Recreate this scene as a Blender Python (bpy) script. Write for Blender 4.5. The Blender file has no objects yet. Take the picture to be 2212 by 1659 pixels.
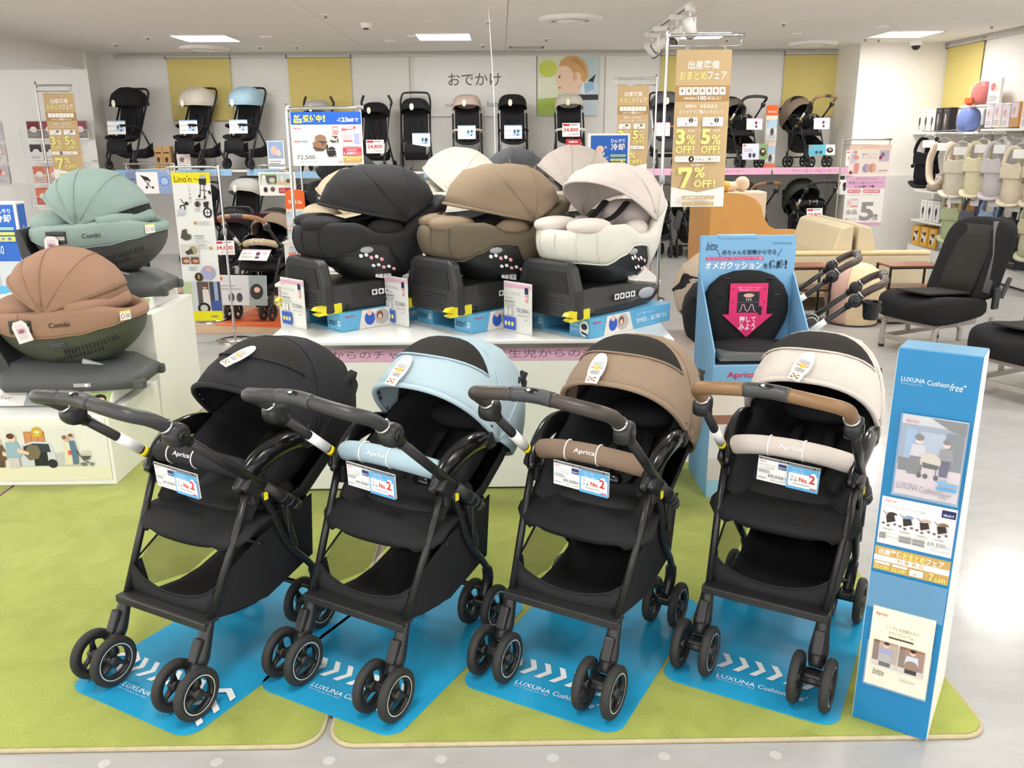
import bpy, bmesh, math, random
from mathutils import Vector, Matrix
random.seed(11)
D = bpy.data; SC = bpy.context.scene; COL = SC.collection
R_ = math.radians

# ------------------------------------------------------------------ camera
cam = D.cameras.new('camera'); camo = D.objects.new('camera', cam); COL.objects.link(camo)
cam.sensor_fit = 'HORIZONTAL'; cam.sensor_width = 36.0; cam.lens = 36.0 * 1860.0 / 2212.0
cam.clip_start = 0.05; cam.clip_end = 100
PIT, YAW, ROL = R_(16.0), R_(0.65), R_(0.42)
fw = Vector((math.sin(YAW) * math.cos(PIT), math.cos(YAW) * math.cos(PIT), -math.sin(PIT)))
rt = Vector((math.cos(YAW), -math.sin(YAW), 0)); up = rt.cross(fw)
r2 = rt * math.cos(ROL) - up * math.sin(ROL); u2 = up * math.cos(ROL) + rt * math.sin(ROL)
mx = Matrix((r2, u2, -fw)).transposed().to_4x4(); mx.translation = (0, 0, 1.55)
camo.matrix_world = mx
SC.camera = camo

# ------------------------------------------------------------------ world, exposure
w = D.worlds.new('store_ambience'); SC.world = w; w.use_nodes = True
bgn = w.node_tree.nodes['Background']
bgn.inputs[0].default_value = (1.0, 0.985, 0.96, 1); bgn.inputs[1].default_value = 1.9
SC.view_settings.view_transform = 'Standard'; SC.view_settings.look = 'None'
SC.view_settings.gamma = 1.0; SC.view_settings.use_curve_mapping = False
SC.view_settings.exposure = 0.74
LIGHT_POWER = 19.0
CEIL = 2.65
try:
    SC.cycles.max_bounces = 7; SC.cycles.diffuse_bounces = 4; SC.cycles.glossy_bounces = 3
    SC.cycles.transparent_max_bounces = 12; SC.cycles.caustics_reflective = False; SC.cycles.caustics_refractive = False
    SC.cycles.sample_clamp_indirect = 6.0
except Exception:
    pass

# ------------------------------------------------------------------ materials
def lin(c):
    return tuple((x / 255 / 12.92) if x <= 10 else ((x / 255 + 0.055) / 1.055) ** 2.4 for x in c) + (1.0,)
_M = {}
def mat(name, rgb, rough=0.55, metal=0.0, bump=0.0, bscale=400, var=0.0, vscale=6, spec=0.5, alpha=None, coat=0.0):
    if name in _M: return _M[name]
    m = D.materials.new(name); m.use_nodes = True
    nt = m.node_tree; bs = nt.nodes['Principled BSDF']
    bs.inputs['Base Color'].default_value = lin(rgb)
    bs.inputs['Roughness'].default_value = rough
    bs.inputs['Metallic'].default_value = metal
    bs.inputs['Specular IOR Level'].default_value = spec
    if coat: bs.inputs['Coat Weight'].default_value = coat; bs.inputs['Coat Roughness'].default_value = 0.08
    if var or bump:
        tc = nt.nodes.new('ShaderNodeTexCoord')
    if var:
        nz = nt.nodes.new('ShaderNodeTexNoise'); nz.inputs['Scale'].default_value = vscale; nz.inputs['Detail'].default_value = 5
        nt.links.new(tc.outputs['Object'], nz.inputs['Vector'])
        rp = nt.nodes.new('ShaderNodeValToRGB')
        c = lin(rgb)
        rp.color_ramp.elements[0].position = 0.3; rp.color_ramp.elements[1].position = 0.7
        rp.color_ramp.elements[0].color = tuple(max(0, x * (1 - var)) for x in c[:3]) + (1,)
        rp.color_ramp.elements[1].color = tuple(min(1, x * (1 + var)) for x in c[:3]) + (1,)
        nt.links.new(nz.outputs['Fac'], rp.inputs['Fac']); nt.links.new(rp.outputs['Color'], bs.inputs['Base Color'])
    if bump:
        n2 = nt.nodes.new('ShaderNodeTexNoise'); n2.inputs['Scale'].default_value = bscale; n2.inputs['Detail'].default_value = 2
        nt.links.new(tc.outputs['Object'], n2.inputs['Vector'])
        bp = nt.nodes.new('ShaderNodeBump'); bp.inputs['Strength'].default_value = bump; bp.inputs['Distance'].default_value = 0.002
        nt.links.new(n2.outputs['Fac'], bp.inputs['Height']); nt.links.new(bp.outputs['Normal'], bs.inputs['Normal'])
    if alpha is not None:
        tr = nt.nodes.new('ShaderNodeBsdfTransparent'); mxn = nt.nodes.new('ShaderNodeMixShader')
        mxn.inputs[0].default_value = alpha
        nt.links.new(tr.outputs[0], mxn.inputs[1]); nt.links.new(bs.outputs[0], mxn.inputs[2])
        nt.links.new(mxn.outputs[0], nt.nodes['Material Output'].inputs['Surface'])
    _M[name] = m
    return m
def fabric(name, rgb, rough=0.85, bump=0.25, bscale=900, var=0.06, vscale=14, spec=0.25):
    return mat('fabric_' + name, rgb, rough, 0, bump, bscale, var, vscale, spec)
def plast(name, rgb, rough=0.4, bump=0.05, bscale=700):
    return mat('plastic_' + name, rgb, rough, 0, bump, bscale, 0.03, 9)
def ink(rgb):
    return mat('print_%d_%d_%d' % tuple(rgb), rgb, 0.5, spec=0.3)
def emis(name, rgb, s):
    if name in _M: return _M[name]
    m = D.materials.new(name); m.use_nodes = True; nt = m.node_tree
    e = nt.nodes.new('ShaderNodeEmission'); e.inputs[0].default_value = lin(rgb); e.inputs[1].default_value = s
    nt.links.new(e.outputs[0], nt.nodes['Material Output'].inputs['Surface']); _M[name] = m
    return m

# ------------------------------------------------------------------ mesh builder
def crv(pts, n=6, closed=False):
    P = [Vector(p) for p in pts]; out = []; N = len(P)
    segs = N if closed else N - 1
    for i in range(segs):
        p0 = P[(i - 1) % N] if (closed or i > 0) else P[0] * 2 - P[1]
        p1 = P[i]; p2 = P[(i + 1) % N]
        p3 = P[(i + 2) % N] if (closed or i + 2 < N) else P[-1] * 2 - P[-2]
        for k in range(n):
            t = k / n
            out.append(0.5 * ((2 * p1) + (-p0 + p2) * t + (2 * p0 - 5 * p1 + 4 * p2 - p3) * t * t + (-p0 + 3 * p1 - 3 * p2 + p3) * t ** 3))
    if not closed: out.append(P[-1])
    return out
def lerp_tab(tab, x):
    if x <= tab[0][0]: return tab[0][1]
    for (a, b), (c, d) in zip(tab, tab[1:]):
        if x <= c:
            t = (x - a) / (c - a); t = t * t * (3 - 2 * t)
            return b + (d - b) * t
    return tab[-1][1]

class B:
    def __init__(s): s.v = []; s.f = []; s.mi = []; s.sm = []
    def add(s, vs, fs, mi=0, sm=False):
        o = len(s.v); s.v += [tuple(v) for v in vs]
        for f in fs: s.f.append([i + o for i in f]); s.mi.append(mi); s.sm.append(sm)
        return s
    def box(s, c, size, mi=0, M=None, bev=0.0, rot=None):
        hx, hy, hz = [a / 2 for a in size]; c = Vector(c)
        if bev and bev < min(hx, hy, hz) * 0.99:
            bm = bmesh.new(); bmesh.ops.create_cube(bm, size=1.0)
            for v in bm.verts: v.co = Vector((v.co.x * size[0], v.co.y * size[1], v.co.z * size[2]))
            bmesh.ops.bevel(bm, geom=bm.edges[:], offset=bev, segments=2, affect='EDGES', profile=0.5)
            bm.verts.index_update()
            vs = [v.co.copy() for v in bm.verts]; fs = [[v.index for v in f.verts] for f in bm.faces]; bm.free(); smf = False
        else:
            vs = [Vector((x * hx, y * hy, z * hz)) for x in (-1, 1) for y in (-1, 1) for z in (-1, 1)]
            fs = [(0, 1, 3, 2), (4, 6, 7, 5), (0, 4, 5, 1), (2, 3, 7, 6), (0, 2, 6, 4), (1, 5, 7, 3)]; smf = False
        if rot is not None: vs = [rot @ v for v in vs]
        vs = [v + c for v in vs]
        if M is not None: vs = [M @ v for v in vs]
        return s.add(vs, fs, mi, smf)
    def loft(s, rings, mi=0, cu=True, cap0=False, cap1=False, cv=False, sm=True):
        n = len(rings[0]); m = len(rings); vs = [p for r in rings for p in r]; fs = []
        for j in range(m if cv else m - 1):
            j2 = (j + 1) % m
            for i in range(n if cu else n - 1):
                i2 = (i + 1) % n
                fs.append((j * n + i, j * n + i2, j2 * n + i2, j2 * n + i))
        if cap0: fs.append(tuple(range(n))[::-1])
        if cap1: fs.append(tuple((m - 1) * n + i for i in range(n)))
        return s.add(vs, fs, mi, sm)
    def tube(s, pts, r, n=10, mi=0, caps=True, closed=False, flat=1.0, upv=None):
        P = [Vector(p) for p in pts]; N = len(P); rings = []
        rr = r if isinstance(r, (list, tuple)) else [r] * N
        T = []
        for i in range(N):
            if closed: t = P[(i + 1) % N] - P[i - 1]
            else: t = P[min(i + 1, N - 1)] - P[max(i - 1, 0)]
            T.append(t.normalized() if t.length > 1e-9 else Vector((0, 0, 1)))
        u = Vector(upv) if upv else (Vector((0, 0, 1)) if abs(T[0].z) < 0.9 else Vector((1, 0, 0)))
        u = (u - T[0] * u.dot(T[0])).normalized()
        for i in range(N):
            u = (u - T[i] * u.dot(T[i]))
            u = u.normalized() if u.length > 1e-6 else T[i].orthogonal().normalized()
            v = T[i].cross(u)
            rings.append([P[i] + u * math.cos(2 * math.pi * k / n) * rr[i] * flat + v * math.sin(2 * math.pi * k / n) * rr[i] for k in range(n)])
        return s.loft(rings, mi, True, caps and not closed, caps and not closed, closed)
    def lathe(s, prof, c=(0, 0, 0), ax='z', n=20, mi=0, M=None, cap0=False, cap1=False, cv=False):
        c = Vector(c); rings = []
        for r, h in prof:
            ring = []
            for k in range(n):
                a = 2 * math.pi * k / n; x, y = r * math.cos(a), r * math.sin(a)
                p = Vector((x, y, h)) if ax == 'z' else (Vector((h, x, y)) if ax == 'x' else Vector((x, h, y)))
                p = p + c
                ring.append(M @ p if M is not None else p)
            rings.append(ring)
        return s.loft(rings, mi, True, cap0, cap1, cv)
    def cyl(s, a, b, r, n=14, mi=0):
        return s.tube([a, b], r, n, mi)
    def prism(s, poly, y0, y1, mi=0, M=None, plane='xz', sm=False):
        def P3(p, h): return Vector((p[0], h, p[1])) if plane == 'xz' else (Vector((p[0], p[1], h)) if plane == 'xy' else Vector((h, p[0], p[1])))
        n = len(poly); vs = [P3(p, y0) for p in poly] + [P3(p, y1) for p in poly]
        if M is not None: vs = [M @ v for v in vs]
        fs = [tuple(range(n)), tuple(range(2 * n - 1, n - 1, -1))] + [(i, n + i, n + (i + 1) % n, (i + 1) % n) for i in range(n)]
        return s.add(vs, fs, mi, sm)
    def ell(s, c, rad, mi=0, n=14, m=9, M=None, p=1.0):
        c = Vector(c); rings = []
        def sg(v, e): return math.copysign(abs(v) ** e, v)
        for j in range(1, m):
            b = -math.pi / 2 + math.pi * j / m
            rings.append([c + Vector((rad[0] * sg(math.cos(b), p) * sg(math.cos(2 * math.pi * k / n), p), rad[1] * sg(math.cos(b), p) * sg(math.sin(2 * math.pi * k / n), p), rad[2] * sg(math.sin(b), p))) for k in range(n)])
        if M is not None: rings = [[M @ q for q in r] for r in rings]
        return s.loft(rings, mi, True, True, True)
    def build(s, name, mats, parent=None, loc=None, rz=0.0, recalc=True, solid=0, sub=0, bevel=0, shared=None):
        me = D.meshes.new(name); me.from_pydata(s.v, [], s.f)
        mats = mats if isinstance(mats, (list, tuple)) else [mats]
        for m in mats: me.materials.append(m)
        me.polygons.foreach_set('material_index', s.mi); me.polygons.foreach_set('use_smooth', s.sm)
        if recalc:
            bm = bmesh.new(); bm.from_mesh(me); bmesh.ops.recalc_face_normals(bm, faces=bm.faces[:]); bm.to_mesh(me); bm.free()
        me.update()
        o = D.objects.new(name, me); COL.objects.link(o)
        if parent: o.parent = parent
        if loc is not None: o.location = loc
        if rz: o.rotation_euler = (0, 0, rz)
        if sub: md = o.modifiers.new('s', 'SUBSURF'); md.levels = sub; md.render_levels = sub
        if solid: md = o.modifiers.new('t', 'SOLIDIFY'); md.thickness = solid; md.offset = 0
        if bevel: md = o.modifiers.new('b', 'BEVEL'); md.width = bevel; md.segments = 2; md.limit_method = 'ANGLE'
        return o

# ------------------------------------------------------------------ text and flat print
_TX = {}
_tc = D.curves.new('lettering', 'FONT'); _to = D.objects.new('lettering', _tc); COL.objects.link(_to)
def tmesh(txt, bold=0.0, shear=0.0, res=2):
    k = (txt, bold, shear, res)
    if k in _TX: return _TX[k]
    _tc.body = txt; _tc.size = 1.0; _tc.offset = bold; _tc.shear = shear; _tc.resolution_u = res; _tc.fill_mode = 'FRONT'
    dg = bpy.context.evaluated_depsgraph_get(); dg.update()
    me = _to.evaluated_get(dg).to_mesh()
    vs = [(v.co.x, v.co.y) for v in me.vertices]; fs = [tuple(p.vertices) for p in me.polygons]
    _to.evaluated_get(dg).to_mesh_clear()
    if not vs: vs = [(0, 0), (1, 0), (1, 1)]; fs = [(0, 1, 2)]
    x0 = min(v[0] for v in vs); x1 = max(v[0] for v in vs); y0 = min(v[1] for v in vs); y1 = max(v[1] for v in vs)
    r = ([((x - x0) / (x1 - x0 or 1), (y - y0) / (y1 - y0 or 1)) for x, y in vs], fs)
    _TX[k] = r
    return r
class Print:
    """flat print laid out in U x V units (top-left origin) on a W x H metre face in local x / z, facing local -y"""
    def __init__(s, W, H, U, V, x0=None, z1=None, y=-0.0006, step=0.00025):
        s.W, s.H, s.U, s.V = W, H, U, V; s.b = B(); s.cols = []; s.y = y; s.n = 0; s.step = step
        s.x0 = -W / 2 if x0 is None else x0; s.z1 = H if z1 is None else z1
    def _m(s, col):
        col = tuple(col)
        if col not in s.cols: s.cols.append(col)
        return s.cols.index(col)
    def _p(s, x, y):
        return (s.x0 + x / s.U * s.W, s.y - s.n * s.step, s.z1 - y / s.V * s.H)
    def poly(s, pts, col):
        s.n += 1; s.b.add([s._p(*p) for p in pts], [tuple(range(len(pts)))], s._m(col)); return s
    def rect(s, x0, y0, x1, y1, col): return s.poly([(x0, y0), (x0, y1), (x1, y1), (x1, y0)], col)
    def rrect(s, x0, y0, x1, y1, col, r):
        pts = []
        for cx, cy, a0 in ((x1 - r, y0 + r, 270), (x1 - r, y1 - r, 0), (x0 + r, y1 - r, 90), (x0 + r, y0 + r, 180)):
            for k in range(5): a = R_(a0 + k * 22.5); pts.append((cx + r * math.cos(a), cy + r * math.sin(a)))
        return s.poly(pts, col)
    def ell(s, cx, cy, rx, ry, col, n=20, a0=0, a1=360):
        return s.poly([(cx + rx * math.cos(R_(a0 + (a1 - a0) * k / n)), cy + ry * math.sin(R_(a0 + (a1 - a0) * k / n))) for k in range(n + (1 if a1 - a0 < 360 else 0))], col)
    def line(s, pts, wd, col):
        s.n += 1; mi = s._m(col)
        for a, b in zip(pts, pts[1:]):
            dx, dy = b[0] - a[0], b[1] - a[1]; L = math.hypot(dx, dy) or 1; nx, ny = -dy / L * wd / 2, dx / L * wd / 2
            s.b.add([s._p(a[0] + nx, a[1] + ny), s._p(b[0] + nx, b[1] + ny), s._p(b[0] - nx, b[1] - ny), s._p(a[0] - nx, a[1] - ny)], [(0, 1, 2, 3)], mi)
        return s
    def text(s, x0, y0, x1, y1, txt, col, bold=0.0, shear=0.0, slope=0.0, res=2):
        vs, fs = tmesh(txt, bold, shear, res); s.n += 1
        s.b.add([s._p(x0 + u * (x1 - x0), y1 + (y0 - y1) * v + slope * u * (x1 - x0)) for u, v in vs], fs, s._m(col)); return s
    def lines(s, x0, y0, x1, n, dy, col, hh=None, ragged=0.25):
        for k in range(n):
            xe = x1 - (x1 - x0) * ragged * random.random(); s.rect(x0, y0 + k * dy, xe, y0 + k * dy + (hh or dy * 0.4), col)
        return s
    def build(s, parent, name='print'):
        return s.b.build(name, [ink(c) for c in s.cols], parent, recalc=False)

# ------------------------------------------------------------------ things
def tag(o, label=None, cat=None, group=None, kind=None):
    if label: o['label'] = label
    if cat: o['category'] = cat
    if group: o['group'] = group
    if kind: o['kind'] = kind
    return o
def thing(name, label, cat, loc=(0, 0, 0), rz=0.0, group=None):
    o = D.objects.new(name, None); COL.objects.link(o); o.empty_display_size = 0.1
    o.location = loc; o.rotation_euler = (0, 0, rz)
    return tag(o, label, cat, group)
def struct(o): o['kind'] = 'structure'; return o
def copy_tree(o, parent=None, loc=None, rz=None):
    c = o.copy(); COL.objects.link(c); c.parent = parent
    if loc is not None: c.location = loc
    if rz is not None: c.rotation_euler = (c.rotation_euler[0], c.rotation_euler[1], rz)
    for ch in o.children: copy_tree(ch, c)
    return c

# common materials
WHITE = mat('white_laminate', (240, 239, 234), 0.35, 0, 0.02, 40, 0.01, 3)
BLK = fabric('black', (37, 37, 39)); BLK2 = fabric('charcoal', (46, 46, 48), bscale=1200)
PBLK = plast('black', (34, 34, 35), 0.38); PGLOSS = plast('gloss_black', (20, 20, 22), 0.16, 0.0)
PDK = plast('dark_grey', (52, 53, 54), 0.45); TUBE = mat('black_painted_tube', (38, 38, 39), 0.32, 0.2, 0.02, 300)
RUB = mat('rubber_tyre', (42, 41, 40), 0.7, 0, 0.15, 160, 0.05, 20)
CHROME = mat('chrome', (205, 205, 205), 0.14, 1.0, 0, var=0.02)
STEEL = mat('brushed_steel', (178, 172, 165), 0.32, 1.0, 0.03, 220, 0.02)
PWHITE = plast('white', (240, 239, 235), 0.35)
SILV = plast('silver', (168, 170, 174), 0.3)
YEL = plast('yellow', (236, 222, 44), 0.35)
CLEAR = mat('clear_acrylic', (235, 240, 242), 0.06, 0, alpha=0.14)
# ================================================================== the setting
def floor_mat():
    m = D.materials.new('marbled_vinyl'); m.use_nodes = True; nt = m.node_tree; bs = nt.nodes['Principled BSDF']
    tc = nt.nodes.new('ShaderNodeTexCoord')
    mp = nt.nodes.new('ShaderNodeMapping'); mp.inputs['Scale'].default_value = (1.0, 1.7, 1)
    n1 = nt.nodes.new('ShaderNodeTexNoise'); n1.inputs['Scale'].default_value = 3.2; n1.inputs['Detail'].default_value = 8; n1.inputs['Roughness'].default_value = 0.62; n1.inputs['Distortion'].default_value = 1.4
    rp = nt.nodes.new('ShaderNodeValToRGB'); rp.color_ramp.elements[0].position = 0.3; rp.color_ramp.elements[1].position = 0.68
    rp.color_ramp.elements[0].color = lin((168, 167, 165)); rp.color_ramp.elements[1].color = lin((180, 179, 178))
    nt.links.new(tc.outputs['Object'], mp.inputs['Vector']); nt.links.new(mp.outputs[0], n1.inputs['Vector'])
    nt.links.new(n1.outputs['Fac'], rp.inputs['Fac']); nt.links.new(rp.outputs['Color'], bs.inputs['Base Color'])
    n2 = nt.nodes.new('ShaderNodeTexNoise'); n2.inputs['Scale'].default_value = 2.0; n2.inputs['Detail'].default_value = 3
    nt.links.new(tc.outputs['Object'], n2.inputs['Vector'])
    rr = nt.nodes.new('ShaderNodeMapRange'); rr.inputs[3].default_value = 0.14; rr.inputs[4].default_value = 0.26
    nt.links.new(n2.outputs['Fac'], rr.inputs[0]); nt.links.new(rr.outputs[0], bs.inputs['Roughness'])
    bp = nt.nodes.new('ShaderNodeBump'); bp.inputs['Strength'].default_value = 0.12; bp.inputs['Distance'].default_value = 0.01
    n3 = nt.nodes.new('ShaderNodeTexNoise'); n3.inputs['Scale'].default_value = 5; n3.inputs['Detail'].default_value = 4
    nt.links.new(tc.outputs['Object'], n3.inputs['Vector']); nt.links.new(n3.outputs['Fac'], bp.inputs['Height']); nt.links.new(bp.outputs[0], bs.inputs['Normal'])
    return m
WALL = mat('wall_paint', (234, 232, 228), 0.8, 0, 0.04, 60, 0.012, 2)
WALL2 = mat('grey_wall_paint', (226, 224, 220), 0.8, 0, 0.04, 60, 0.012, 2)
CEILM = mat('ceiling_board', (238, 236, 232), 0.9, 0, 0.03, 90, 0.01, 1.5)
XL, XR, YB = -5.33, 5.64, 12.25
fl = struct(B().box((0, 4.5, -0.05), (22, 20, 0.1)).build('floor', floor_mat()))
# wood laminate boards in the aisle behind the left display
wood_f = mat('floor_wood', (190, 160, 128), 0.4, 0, 0.05, 30, 0.12, 7)
wb = None
for r in range(10):
    for c in range(4):
        p = (-4.1 + c * 0.9 + (r % 2) * 0.45, 7.15 + r * 0.3, 0.003)
        if wb is None: wb = B().box((0, 0, 0), (0.895, 0.295, 0.006)).build('plank', wood_f, fl, p)
        else: o = wb.copy(); COL.objects.link(o); o.location = p
# ceiling made of boards with shadow joints
ce = struct(B().box((0, 4.5, CEIL + 0.06), (22, 20, 0.1)).build('ceiling', mat('ceiling_joint', (176, 172, 164), 0.9)))
cb = None
for i in range(-6, 6):
    for j in range(-4, 7):
        p = (0.97 + i * 1.78, j * 1.8 + 1.15, CEIL + 0.006)
        if cb is None: cb = B().box((0, 0, 0), (1.775, 1.797, 0.012)).build('ceiling_panel', CEILM, ce, p)
        else: o = cb.copy(); COL.objects.link(o); o.location = p
# walls
struct(B().box((-0.2, YB + 0.1, 1.4), (13, 0.2, 2.8)).build('wall_back', WALL2))
bw = B()
for x in (-3.9, -1.2, 0.02, 1.42, 3.0):
    bw.box((x, YB - 0.004, 1.3), (0.012, 0.01, 2.6))
struct(bw.build('trim_1', mat('joint_strip', (176, 173, 168), 0.5)))
struct(B().box((0, YB - 0.02, 2.6), (10.2, 0.05, 0.03)).box((0, YB - 0.03, 2.625), (10.2, 0.03, 0.012)).build('trim_2', plast('picture_rail', (196, 193, 186))))
# pillar face and lowered ceiling of the left bay
struct(B().box((-5.93, 12.3, 1.35), (1.2, 0.8, 2.7)).build('wall_left', WALL))
struct(B().box((-8.4, 5.0, 2.56), (6.06, 13.8, 0.26)).build('ceiling_soffit', WALL))
struct(B().box((-8.9, 13.1, 1.3), (5.0, 0.2, 2.6)).build('wall_left_bay', WALL))
struct(B().box((-8.9, 12.95, 0.55), (4.8, 0.1, 1.1)).box((-6.0, 11.89, 0.5), (1.06, 0.03, 1.0)).build('baseboard_left', WALL2))
# right pillar and right wall
struct(B().box((5.1, 11.92, 1.35), (1.14, 0.9, 2.7)).box((5.1, 11.45, 0.52), (1.15, 0.05, 1.04), mi=1).build('wall_right_pillar', [mat('pillar_paint', (236, 233, 226), 0.8, 0, 0.04, 60, 0.01, 2), WALL2]))
struct(B().box((XR + 0.1, 4, 1.35), (0.2, 19, 2.7)).build('wall_right', mat('right_wall_paint', (237, 235, 230), 0.8, 0, 0.04, 60, 0.01, 2)))
struct(B().box((XR - 0.02, 6, 2.6), (0.05, 10.9, 0.03)).build('trim_3', plast('picture_rail', (196, 193, 186))))

# yellow roller blinds on the walls
YBL = fabric('yellow_blind', (214, 197, 124), 0.8, 0.12, 600, 0.02)
def blind(label, M, wd, z0, z1, m=YBL):
    o = thing('roller_blind', label, 'blind', M[0], M[1], 'roller blinds along the shop walls')
    B().box((0, -0.02, (z0 + z1) / 2), (wd, 0.006, z1 - z0)).build('blind_cloth', m, o)
    B().cyl((-wd / 2, -0.02, z0), (wd / 2, -0.02, z0), 0.012, 8).build('hem_bar', m, o)
    B().cyl((-wd / 2 - 0.01, -0.025, z1), (wd / 2 + 0.01, -0.025, z1), 0.02, 10).box((-wd / 2 - 0.012, -0.025, z1), (0.012, 0.04, 0.05)).box((wd / 2 + 0.012, -0.025, z1), (0.012, 0.04, 0.05)).build('roller', plast('bracket', (120, 112, 80)), o)
    return o
blind('yellow roller blind behind the cream-hooded stroller on the shelf', ((-4.0, YB, 0), 0), 0.83, 1.8, 2.6)
blind('yellow roller blind above the grey umbrella stroller', ((-2.4, YB, 0), 0), 0.83, 1.8, 2.6)
blind('yellow roller blind half hidden by the tall gold fair banner', ((2.58, YB, 0), 0), 0.83, 1.8, 2.6)
blind('yellow roller blind behind the brown stroller next to the pillar', ((4.24, YB, 0), 0), 0.83, 1.8, 2.6)
blind('yellow roller blind on the side wall above the carrier shelves', ((XR, 11.02, 0), R_(-90)), 0.84, 1.86, 2.6)
blind('white roller blind on the side wall above the carrier shelves', ((XR, 8.3, 0), R_(-90)), 2.4, 1.98, 2.6, fabric('white_blind', (236, 233, 226), 0.8, 0.1, 600, 0.01))

# ceiling fixtures: 600 mm recessed lights on the shop's grid
lt0 = None
def ceil_light(x, y, label):
    global lt0
    if lt0 is None:
        lt0 = thing('ceiling_light', label, 'light', (x, y, CEIL), 0, 'square recessed ceiling lights')
        f = B()
        for sx in (-1, 1):
            f.box((sx * 0.305, 0, -0.006), (0.02, 0.63, 0.012)); f.box((0, sx * 0.305, -0.006), (0.63, 0.02, 0.012))
        f.build('frame', PWHITE, lt0)
        B().box((0, 0, -0.002), (0.59, 0.59, 0.004)).build('diffuser', emis('light_diffuser', (255, 252, 247), LIGHT_POWER), lt0)
        return lt0
    return tag(copy_tree(lt0, None, (x, y, CEIL)), label)
for x, l in ((-3.3, 'lit square ceiling light in front of the left yellow blind'), (-0.62, 'lit square ceiling light before the white outing sign'), (2.27, 'lit square ceiling light behind the tall gold fair banner'), (4.62, 'lit square ceiling light beside the dome camera')):
    ceil_light(x, 10.45, l)
for j, y in enumerate((7.1, 4.2, 1.3, -1.6)):
    for i, x in enumerate((-3.3, -0.62, 2.27, 4.62)):
        ceil_light(x, y, 'lit square ceiling light of the rows over the sales floor')
def diffuser(x, y, r, label):
    o = thing('air_diffuser', label, 'vent', (x, y, CEIL), 0, 'round ceiling air diffusers')
    B().lathe([(r, 0), (r, -0.02), (r * 0.93, -0.035), (r * 0.62, -0.04), (r * 0.6, -0.02)], n=32).build('outer_ring', PWHITE, o)
    B().lathe([(r * 0.6, -0.012), (0.01, -0.012)], n=32).build('throat', plast('vent_dark', (60, 56, 50)), o)
    B().lathe([(0.01, -0.05), (r * 0.3, -0.048), (r * 0.5, -0.035), (r * 0.46, -0.03), (0.01, -0.03)], n=32).build('centre_plate', PWHITE, o)
diffuser(0.69, 8.93, 0.31, 'round ceiling air vent between the wire and the spotlights')
diffuser(-3.66, 11.5, 0.3, 'round ceiling air vent in front of the left yellow blind')
diffuser(3.9, 11.4, 0.3, 'round ceiling air vent in front of the right yellow blind')
def cover(x, y, r, label):
    o = B().lathe([(r, 0), (r, -0.006), (r * 0.9, -0.012), (0.004, -0.014)], n=18, cap1=True).build('ceiling_cover_plate', PWHITE, None, (x, y, CEIL)); tag(o, label, 'ceiling plate', 'small round ceiling plates')
for x, y, r in ((-2.6, 10.35, 0.075), (-1.28, 10.85, 0.06), (-0.98, 10.35, 0.05), (4.05, 9.75, 0.075), (3.35, 10.35, 0.05)):
    cover(x, y, r, 'small flat round white plate on the ceiling')
def sprinkler(x, y):
    o = thing('sprinkler', 'small white sprinkler head on the ceiling', 'sprinkler', (x, y, CEIL), 0, 'sprinkler heads')
    B().lathe([(0.045, 0), (0.045, -0.008), (0.02, -0.012), (0.004, -0.012)], n=12, cap1=True).build('rosette', PWHITE, o)
    B().lathe([(0.012, -0.01), (0.012, -0.03), (0.022, -0.034), (0.003, -0.036)], n=10, cap1=True).build('nozzle', STEEL, o)
for x, y in ((-3.9, 10.3), (-2.95, 11.4), (-1.6, 8.6), (-2.5, 11.4), (-0.1, 9.1), (-0.2, 11.4), (0.55, 10.7), (2.9, 9.4), (2.7, 10.9), (4.35, 10.9), (4.55, 11.0), (5.2, 9.7), (-4.55, 11.0)):
    sprinkler(x, y)
o = thing('smoke_detector', 'boxy white detector with a dark grille on the ceiling', 'detector', (-1.32, 9.25, CEIL))
B().lathe([(0.055, 0), (0.055, -0.03), (0.045, -0.05)], n=16, cap1=True).build('housing', PWHITE, o)
B().box((0, -0.03, -0.055), (0.05, 0.03, 0.014)).build('grille', PBLK, o)
o = thing('dome_camera', 'white dome security camera with dark glass near the side wall', 'camera', (5.1, 11.2, CEIL))
B().lathe([(0.075, 0), (0.075, -0.05), (0.06, -0.06)], n=20, cap1=True).build('base', PWHITE, o)
B().ell((0, 0, -0.06), (0.052, 0.052, 0.055)).build('dome_glass', PGLOSS, o)
o = thing('ceiling_hatch', 'flat slotted frame set flush in the ceiling before the sign', 'hatch', (0.35, 11.75, CEIL))
hb = B()
for x, y, a, b in ((0, -0.09, 0.44, 0.02), (0, 0.09, 0.44, 0.02), (-0.21, 0, 0.02, 0.2), (0.21, 0, 0.02, 0.2)): hb.box((x, y, -0.006), (a, b, 0.012))
hb.build('frame', plast('hatch_grey', (150, 148, 142)), o); B().box((0, 0, -0.003), (0.4, 0.16, 0.004)).build('hatch_plate', PWHITE, o)
# hanging wire
tag(B().tube(crv([(-0.09, 8.0, 2.65), (-0.07, 8.0, 2.3), (-0.05, 8.0, 1.9), (-0.045, 8.0, 1.5), (-0.04, 8.0, 0.95)], 5), 0.004, 6).build('hanging_cable', PWHITE), 'thin white cable hanging from the ceiling before the outing sign', 'cable')
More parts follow.
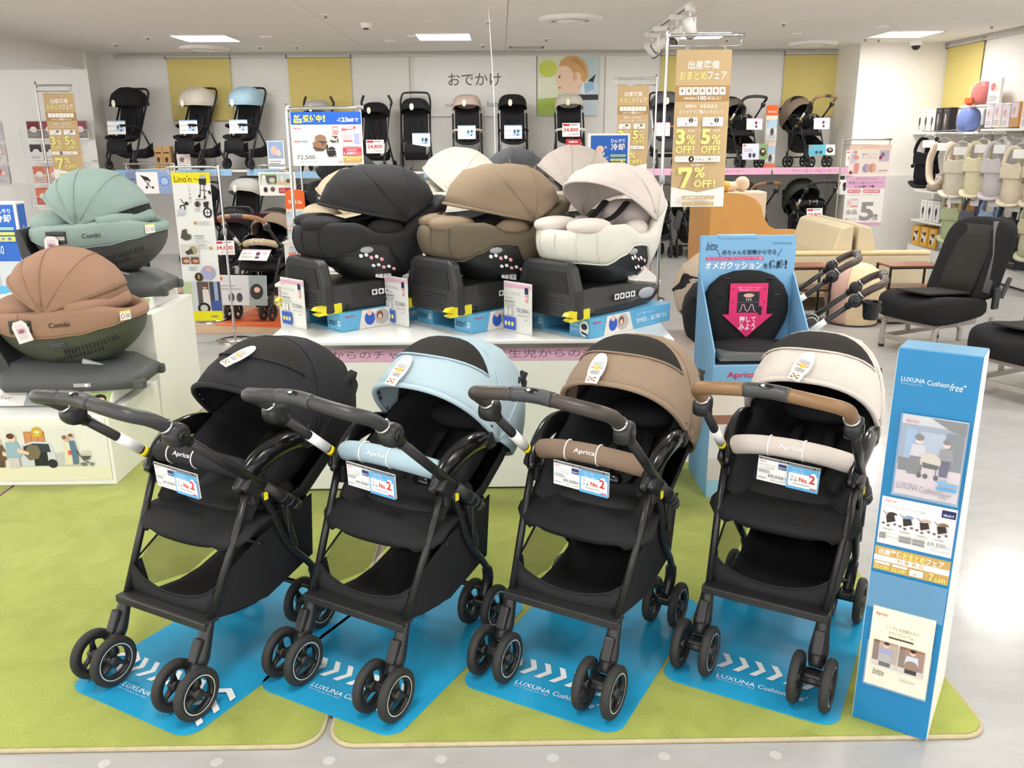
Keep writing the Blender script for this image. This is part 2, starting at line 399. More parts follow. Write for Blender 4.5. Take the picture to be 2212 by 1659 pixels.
# spotlight track
tr = thing('spotlight_track', 'white ceiling track rail carrying the spotlights', 'track', (1.64, 9.15, CEIL))
B().box((0, 0, -0.014), (0.035, 2.4, 0.028)).build('rail', PWHITE, tr); B().box((0, 0, -0.03), (0.012, 2.36, 0.004)).build('slot', PBLK, tr)
def spot(y, yaw, tilt, label):
    o = thing('spotlight', label, 'spotlight', (1.64, y, CEIL - 0.03), yaw, 'track spotlights')
    B().box((0, 0, -0.025), (0.05, 0.16, 0.05), bev=0.008).build('adapter', PWHITE, o)
    B().cyl((0, 0, -0.05), (0, 0, -0.1), 0.012).box((-0.05, 0, -0.14), (0.008, 0.03, 0.09)).box((0.05, 0, -0.14), (0.008, 0.03, 0.09)).box((0, 0, -0.1), (0.108, 0.03, 0.008)).build('yoke', PWHITE, o)
    Mx = Matrix.Translation((0, 0, -0.17)) @ Matrix.Rotation(tilt, 4, 'X')
    hd = B().lathe([(0.02, 0.09), (0.044, 0.08), (0.048, 0.02), (0.055, -0.08), (0.05, -0.08), (0.044, -0.03)], M=Mx, n=20, cap0=True).build('lamp_head', PWHITE, o)
    B().lathe([(0.049, -0.079), (0.043, -0.04), (0.004, -0.04)], M=Mx, n=20).build('reflector', plast('reflector', (120, 118, 110), 0.2), hd)
    B().lathe([(0.056, -0.075), (0.056, -0.085), (0.047, -0.085)], M=Mx, n=20).build('rim', PBLK, hd)
spot(7.95, R_(150), R_(-50), 'round white spotlight with a dark rim, at the front end of the track')
spot(8.5, R_(120), R_(40), 'white track spotlight between the front one and the far pair')
spot(9.35, R_(60), R_(55), 'white track spotlight of the far pair, tilted sideways')
spot(9.9, R_(-60), R_(50), 'white track spotlight at the far end of the track')
# ================================================================== carpets and mats
def rrect_pts(w, h, r, n=5):
    pts = []
    for cx, cy, a0 in ((w / 2 - r, h / 2 - r, 0), (-w / 2 + r, h / 2 - r, 90), (-w / 2 + r, -h / 2 + r, 180), (w / 2 - r, -h / 2 + r, 270)):
        for k in range(n + 1): a = R_(a0 + 90 * k / n); pts.append((cx + r * math.cos(a), cy + r * math.sin(a)))
    return pts
def carpet_mat():
    m = D.materials.new('green_carpet_pile'); m.use_nodes = True; nt = m.node_tree; bs = nt.nodes['Principled BSDF']
    tc = nt.nodes.new('ShaderNodeTexCoord')
    a = nt.nodes.new('ShaderNodeTexNoise'); a.inputs['Scale'].default_value = 260; a.inputs['Detail'].default_value = 3
    b = nt.nodes.new('ShaderNodeTexNoise'); b.inputs['Scale'].default_value = 7; b.inputs['Detail'].default_value = 6; b.inputs['Distortion'].default_value = 0.8
    for n in (a, b): nt.links.new(tc.outputs['Object'], n.inputs['Vector'])
    ad = nt.nodes.new('ShaderNodeMath'); ad.operation = 'ADD'; ad.use_clamp = False
    ml = nt.nodes.new('ShaderNodeMath'); ml.operation = 'MULTIPLY'; ml.inputs[1].default_value = 0.5
    nt.links.new(a.outputs['Fac'], ad.inputs[0]); nt.links.new(b.outputs['Fac'], ad.inputs[1]); nt.links.new(ad.outputs[0], ml.inputs[0])
    rp = nt.nodes.new('ShaderNodeValToRGB'); rp.color_ramp.elements[0].position = 0.33; rp.color_ramp.elements[1].position = 0.66
    rp.color_ramp.elements[0].color = lin((140, 150, 56)); rp.color_ramp.elements[1].color = lin((172, 181, 86))
    nt.links.new(ml.outputs[0], rp.inputs['Fac']); nt.links.new(rp.outputs['Color'], bs.inputs['Base Color'])
    bs.inputs['Roughness'].default_value = 1.0; bs.inputs['Specular IOR Level'].default_value = 0.1
    bs.inputs['Sheen Weight'].default_value = 0.3
    bp = nt.nodes.new('ShaderNodeBump'); bp.inputs['Strength'].default_value = 0.7; bp.inputs['Distance'].default_value = 0.004
    nt.links.new(a.outputs['Fac'], bp.inputs['Height']); nt.links.new(bp.outputs[0], bs.inputs['Normal'])
    return m
CARP = carpet_mat(); EDGE = fabric('carpet_binding', (186, 174, 142), 0.9, 0.5, 300, 0.08, 30)
def carpet(x0, x1, y0, y1, label):
    o = thing('carpet', label, 'carpet', ((x0 + x1) / 2, (y0 + y1) / 2, 0), 0, 'green display carpets')
    pts = rrect_pts(x1 - x0 - 0.02, y1 - y0 - 0.02, 0.07)
    B().prism(pts, 0.001, 0.012, plane='xy').build('pile', CARP, o)
    B().tube([(p[0], p[1], 0.006) for p in rrect_pts(x1 - x0 - 0.012, y1 - y0 - 0.012, 0.072)], 0.007, 6, closed=True).build('binding', EDGE, o)
carpet(-0.478, 1.3, 1.925, 3.95, 'green carpet under the three strollers with blue, brown and white hoods')
carpet(-2.27, -0.492, 1.925, 4.86, 'green carpet under the all-black stroller')
carpet(-4.05, -2.285, 1.925, 4.86, 'green carpet beside and under the white tiered display')
fd = None
for i in range(9):
    x = -1.62 + i * 0.29
    o = (B().prism([(0.016 * math.cos(R_(k * 20)), 0.016 * math.sin(R_(k * 20))) for k in range(18)], 0, 0.0008, plane='xy').build('floor_dot', mat('grey_sticker', (190, 190, 188), 0.5), None, (x, 1.905 - i * 0.001 - (0.02 if i % 2 == 0 else 0.015), 0.0002)) if fd is None else fd.copy())
    if fd is None: fd = o
    else: COL.objects.link(o); o.location = (x, 1.885 - i * 0.001, 0.0002)
    tag(o, 'round grey sticker on the white floor along the carpet edge', 'floor sticker', 'floor stickers along the carpet')

BLUE = (40, 158, 206)
MATBLUE = mat('blue_mat_vinyl', BLUE, 0.2, 0, 0.02, 30, 0.015, 3, 0.5)
def floor_mat_thing(cx, cy, rz, label, side=False, w=0.5, h=0.78):
    o = thing('floor_mat', label, 'mat', (cx, cy, 0.013), rz, 'blue stroller mats')
    B().prism(rrect_pts(w, h, 0.055), 0, 0.003, plane='xy').build('sheet', MATBLUE, o)
    pr = Print(w, h, 500, 780, y=0)
    def chev(x, y, dx, dy, s, col=(236, 240, 242)):   # a chevron pointing along (dx,dy)
        nx, ny = -dy, dx
        P = lambda a, b: (x + dx * a + nx * b, y + dy * a + ny * b)
        pr.poly([P(-s * .55, -s), P(-s * .05, -s), P(s * .55, 0), P(s * .05, 0)], col); pr.poly([P(s * .05, 0), P(s * .55, 0), P(-s * .05, s), P(-s * .55, s)], col)
    for k in range(7): chev(106 + k * 49, 612, 1, 0, 38)
    for k in range(3 if side else 0):
        chev(50, 712 - k * 60, 0, -1, 42); chev(446, 712 - k * 60, 0, -1, 42)
    pr.text(150, 690, 262, 708, 'LUXUNA', (240, 243, 245)); pr.text(270, 688, 348, 708, 'Cushion', (240, 243, 245)); pr.text(352, 686, 398, 712, 'free', (240, 243, 245), shear=0.3); pr.text(400, 684, 409, 694, '+', (240, 243, 245))
    pr.text(152, 714, 262, 721, 'ラクーナ クッション フリー プラス', (240, 243, 245), res=1)
    po = pr.build(o); po.rotation_euler = (R_(-90), 0, 0); po.location = (0, -h / 2, 0.0036)
    return o

# ================================================================== hoods
def hood_fn(piv, W, prof, q=0.72, pw=0.78):
    th0, th1 = prof[0][0], prof[-1][0]
    def f(u, s, off=0.0):         # u 0..1 front to back, s -1..1 across
        th = R_(th0 + (th1 - th0) * u); Rr = lerp_tab(prof, th0 + (th1 - th0) * u) + off
        a = s * math.pi / 2
        x = (W + off) * math.copysign(abs(math.sin(a)) ** pw, a); rho = Rr * max(0.0, math.cos(a)) ** q
        return Vector((x, piv[0] - math.cos(th) * rho, piv[1] + math.sin(th) * rho))
    return f
def hood(parent, f, m, mwin=None, win=None, seams=(0.33, 0.66), rim=0.009, nu=18, nv=22, u1=1.0, liner=True, rimmat=None, name='hood', wrinkle=0.0):
    b = B(); rows = []
    for i in range(nu + 1):
        u = u1 * i / nu
        rows.append([f(u, -1 + 2 * j / nv, wrinkle * math.sin(9 * u + 3 * math.sin(j * 1.1)) * math.cos(j * 0.7)) for j in range(nv + 1)])
    b.loft(rows, 0, cu=False)
    h = b.build(name, m, parent, solid=0.006)
    B().tube([f(0, -1 + 2 * j / nv, 0.002) for j in range(nv + 1)], rim, 8).build('hood_rim', rimmat or m, h)
    sb = B()
    for u in seams: sb.tube([f(u, -0.97 + 1.94 * j / nv, 0.004) for j in range(nv + 1)], 0.0028, 6)
    if seams: sb.build('seam', m, h)
    if win:
        ua, ub, sw = win; wb = B(); rows = []
        for i in range(9):
            r = []
            for j in range(15):
                s = -sw + 2 * sw * j / 14; e = 1 - (abs(s) / sw) ** 2
                uc = (ua + ub) / 2 + 0.03 * (1 - e); r.append(f(uc + (i / 8 - 0.5) * (ub - ua) * e, s, 0.0065))
            rows.append(r)
        wb.loft(rows, 0, cu=False).build('mesh_window', mwin, h)
        wb = B(); wb.tube([f((ua + ub) / 2 + 0.03 * (abs(s) / sw) ** 2 - 0.5 * (ub - ua) * (1 - (abs(s) / sw) ** 2), s, 0.007) for s in [-sw + 2 * sw * j / 14 for j in range(15)]], 0.003, 6)
        wb.build('window_edge', m, h)
    if liner:
        b = B(); b.loft([[f(0.3 + 0.7 * u1 * i / 10 * 0.98, (-1 + 2 * j / nv) * 0.98, -0.012) for j in range(nv + 1)] for i in range(11)], 0, cu=False); b.build('lining', BLK, h)
    return h

def wheel(parent, c, r, wd, side=0, ring=True, spokes=3, name='wheel', ph=0.3):
    cx, cy, cz = c
    w = D.objects.new(name, None); COL.objects.link(w); w.parent = parent; w.location = c; w.empty_display_size = 0.02
    ty = B().lathe([(r * .72, -wd * .42), (r * .9, -wd * .5), (r * .985, -wd * .3), (r, 0), (r * .985, wd * .3), (r * .9, wd * .5), (r * .72, wd * .42)], ax='x', n=30, cv=True).build('tyre', RUB, w)
    b = B().lathe([(r * .74, -wd * .36), (r * .74, wd * .36), (r * .62, wd * .34), (r * .62, -wd * .34)], ax='x', n=30, cv=True)
    b.lathe([(0.001, -wd * .45), (r * .2, -wd * .45), (r * .22, wd * .45), (0.001, wd * .45)], ax='x', n=14)
    for k in range(spokes):
        a = ph + 2 * math.pi * k / spokes; d = Vector((0, math.cos(a), math.sin(a)))
        b.tube([d * r * .15, d * r * .45, d * r * .68], [r * .16, r * .11, r * .15], 8, flat=0.8)
    b.build('rim', PBLK, w)
    if ring:
        for sx in ((side,) if side else (-1, 1)):
            B().lathe([(r * .735, sx * wd * .44), (r * .70, sx * wd * .44)], ax='x', n=30).build('reflective_ring', mat('reflective_ring', (214, 222, 224), 0.4), w)
    return w

# ================================================================== the display strollers
def big_stroller(x, y, rz, hoodc, guardc, gripc, label, key, scale=1.0, handle_back=False, cards=True, group='strollers on the blue mats', grip_mat=None, ring=True):
    t = thing('stroller', label, 'stroller', (x, y, 0.016), rz, group)
    if scale != 1.0: t.scale = (scale,) * 3
    HM = fabric('hood_' + key, hoodc, 0.8, 0.2, 1100, 0.03); GM = fabric('guard_' + key, guardc, 0.8, 0.2, 1100, 0.03)
    GR = grip_mat or mat('grip_' + key, gripc, 0.42, 0, 0.06, 500, 0.04, 12)
    for s in (-1, 1):
        # front leg
        B().tube([(s * .19, .29, .575), (s * .185, .225, .435), (s * .169, .122, .236)], .0115, 10).build('front_leg', TUBE, t)
        # caster housing + twin wheels
        hb = B(); hb.tube(crv([(s * .168, .118, .232), (s * .168, .1, .19), (s * .168, .075, .14), (s * .168, .045, .1)], 3), [.017, .017, .018, .019, .021, .023, .025, .024, .021, .017], 10, flat=1.1)
        hb.box((s * .168 , .066, .165), (.03, .026, .07), bev=.006, rot=Matrix.Rotation(R_(-28), 3, 'X'))
        fk = hb.build('caster_fork', PBLK, t)
        B().cyl((s * .168 - .036, .014, .075), (s * .168 + .036, .014, .075), .012).box((s * .168, .03, .084), (.05, .045, .022), bev=.006).build('axle', PBLK, fk)
        for k in (-1, 1): wheel(t, (s * .168 + k * .043, .014, .075), .075, .026, k, ring, ph=.5 + k)
        # push tube with sleeve
        a = Vector((s * .2, .058, .81)); e = Vector((s * .2, .475, .45)); d = e - a
        pt = B().tube([a, a + d * .72], .0125, 10, flat=1.15).build('push_tube', TUBE, t)
        B().tube([a + d * .68, a + d * .80, a + d * .81, a + d * .9, a + d * .91, e], [.0175, .018, .0205, .0205, .0185, .0185], 12).build('tube_sleeve', PBLK, pt)
        rb = B()
        for k in (.84, .905, .955): rb.tube([a + d * k, a + d * (k + .012)], .0222, 12)
        rb.build('sleeve_ring', PBLK, pt)
        if s < 0:
            u0, u1 = .30, .47; nrm = Vector((-.3, -.65, .7)).normalized()
            B().tube([a + d * u0, a + d * u1], .0137, 10, flat=1.15).build('white_label', ink((236, 236, 236)), pt)
            B().tube([a + d * .485, a + d * .52], .0135, 10, flat=1.15).build('yellow_label', ink((236, 214, 30)), pt)
        # hinge hub
        hb = B(); hb.lathe([(.012, -.022), (.03, -.02), (.033, -.008), (.033, .008), (.03, .02), (.012, .022)], (s * .2, .058, .81), 'x', 20, cap0=True, cap1=True)
        hb.tube([a + d * .0, a + d * .09], [.021, .017], 10); hb.tube([(s * .2, .058, .81), (s * .196, .035, .838)], [.021, .019], 10)
        hu = hb.build('hinge_hub', PBLK, t)
        B().lathe([(.001, 0), (.013, 0), (.013, .003), (.001, .003)], (s * .2221, .058, .81), 'x', 12).build('hinge_bolt', PGLOSS, hu)
        B().cyl((s * .196, .0365, .8365), (s * .1955, .0315, .8415), .0215, 16).build('silver_ring', CHROME, hu)
        # leg joint bracket
        B().box((s * .197, .3, .577), (.03, .075, .05), bev=.01, rot=Matrix.Rotation(R_(-40), 3, 'X')).box((s * .19, .305, .545), (.028, .03, .06), bev=.008).build('joint_bracket', PBLK, t)
        # rear leg + twin wheels
        rl = crv([(s * .195, .33, .55), (s * .193, .375, .46), (s * .19, .43, .34), (s * .185, .51, .245), (s * .176, .55, .195), (s * .172, .56, .15), (s * .168, .54, .09)], 4)
        n = len(rl); B().tube(rl, [.0115 if k < n * .62 else .018 - .004 * (k / n > .95) for k in range(n)], 10).build('rear_leg', TUBE, t)
        B().box((s * .19, .435, .4), (.03, .022, .17), bev=.008, rot=Matrix.Rotation(R_(14), 3, 'X')).box((s * .203, .43, .43), (.012, .016, .1), bev=.004).build('fold_lever', PBLK, t)
        B().box((s * .208, .34, .535), (.004, .014, .024)).build('yellow_marker', YEL, t)
        ra = B().cyl((s * .168 - .036, .535, .075), (s * .168 + .036, .535, .075), .012).box((s * .168, .53, .092), (.045, .05, .024), bev=.006).build('rear_axle', PBLK, t)
        for k in (-1, 1): wheel(t, (s * .168 + k * .043, .535, .075), .075, .026, k, ring, ph=.9 + k)
        # arm frame
        ap = crv([(s * .178, .255, .57), (s * .188, .31, .625), (s * .192, .40, .66), (s * .19, .50, .655), (s * .18, .6, .615)], 5)
        n = len(ap)
        B().tube(ap, [.012 + .012 * math.sin(math.pi * k / (n - 1)) for k in range(n)], 10, flat=1.5).build('arm_frame', PGLOSS, t)
        B().box((s * .2, .535, .645), (.022, .035, .05), bev=.006, rot=Matrix.Rotation(R_(20), 3, 'X')).cyl((s * .2, .52, .63), (s * .2, .55, .69), .006).build('hood_clip', PBLK, t)
    # handle
    hp = crv([(-.196, .0315, .8415), (-.194, -.012, .871), (-.175, -.054, .892), (-.12, -.068, .903), (-.055, -.064, .908)], 6)
    for s in (1, -1):
        B().tube([(p[0] * s, p[1], p[2]) for p in hp], .0185, 14).build('handle_grip', GR, t)
    hc = B().tube(crv([(-.058, -.0642, .9078), (-.02, -.059, .9095), (.02, -.059, .9095), (.058, -.0642, .9078)], 4), .0197, 14).build('handle_centre', plast('handle_grey', (62, 63, 65), .42), t)
    nb = Vector((0, -.55, .83)).normalized(); Mb = Matrix.Translation(Vector((0, -.0588, .9095)) + nb * .0185) @ nb.to_track_quat('Z', 'Y').to_matrix().to_4x4()
    B().ell((0, 0, 0), (.021, .0085, .003), M=Mb).build('fold_button', PGLOSS, hc); B().ell((-.008, 0, .0022), (.006, .004, .0016), M=Mb).build('button_mark', PWHITE, hc)
    # cable sleeve / front bar
    fb = B().box((0, .118, .232), (.365, .052, .012), bev=.004).box((0, .093, .226), (.365, .008, .024), bev=.003)
    fb.build('footrest_bar', plast('bar_black', (40, 40, 41), .42), t)
    B().tube([(-.165, .54, .13), (.165, .54, .13)], .009, 8).build('rear_crossbar', TUBE, t)
    B().tube([(-.18, .33, .38), (.18, .33, .38)], .008, 8).build('seat_crossbar', TUBE, t)
    # basket
    bk = B(); N = 12
    fr = []
    for i in range(N + 1):
        xx = -.165 + .33 * i / N; e = 1 - (2 * i / N - 1) ** 2
        fr.append(xx)
    top = [Vector((xx, .15 - .012 * (1 - (2 * i / N - 1) ** 2), .315 - .05 * (1 - (2 * i / N - 1) ** 2) ** .7)) for i, xx in enumerate(fr)]
    bot = [Vector((xx * .98, .135, .225)) for xx in fr]
    bk.loft([bot, [(a + b) / 2 + Vector((0, -.006, 0)) for a, b in zip(bot, top)], top], 0, cu=False)
    floor_ = [[Vector((-.16 + .32 * i / N, .135 + .42 * j / 5, .225 - .045 * math.sin(math.pi * j / 5) + .02 * j / 5)) for i in range(N + 1)] for j in range(6)]
    bk.loft(floor_, 0, cu=False)
    bk.loft([[Vector((-.165 + .33 * i / N, .555, .245 + .2 * k)) for i in range(N + 1)] for k in (0, .5, 1)], 0, cu=False)
    bk.add([(.168, .14, .225), (.168, .15, .315), (.178, .33, .40), (.182, .56, .45), (.168, .56, .24), (.166, .35, .19)], [(0, 1, 2, 5), (5, 2, 3, 4)], 0, False)
    bk.add([(-.168, .14, .225), (-.168, .15, .315), (-.169, .185, .32), (-.167, .2, .22)], [(0, 1, 2, 3)], 0, False)
    bk.add([(-.182, .56, .45), (-.17, .5, .44), (-.168, .52, .25), (-.168, .56, .25)], [(0, 1, 2, 3)], 0, False)
    bo = bk.build('basket', BLK, t, solid=.003)
    B().tube(top, .004, 6).tube([(.168, .15, .315), (.178, .33, .40), (.182, .56, .45)], .0035, 6).tube([(-.168, .15, .315), (-.178, .33, .40), (-.182, .56, .45)], .0035, 6).build('basket_edge', BLK, bo)
    B().add([(-.169, .185, .32), (-.178, .33, .42), (-.178, .5, .45), (-.168, .52, .235), (-.166, .35, .192), (-.167, .2, .22)], [(0, 1, 2, 3, 4, 5)]).build('mesh_side', mat('black_sheer_mesh', (30, 30, 26), .9, alpha=.5), bo)
    # seat bucket: U sections from knees to head
    path = [(.30, .43, .185, .05), (.37, .445, .182, .10), (.45, .45, .18, .15), (.55, .49, .175, .17), (.68, .56, .17, .16), (.80, .64, .165, .13), (.88, .70, .15, .08)]
    rows = []
    for (py, pz, pw, ph_) in path:
        r = []
        for k in range(15):
            a = -1 + 2 * k / 14; xx = pw * math.copysign(abs(a) ** .7, a); zz = ph_ * max(0, (abs(a) - .45) / .55) ** 1.3
            r.append(Vector((xx, py - zz * .35, pz + zz)))
        rows.append(r)
    B().loft(rows, 0, cu=False).build('seat_shell', BLK, t, solid=.025)
    # outer back fabric
    rows = []
    for (py, pz, pw) in ((.50, .40, .17), (.62, .42, .175), (.74, .50, .18), (.85, .60, .178), (.93, .70, .16)):
        rows.append([Vector((pw * math.sin(R_(-90 + 180 * k / 12)), py + .0 - .1 * (1 - math.cos(R_(-90 + 180 * k / 12))), pz - .03 * math.cos(R_(-90 + 180 * k / 12)) + .07 * (1 - math.cos(R_(-90 + 180 * k / 12))))) for k in range(13)])
    B().loft(rows, 0, cu=False).build('back_cover', BLK, t, solid=.004)
    # footrest pad
    rows = []
    for i in range(13):
        v = i / 12; hw = .212 * (1 - .3 * max(0, (.25 - v) / .25) ** 2.4) if v < .25 else .212 - .05 * (v - .25)
        yy = .175 + .27 * v; zz = .424 + .034 * math.sin(min(1, v / .4) * math.pi / 2) - .012 * max(0, v - .5)
        rows.append([Vector((hw * math.sin(R_(-90 + 180 * k / 16)), yy + .04 * (1 - v) * (1 - math.cos(R_(-90 + 180 * k / 16))), zz + .012 * math.cos(R_(-90 + 180 * k / 16)) - .012)) for k in range(17)])
    fp = B().loft(rows, 0, cu=False).build('footrest_pad', BLK, t, solid=.03)
    B().ell((0, .405, .468), (.155, .1, .026), n=24, p=.8).build('seat_cushion', BLK2, t)
    for s in (-1, 1):
        B().ell((s * .125, .46, .475), (.04, .075, .045)).build('side_bolster', BLK2, t)
        B().tube(crv([(s * .05, .66, .60), (s * .055, .58, .545), (s * .04, .50, .505), (s * .02, .45, .485)], 4), .018, 8, flat=.35).build('harness_strap', BLK, t)
    B().ell((0, .46, .49), (.035, .02, .03), p=.7).build('buckle', PGLOSS, t)
    B().ell((0, .715, .645), (.12, .09, .035), M=None, p=.8).build('head_cushion', BLK2, t)
    # guard bar
    gp = crv([(-.178, .33, .605), (-.158, .298, .625), (-.09, .262, .648), (0, .25, .656), (.09, .262, .648), (.158, .298, .625), (.178, .33, .605)], 5)
    n = len(gp); gb = B().tube(gp[4:-4], .029, 14, flat=1.02).build('guard_bar', GM, t)
    for s in (-1, 1): B().tube(gp[:6] if s < 0 else gp[-6:], .021, 12).build('guard_end', plast('guard_end', (70, 71, 73), .3), gb)
    gx = B(); pp = Print(.075, .02, 75, 20, x0=-.0375, z1=.01, y=0)
    pp.text(4, 2, 71, 19, 'Aprica', (235, 235, 233) , .012); po = pp.build(gb, 'logo')
    po.location = (0.012, .2225, .668); po.rotation_euler = (R_(-28), 0, 0)
    for xx in (-.052, .047):
        cw = B(); cw.tube([(xx, .254 + .0312 * math.sin(R_(a)), .6545 + .0312 * math.cos(R_(a))) for a in range(0, 360, 30)], .0022, 5, closed=True)
        cw.build('white_tie', PWHITE, gb)
    for s in (1,):
        pp = Print(.05, .014, 50, 14, x0=-.025, z1=.007, y=0); pp.text(2, 1, 48, 13, 'Aprica', (120, 120, 122), .01); po = pp.build(t, 'frame_logo')
        po.location = (s * .2155, .47, .672); po.rotation_euler = (R_(15), 0, R_(90))
    # hood
    f = hood_fn((.585, .63), .2, [(46, .27), (75, .278), (103, .298), (130, .325), (160, .345), (190, .32), (214, .26)])
    hd = hood(t, f, HM, fabric('hood_mesh', (38, 36, 33), .8, .4, 1500), (.15, .31, .6), seams=(.34, .6), wrinkle=.002)
    for s in (-.62, -.72): 
        p = f(.015, s, -.008); B().ell(p, (.006, .006, .006)).build('snap_button', PBLK, hd)
    return t, f

def hang_tag(x, y, rz, f, u, s, label, key, tilt=0):
    p = f(u, s, .02); q = f(u + .05, s, .022); M0 = Matrix.Translation((x, y, .016)) @ Matrix.Rotation(rz, 4, 'Z')
    wp, wq = M0 @ p, M0 @ q
    px = M0 @ f(u, s + .08, .02)
    up_ = (wq - wp).normalized(); ex = (px - wp); ex = (ex - up_ * ex.dot(up_)).normalized(); nn = up_.cross(ex)   # points inward
    t = tag(D.objects.new('hang_tag', None), label, 'tag', 'white hang tags on the hoods'); COL.objects.link(t)
    Mr = Matrix((ex, -nn if nn.dot(Vector((0, -1, 0))) > 0 else nn, up_)).transposed().to_4x4()
    Mr.translation = wp - up_ * .05; t.matrix_world = Mr @ Matrix.Rotation(tilt, 4, 'Y')
    pts = [(.026 * math.copysign(abs(math.cos(a)) ** .9, math.cos(a)), .055 + .055 * math.sin(a)) for a in [R_(-40 + 260 * k / 18) for k in range(19)]] + [(-.021, 0.012), (-.019, -.004), (.019, -.004), (.021, .012)]
    B().prism(pts, -.0008, .0008).build('card', ink((247, 246, 243)), t)
    pr = Print(.05, .115, 50, 115, z1=.111, y=-.0012)
    pr.text(13, 30, 36, 34, 'Caution!', (70, 70, 70), res=1)
    for k in range(4): pr.rect(7, 37 + k * 4, 43, 38.6 + k * 4, (130, 128, 128))
    pr.rect(5, 56, 45, 59.5, (228, 120, 70)); pr.rect(19, 52, 30, 66, (244, 206, 60)); pr.text(12, 61, 38, 65, 'ご注意下さい', (226, 96, 84), res=1)
    for k in range(3): pr.rect(10, 70 + k * 5, 41, 72.5 + k * 5, (140, 138, 136))
    pr.rect(7, 88, 43, 113, (244, 234, 212))
    for xx, yy in ((13, 95), (29, 95), (21, 101), (12, 106), (30, 106)): pr.rect(xx, yy, xx + 8, yy + 4, random.choice([(190, 60, 50), (70, 60, 60)]))
    pr.build(t)
    return t

def price_card(x, y, rz, label, dx=-.02):
    t = thing('price_card', label, 'price card', (x, y, .016), rz, 'price cards hung on the guard bars')
    c, s = math.cos(rz), math.sin(rz)
    t.location = (x + c * dx - s * .218, y + s * dx + c * .218, .016 + .551); t.rotation_euler = (R_(6), R_(3), rz)
    W, H = .176, .078
    B().box((0, .002, H / 2), (W, .002, H)).build('card', ink((246, 246, 244)), t)
    pr = Print(W, H, 440, 250)
    pr.rect(0, 0, 440, 22, (120, 122, 124))
    for k in (20, 160, 215, 400): pr.ell(k, 10, 6, 8, (30, 30, 32), 8)
    pr.text(12, 30, 62, 50, 'Aprica', (214, 44, 84), .015)
    pr.text(12, 62, 128, 84, 'ラクーナ クッション', (110, 110, 112), res=1); pr.text(12, 90, 120, 110, 'フリープラスAE', (110, 110, 112), res=1)
    pr.lines(12, 122, 100, 3, 13, (150, 150, 152)); pr.rect(10, 205, 70, 214, (170, 170, 172))
    pr.rect(150, 34, 208, 88, (44, 62, 120)); pr.text(154, 62, 204, 78, 'SELECT', (240, 240, 245), .02, res=1)
    pr.text(84, 160, 192, 196, '69,500', (110, 110, 112), .012); pr.text(194, 168, 212, 188, '円', (110, 110, 112), res=1)
    pr.text(108, 206, 204, 226, '税込76,450円', (140, 140, 142), res=1)
    pr.rect(218, 22, 440, 250, (98, 176, 226)); pr.rrect(228, 86, 432, 222, (247, 247, 245), 8)
    pr.text(250, 34, 330, 54, 'ファースト', (240, 246, 250), .015, res=1); pr.text(246, 60, 350, 82, 'ベビーカー', (240, 246, 250), .015, res=1)
    pr.ell(400, 72, 20, 20, (236, 242, 246)); pr.text(244, 110, 290, 134, '売 上', (130, 130, 132), res=1); pr.text(244, 144, 290, 168, '数 量', (130, 130, 132), res=1)
    pr.text(304, 116, 366, 162, 'No.', (212, 56, 62), .02); pr.text(374, 72, 414, 160, '2', (212, 56, 62), .025)
    pr.rect(264, 186, 380, 192, (150, 150, 152)); pr.rect(384, 206, 428, 216, (214, 60, 110))
    pr.build(t)
    return t

def mxy(cx, cy, rz, lx, ly): return cx + math.cos(rz) * lx - math.sin(rz) * ly, cy + math.sin(rz) * lx + math.cos(rz) * ly
STR = [(-1.038, 2.132, -28.5, (40, 40, 43), (42, 42, 45), (54, 54, 55), 'all-black stroller with charcoal handle, beside the white tiered display', 'black'),
       (-.487, 2.121, -30.5, (172, 193, 203), (166, 189, 201), (50, 50, 51), 'stroller with pale blue hood and pale blue guard bar', 'blue'),
       (.107, 2.119, -30.5, (150, 130, 111), (134, 114, 97), (62, 53, 49), 'stroller with taupe brown hood, taupe guard bar and dark brown handle', 'taupe'),
       (.7005, 2.137, -31.0, (214, 207, 200), (206, 197, 190), (133, 101, 69), 'stroller with off-white hood and tan leather handle', 'white')]
NM = ['all-black', 'pale blue', 'taupe', 'off-white']
for i, (x, y, a, hc, gc, gr, lab, key) in enumerate(STR):
    rz = R_(a)
    t, f = big_stroller(x, y, rz, hc, gc, gr, lab, key)
    hang_tag(x, y, rz, f, (.13, .045, .045, .045)[i], (.0, -.08, -.07, -.04)[i], 'white oval hang tag on the %s hood' % NM[i].replace('all-', ''), key, (R_(20), R_(8), R_(0), R_(16))[i])
    price_card(x, y, rz, 'white and blue No.2 price card hung on the %s guard bar' % NM[i].replace('all-', ''), (-.01, -.005, .005, .012)[i])
    mx_, my_ = mxy(x, y, R_(-29.5), -.0, .325)
    floor_mat_thing(mx_, my_, R_(-29), 'blue vinyl mat with white arrows under the %s stroller' % NM[i].replace('pale blue', 'pale-blue-hooded').replace('taupe', 'taupe-hooded').replace('off-white', 'off-white-hooded'), i == 0)
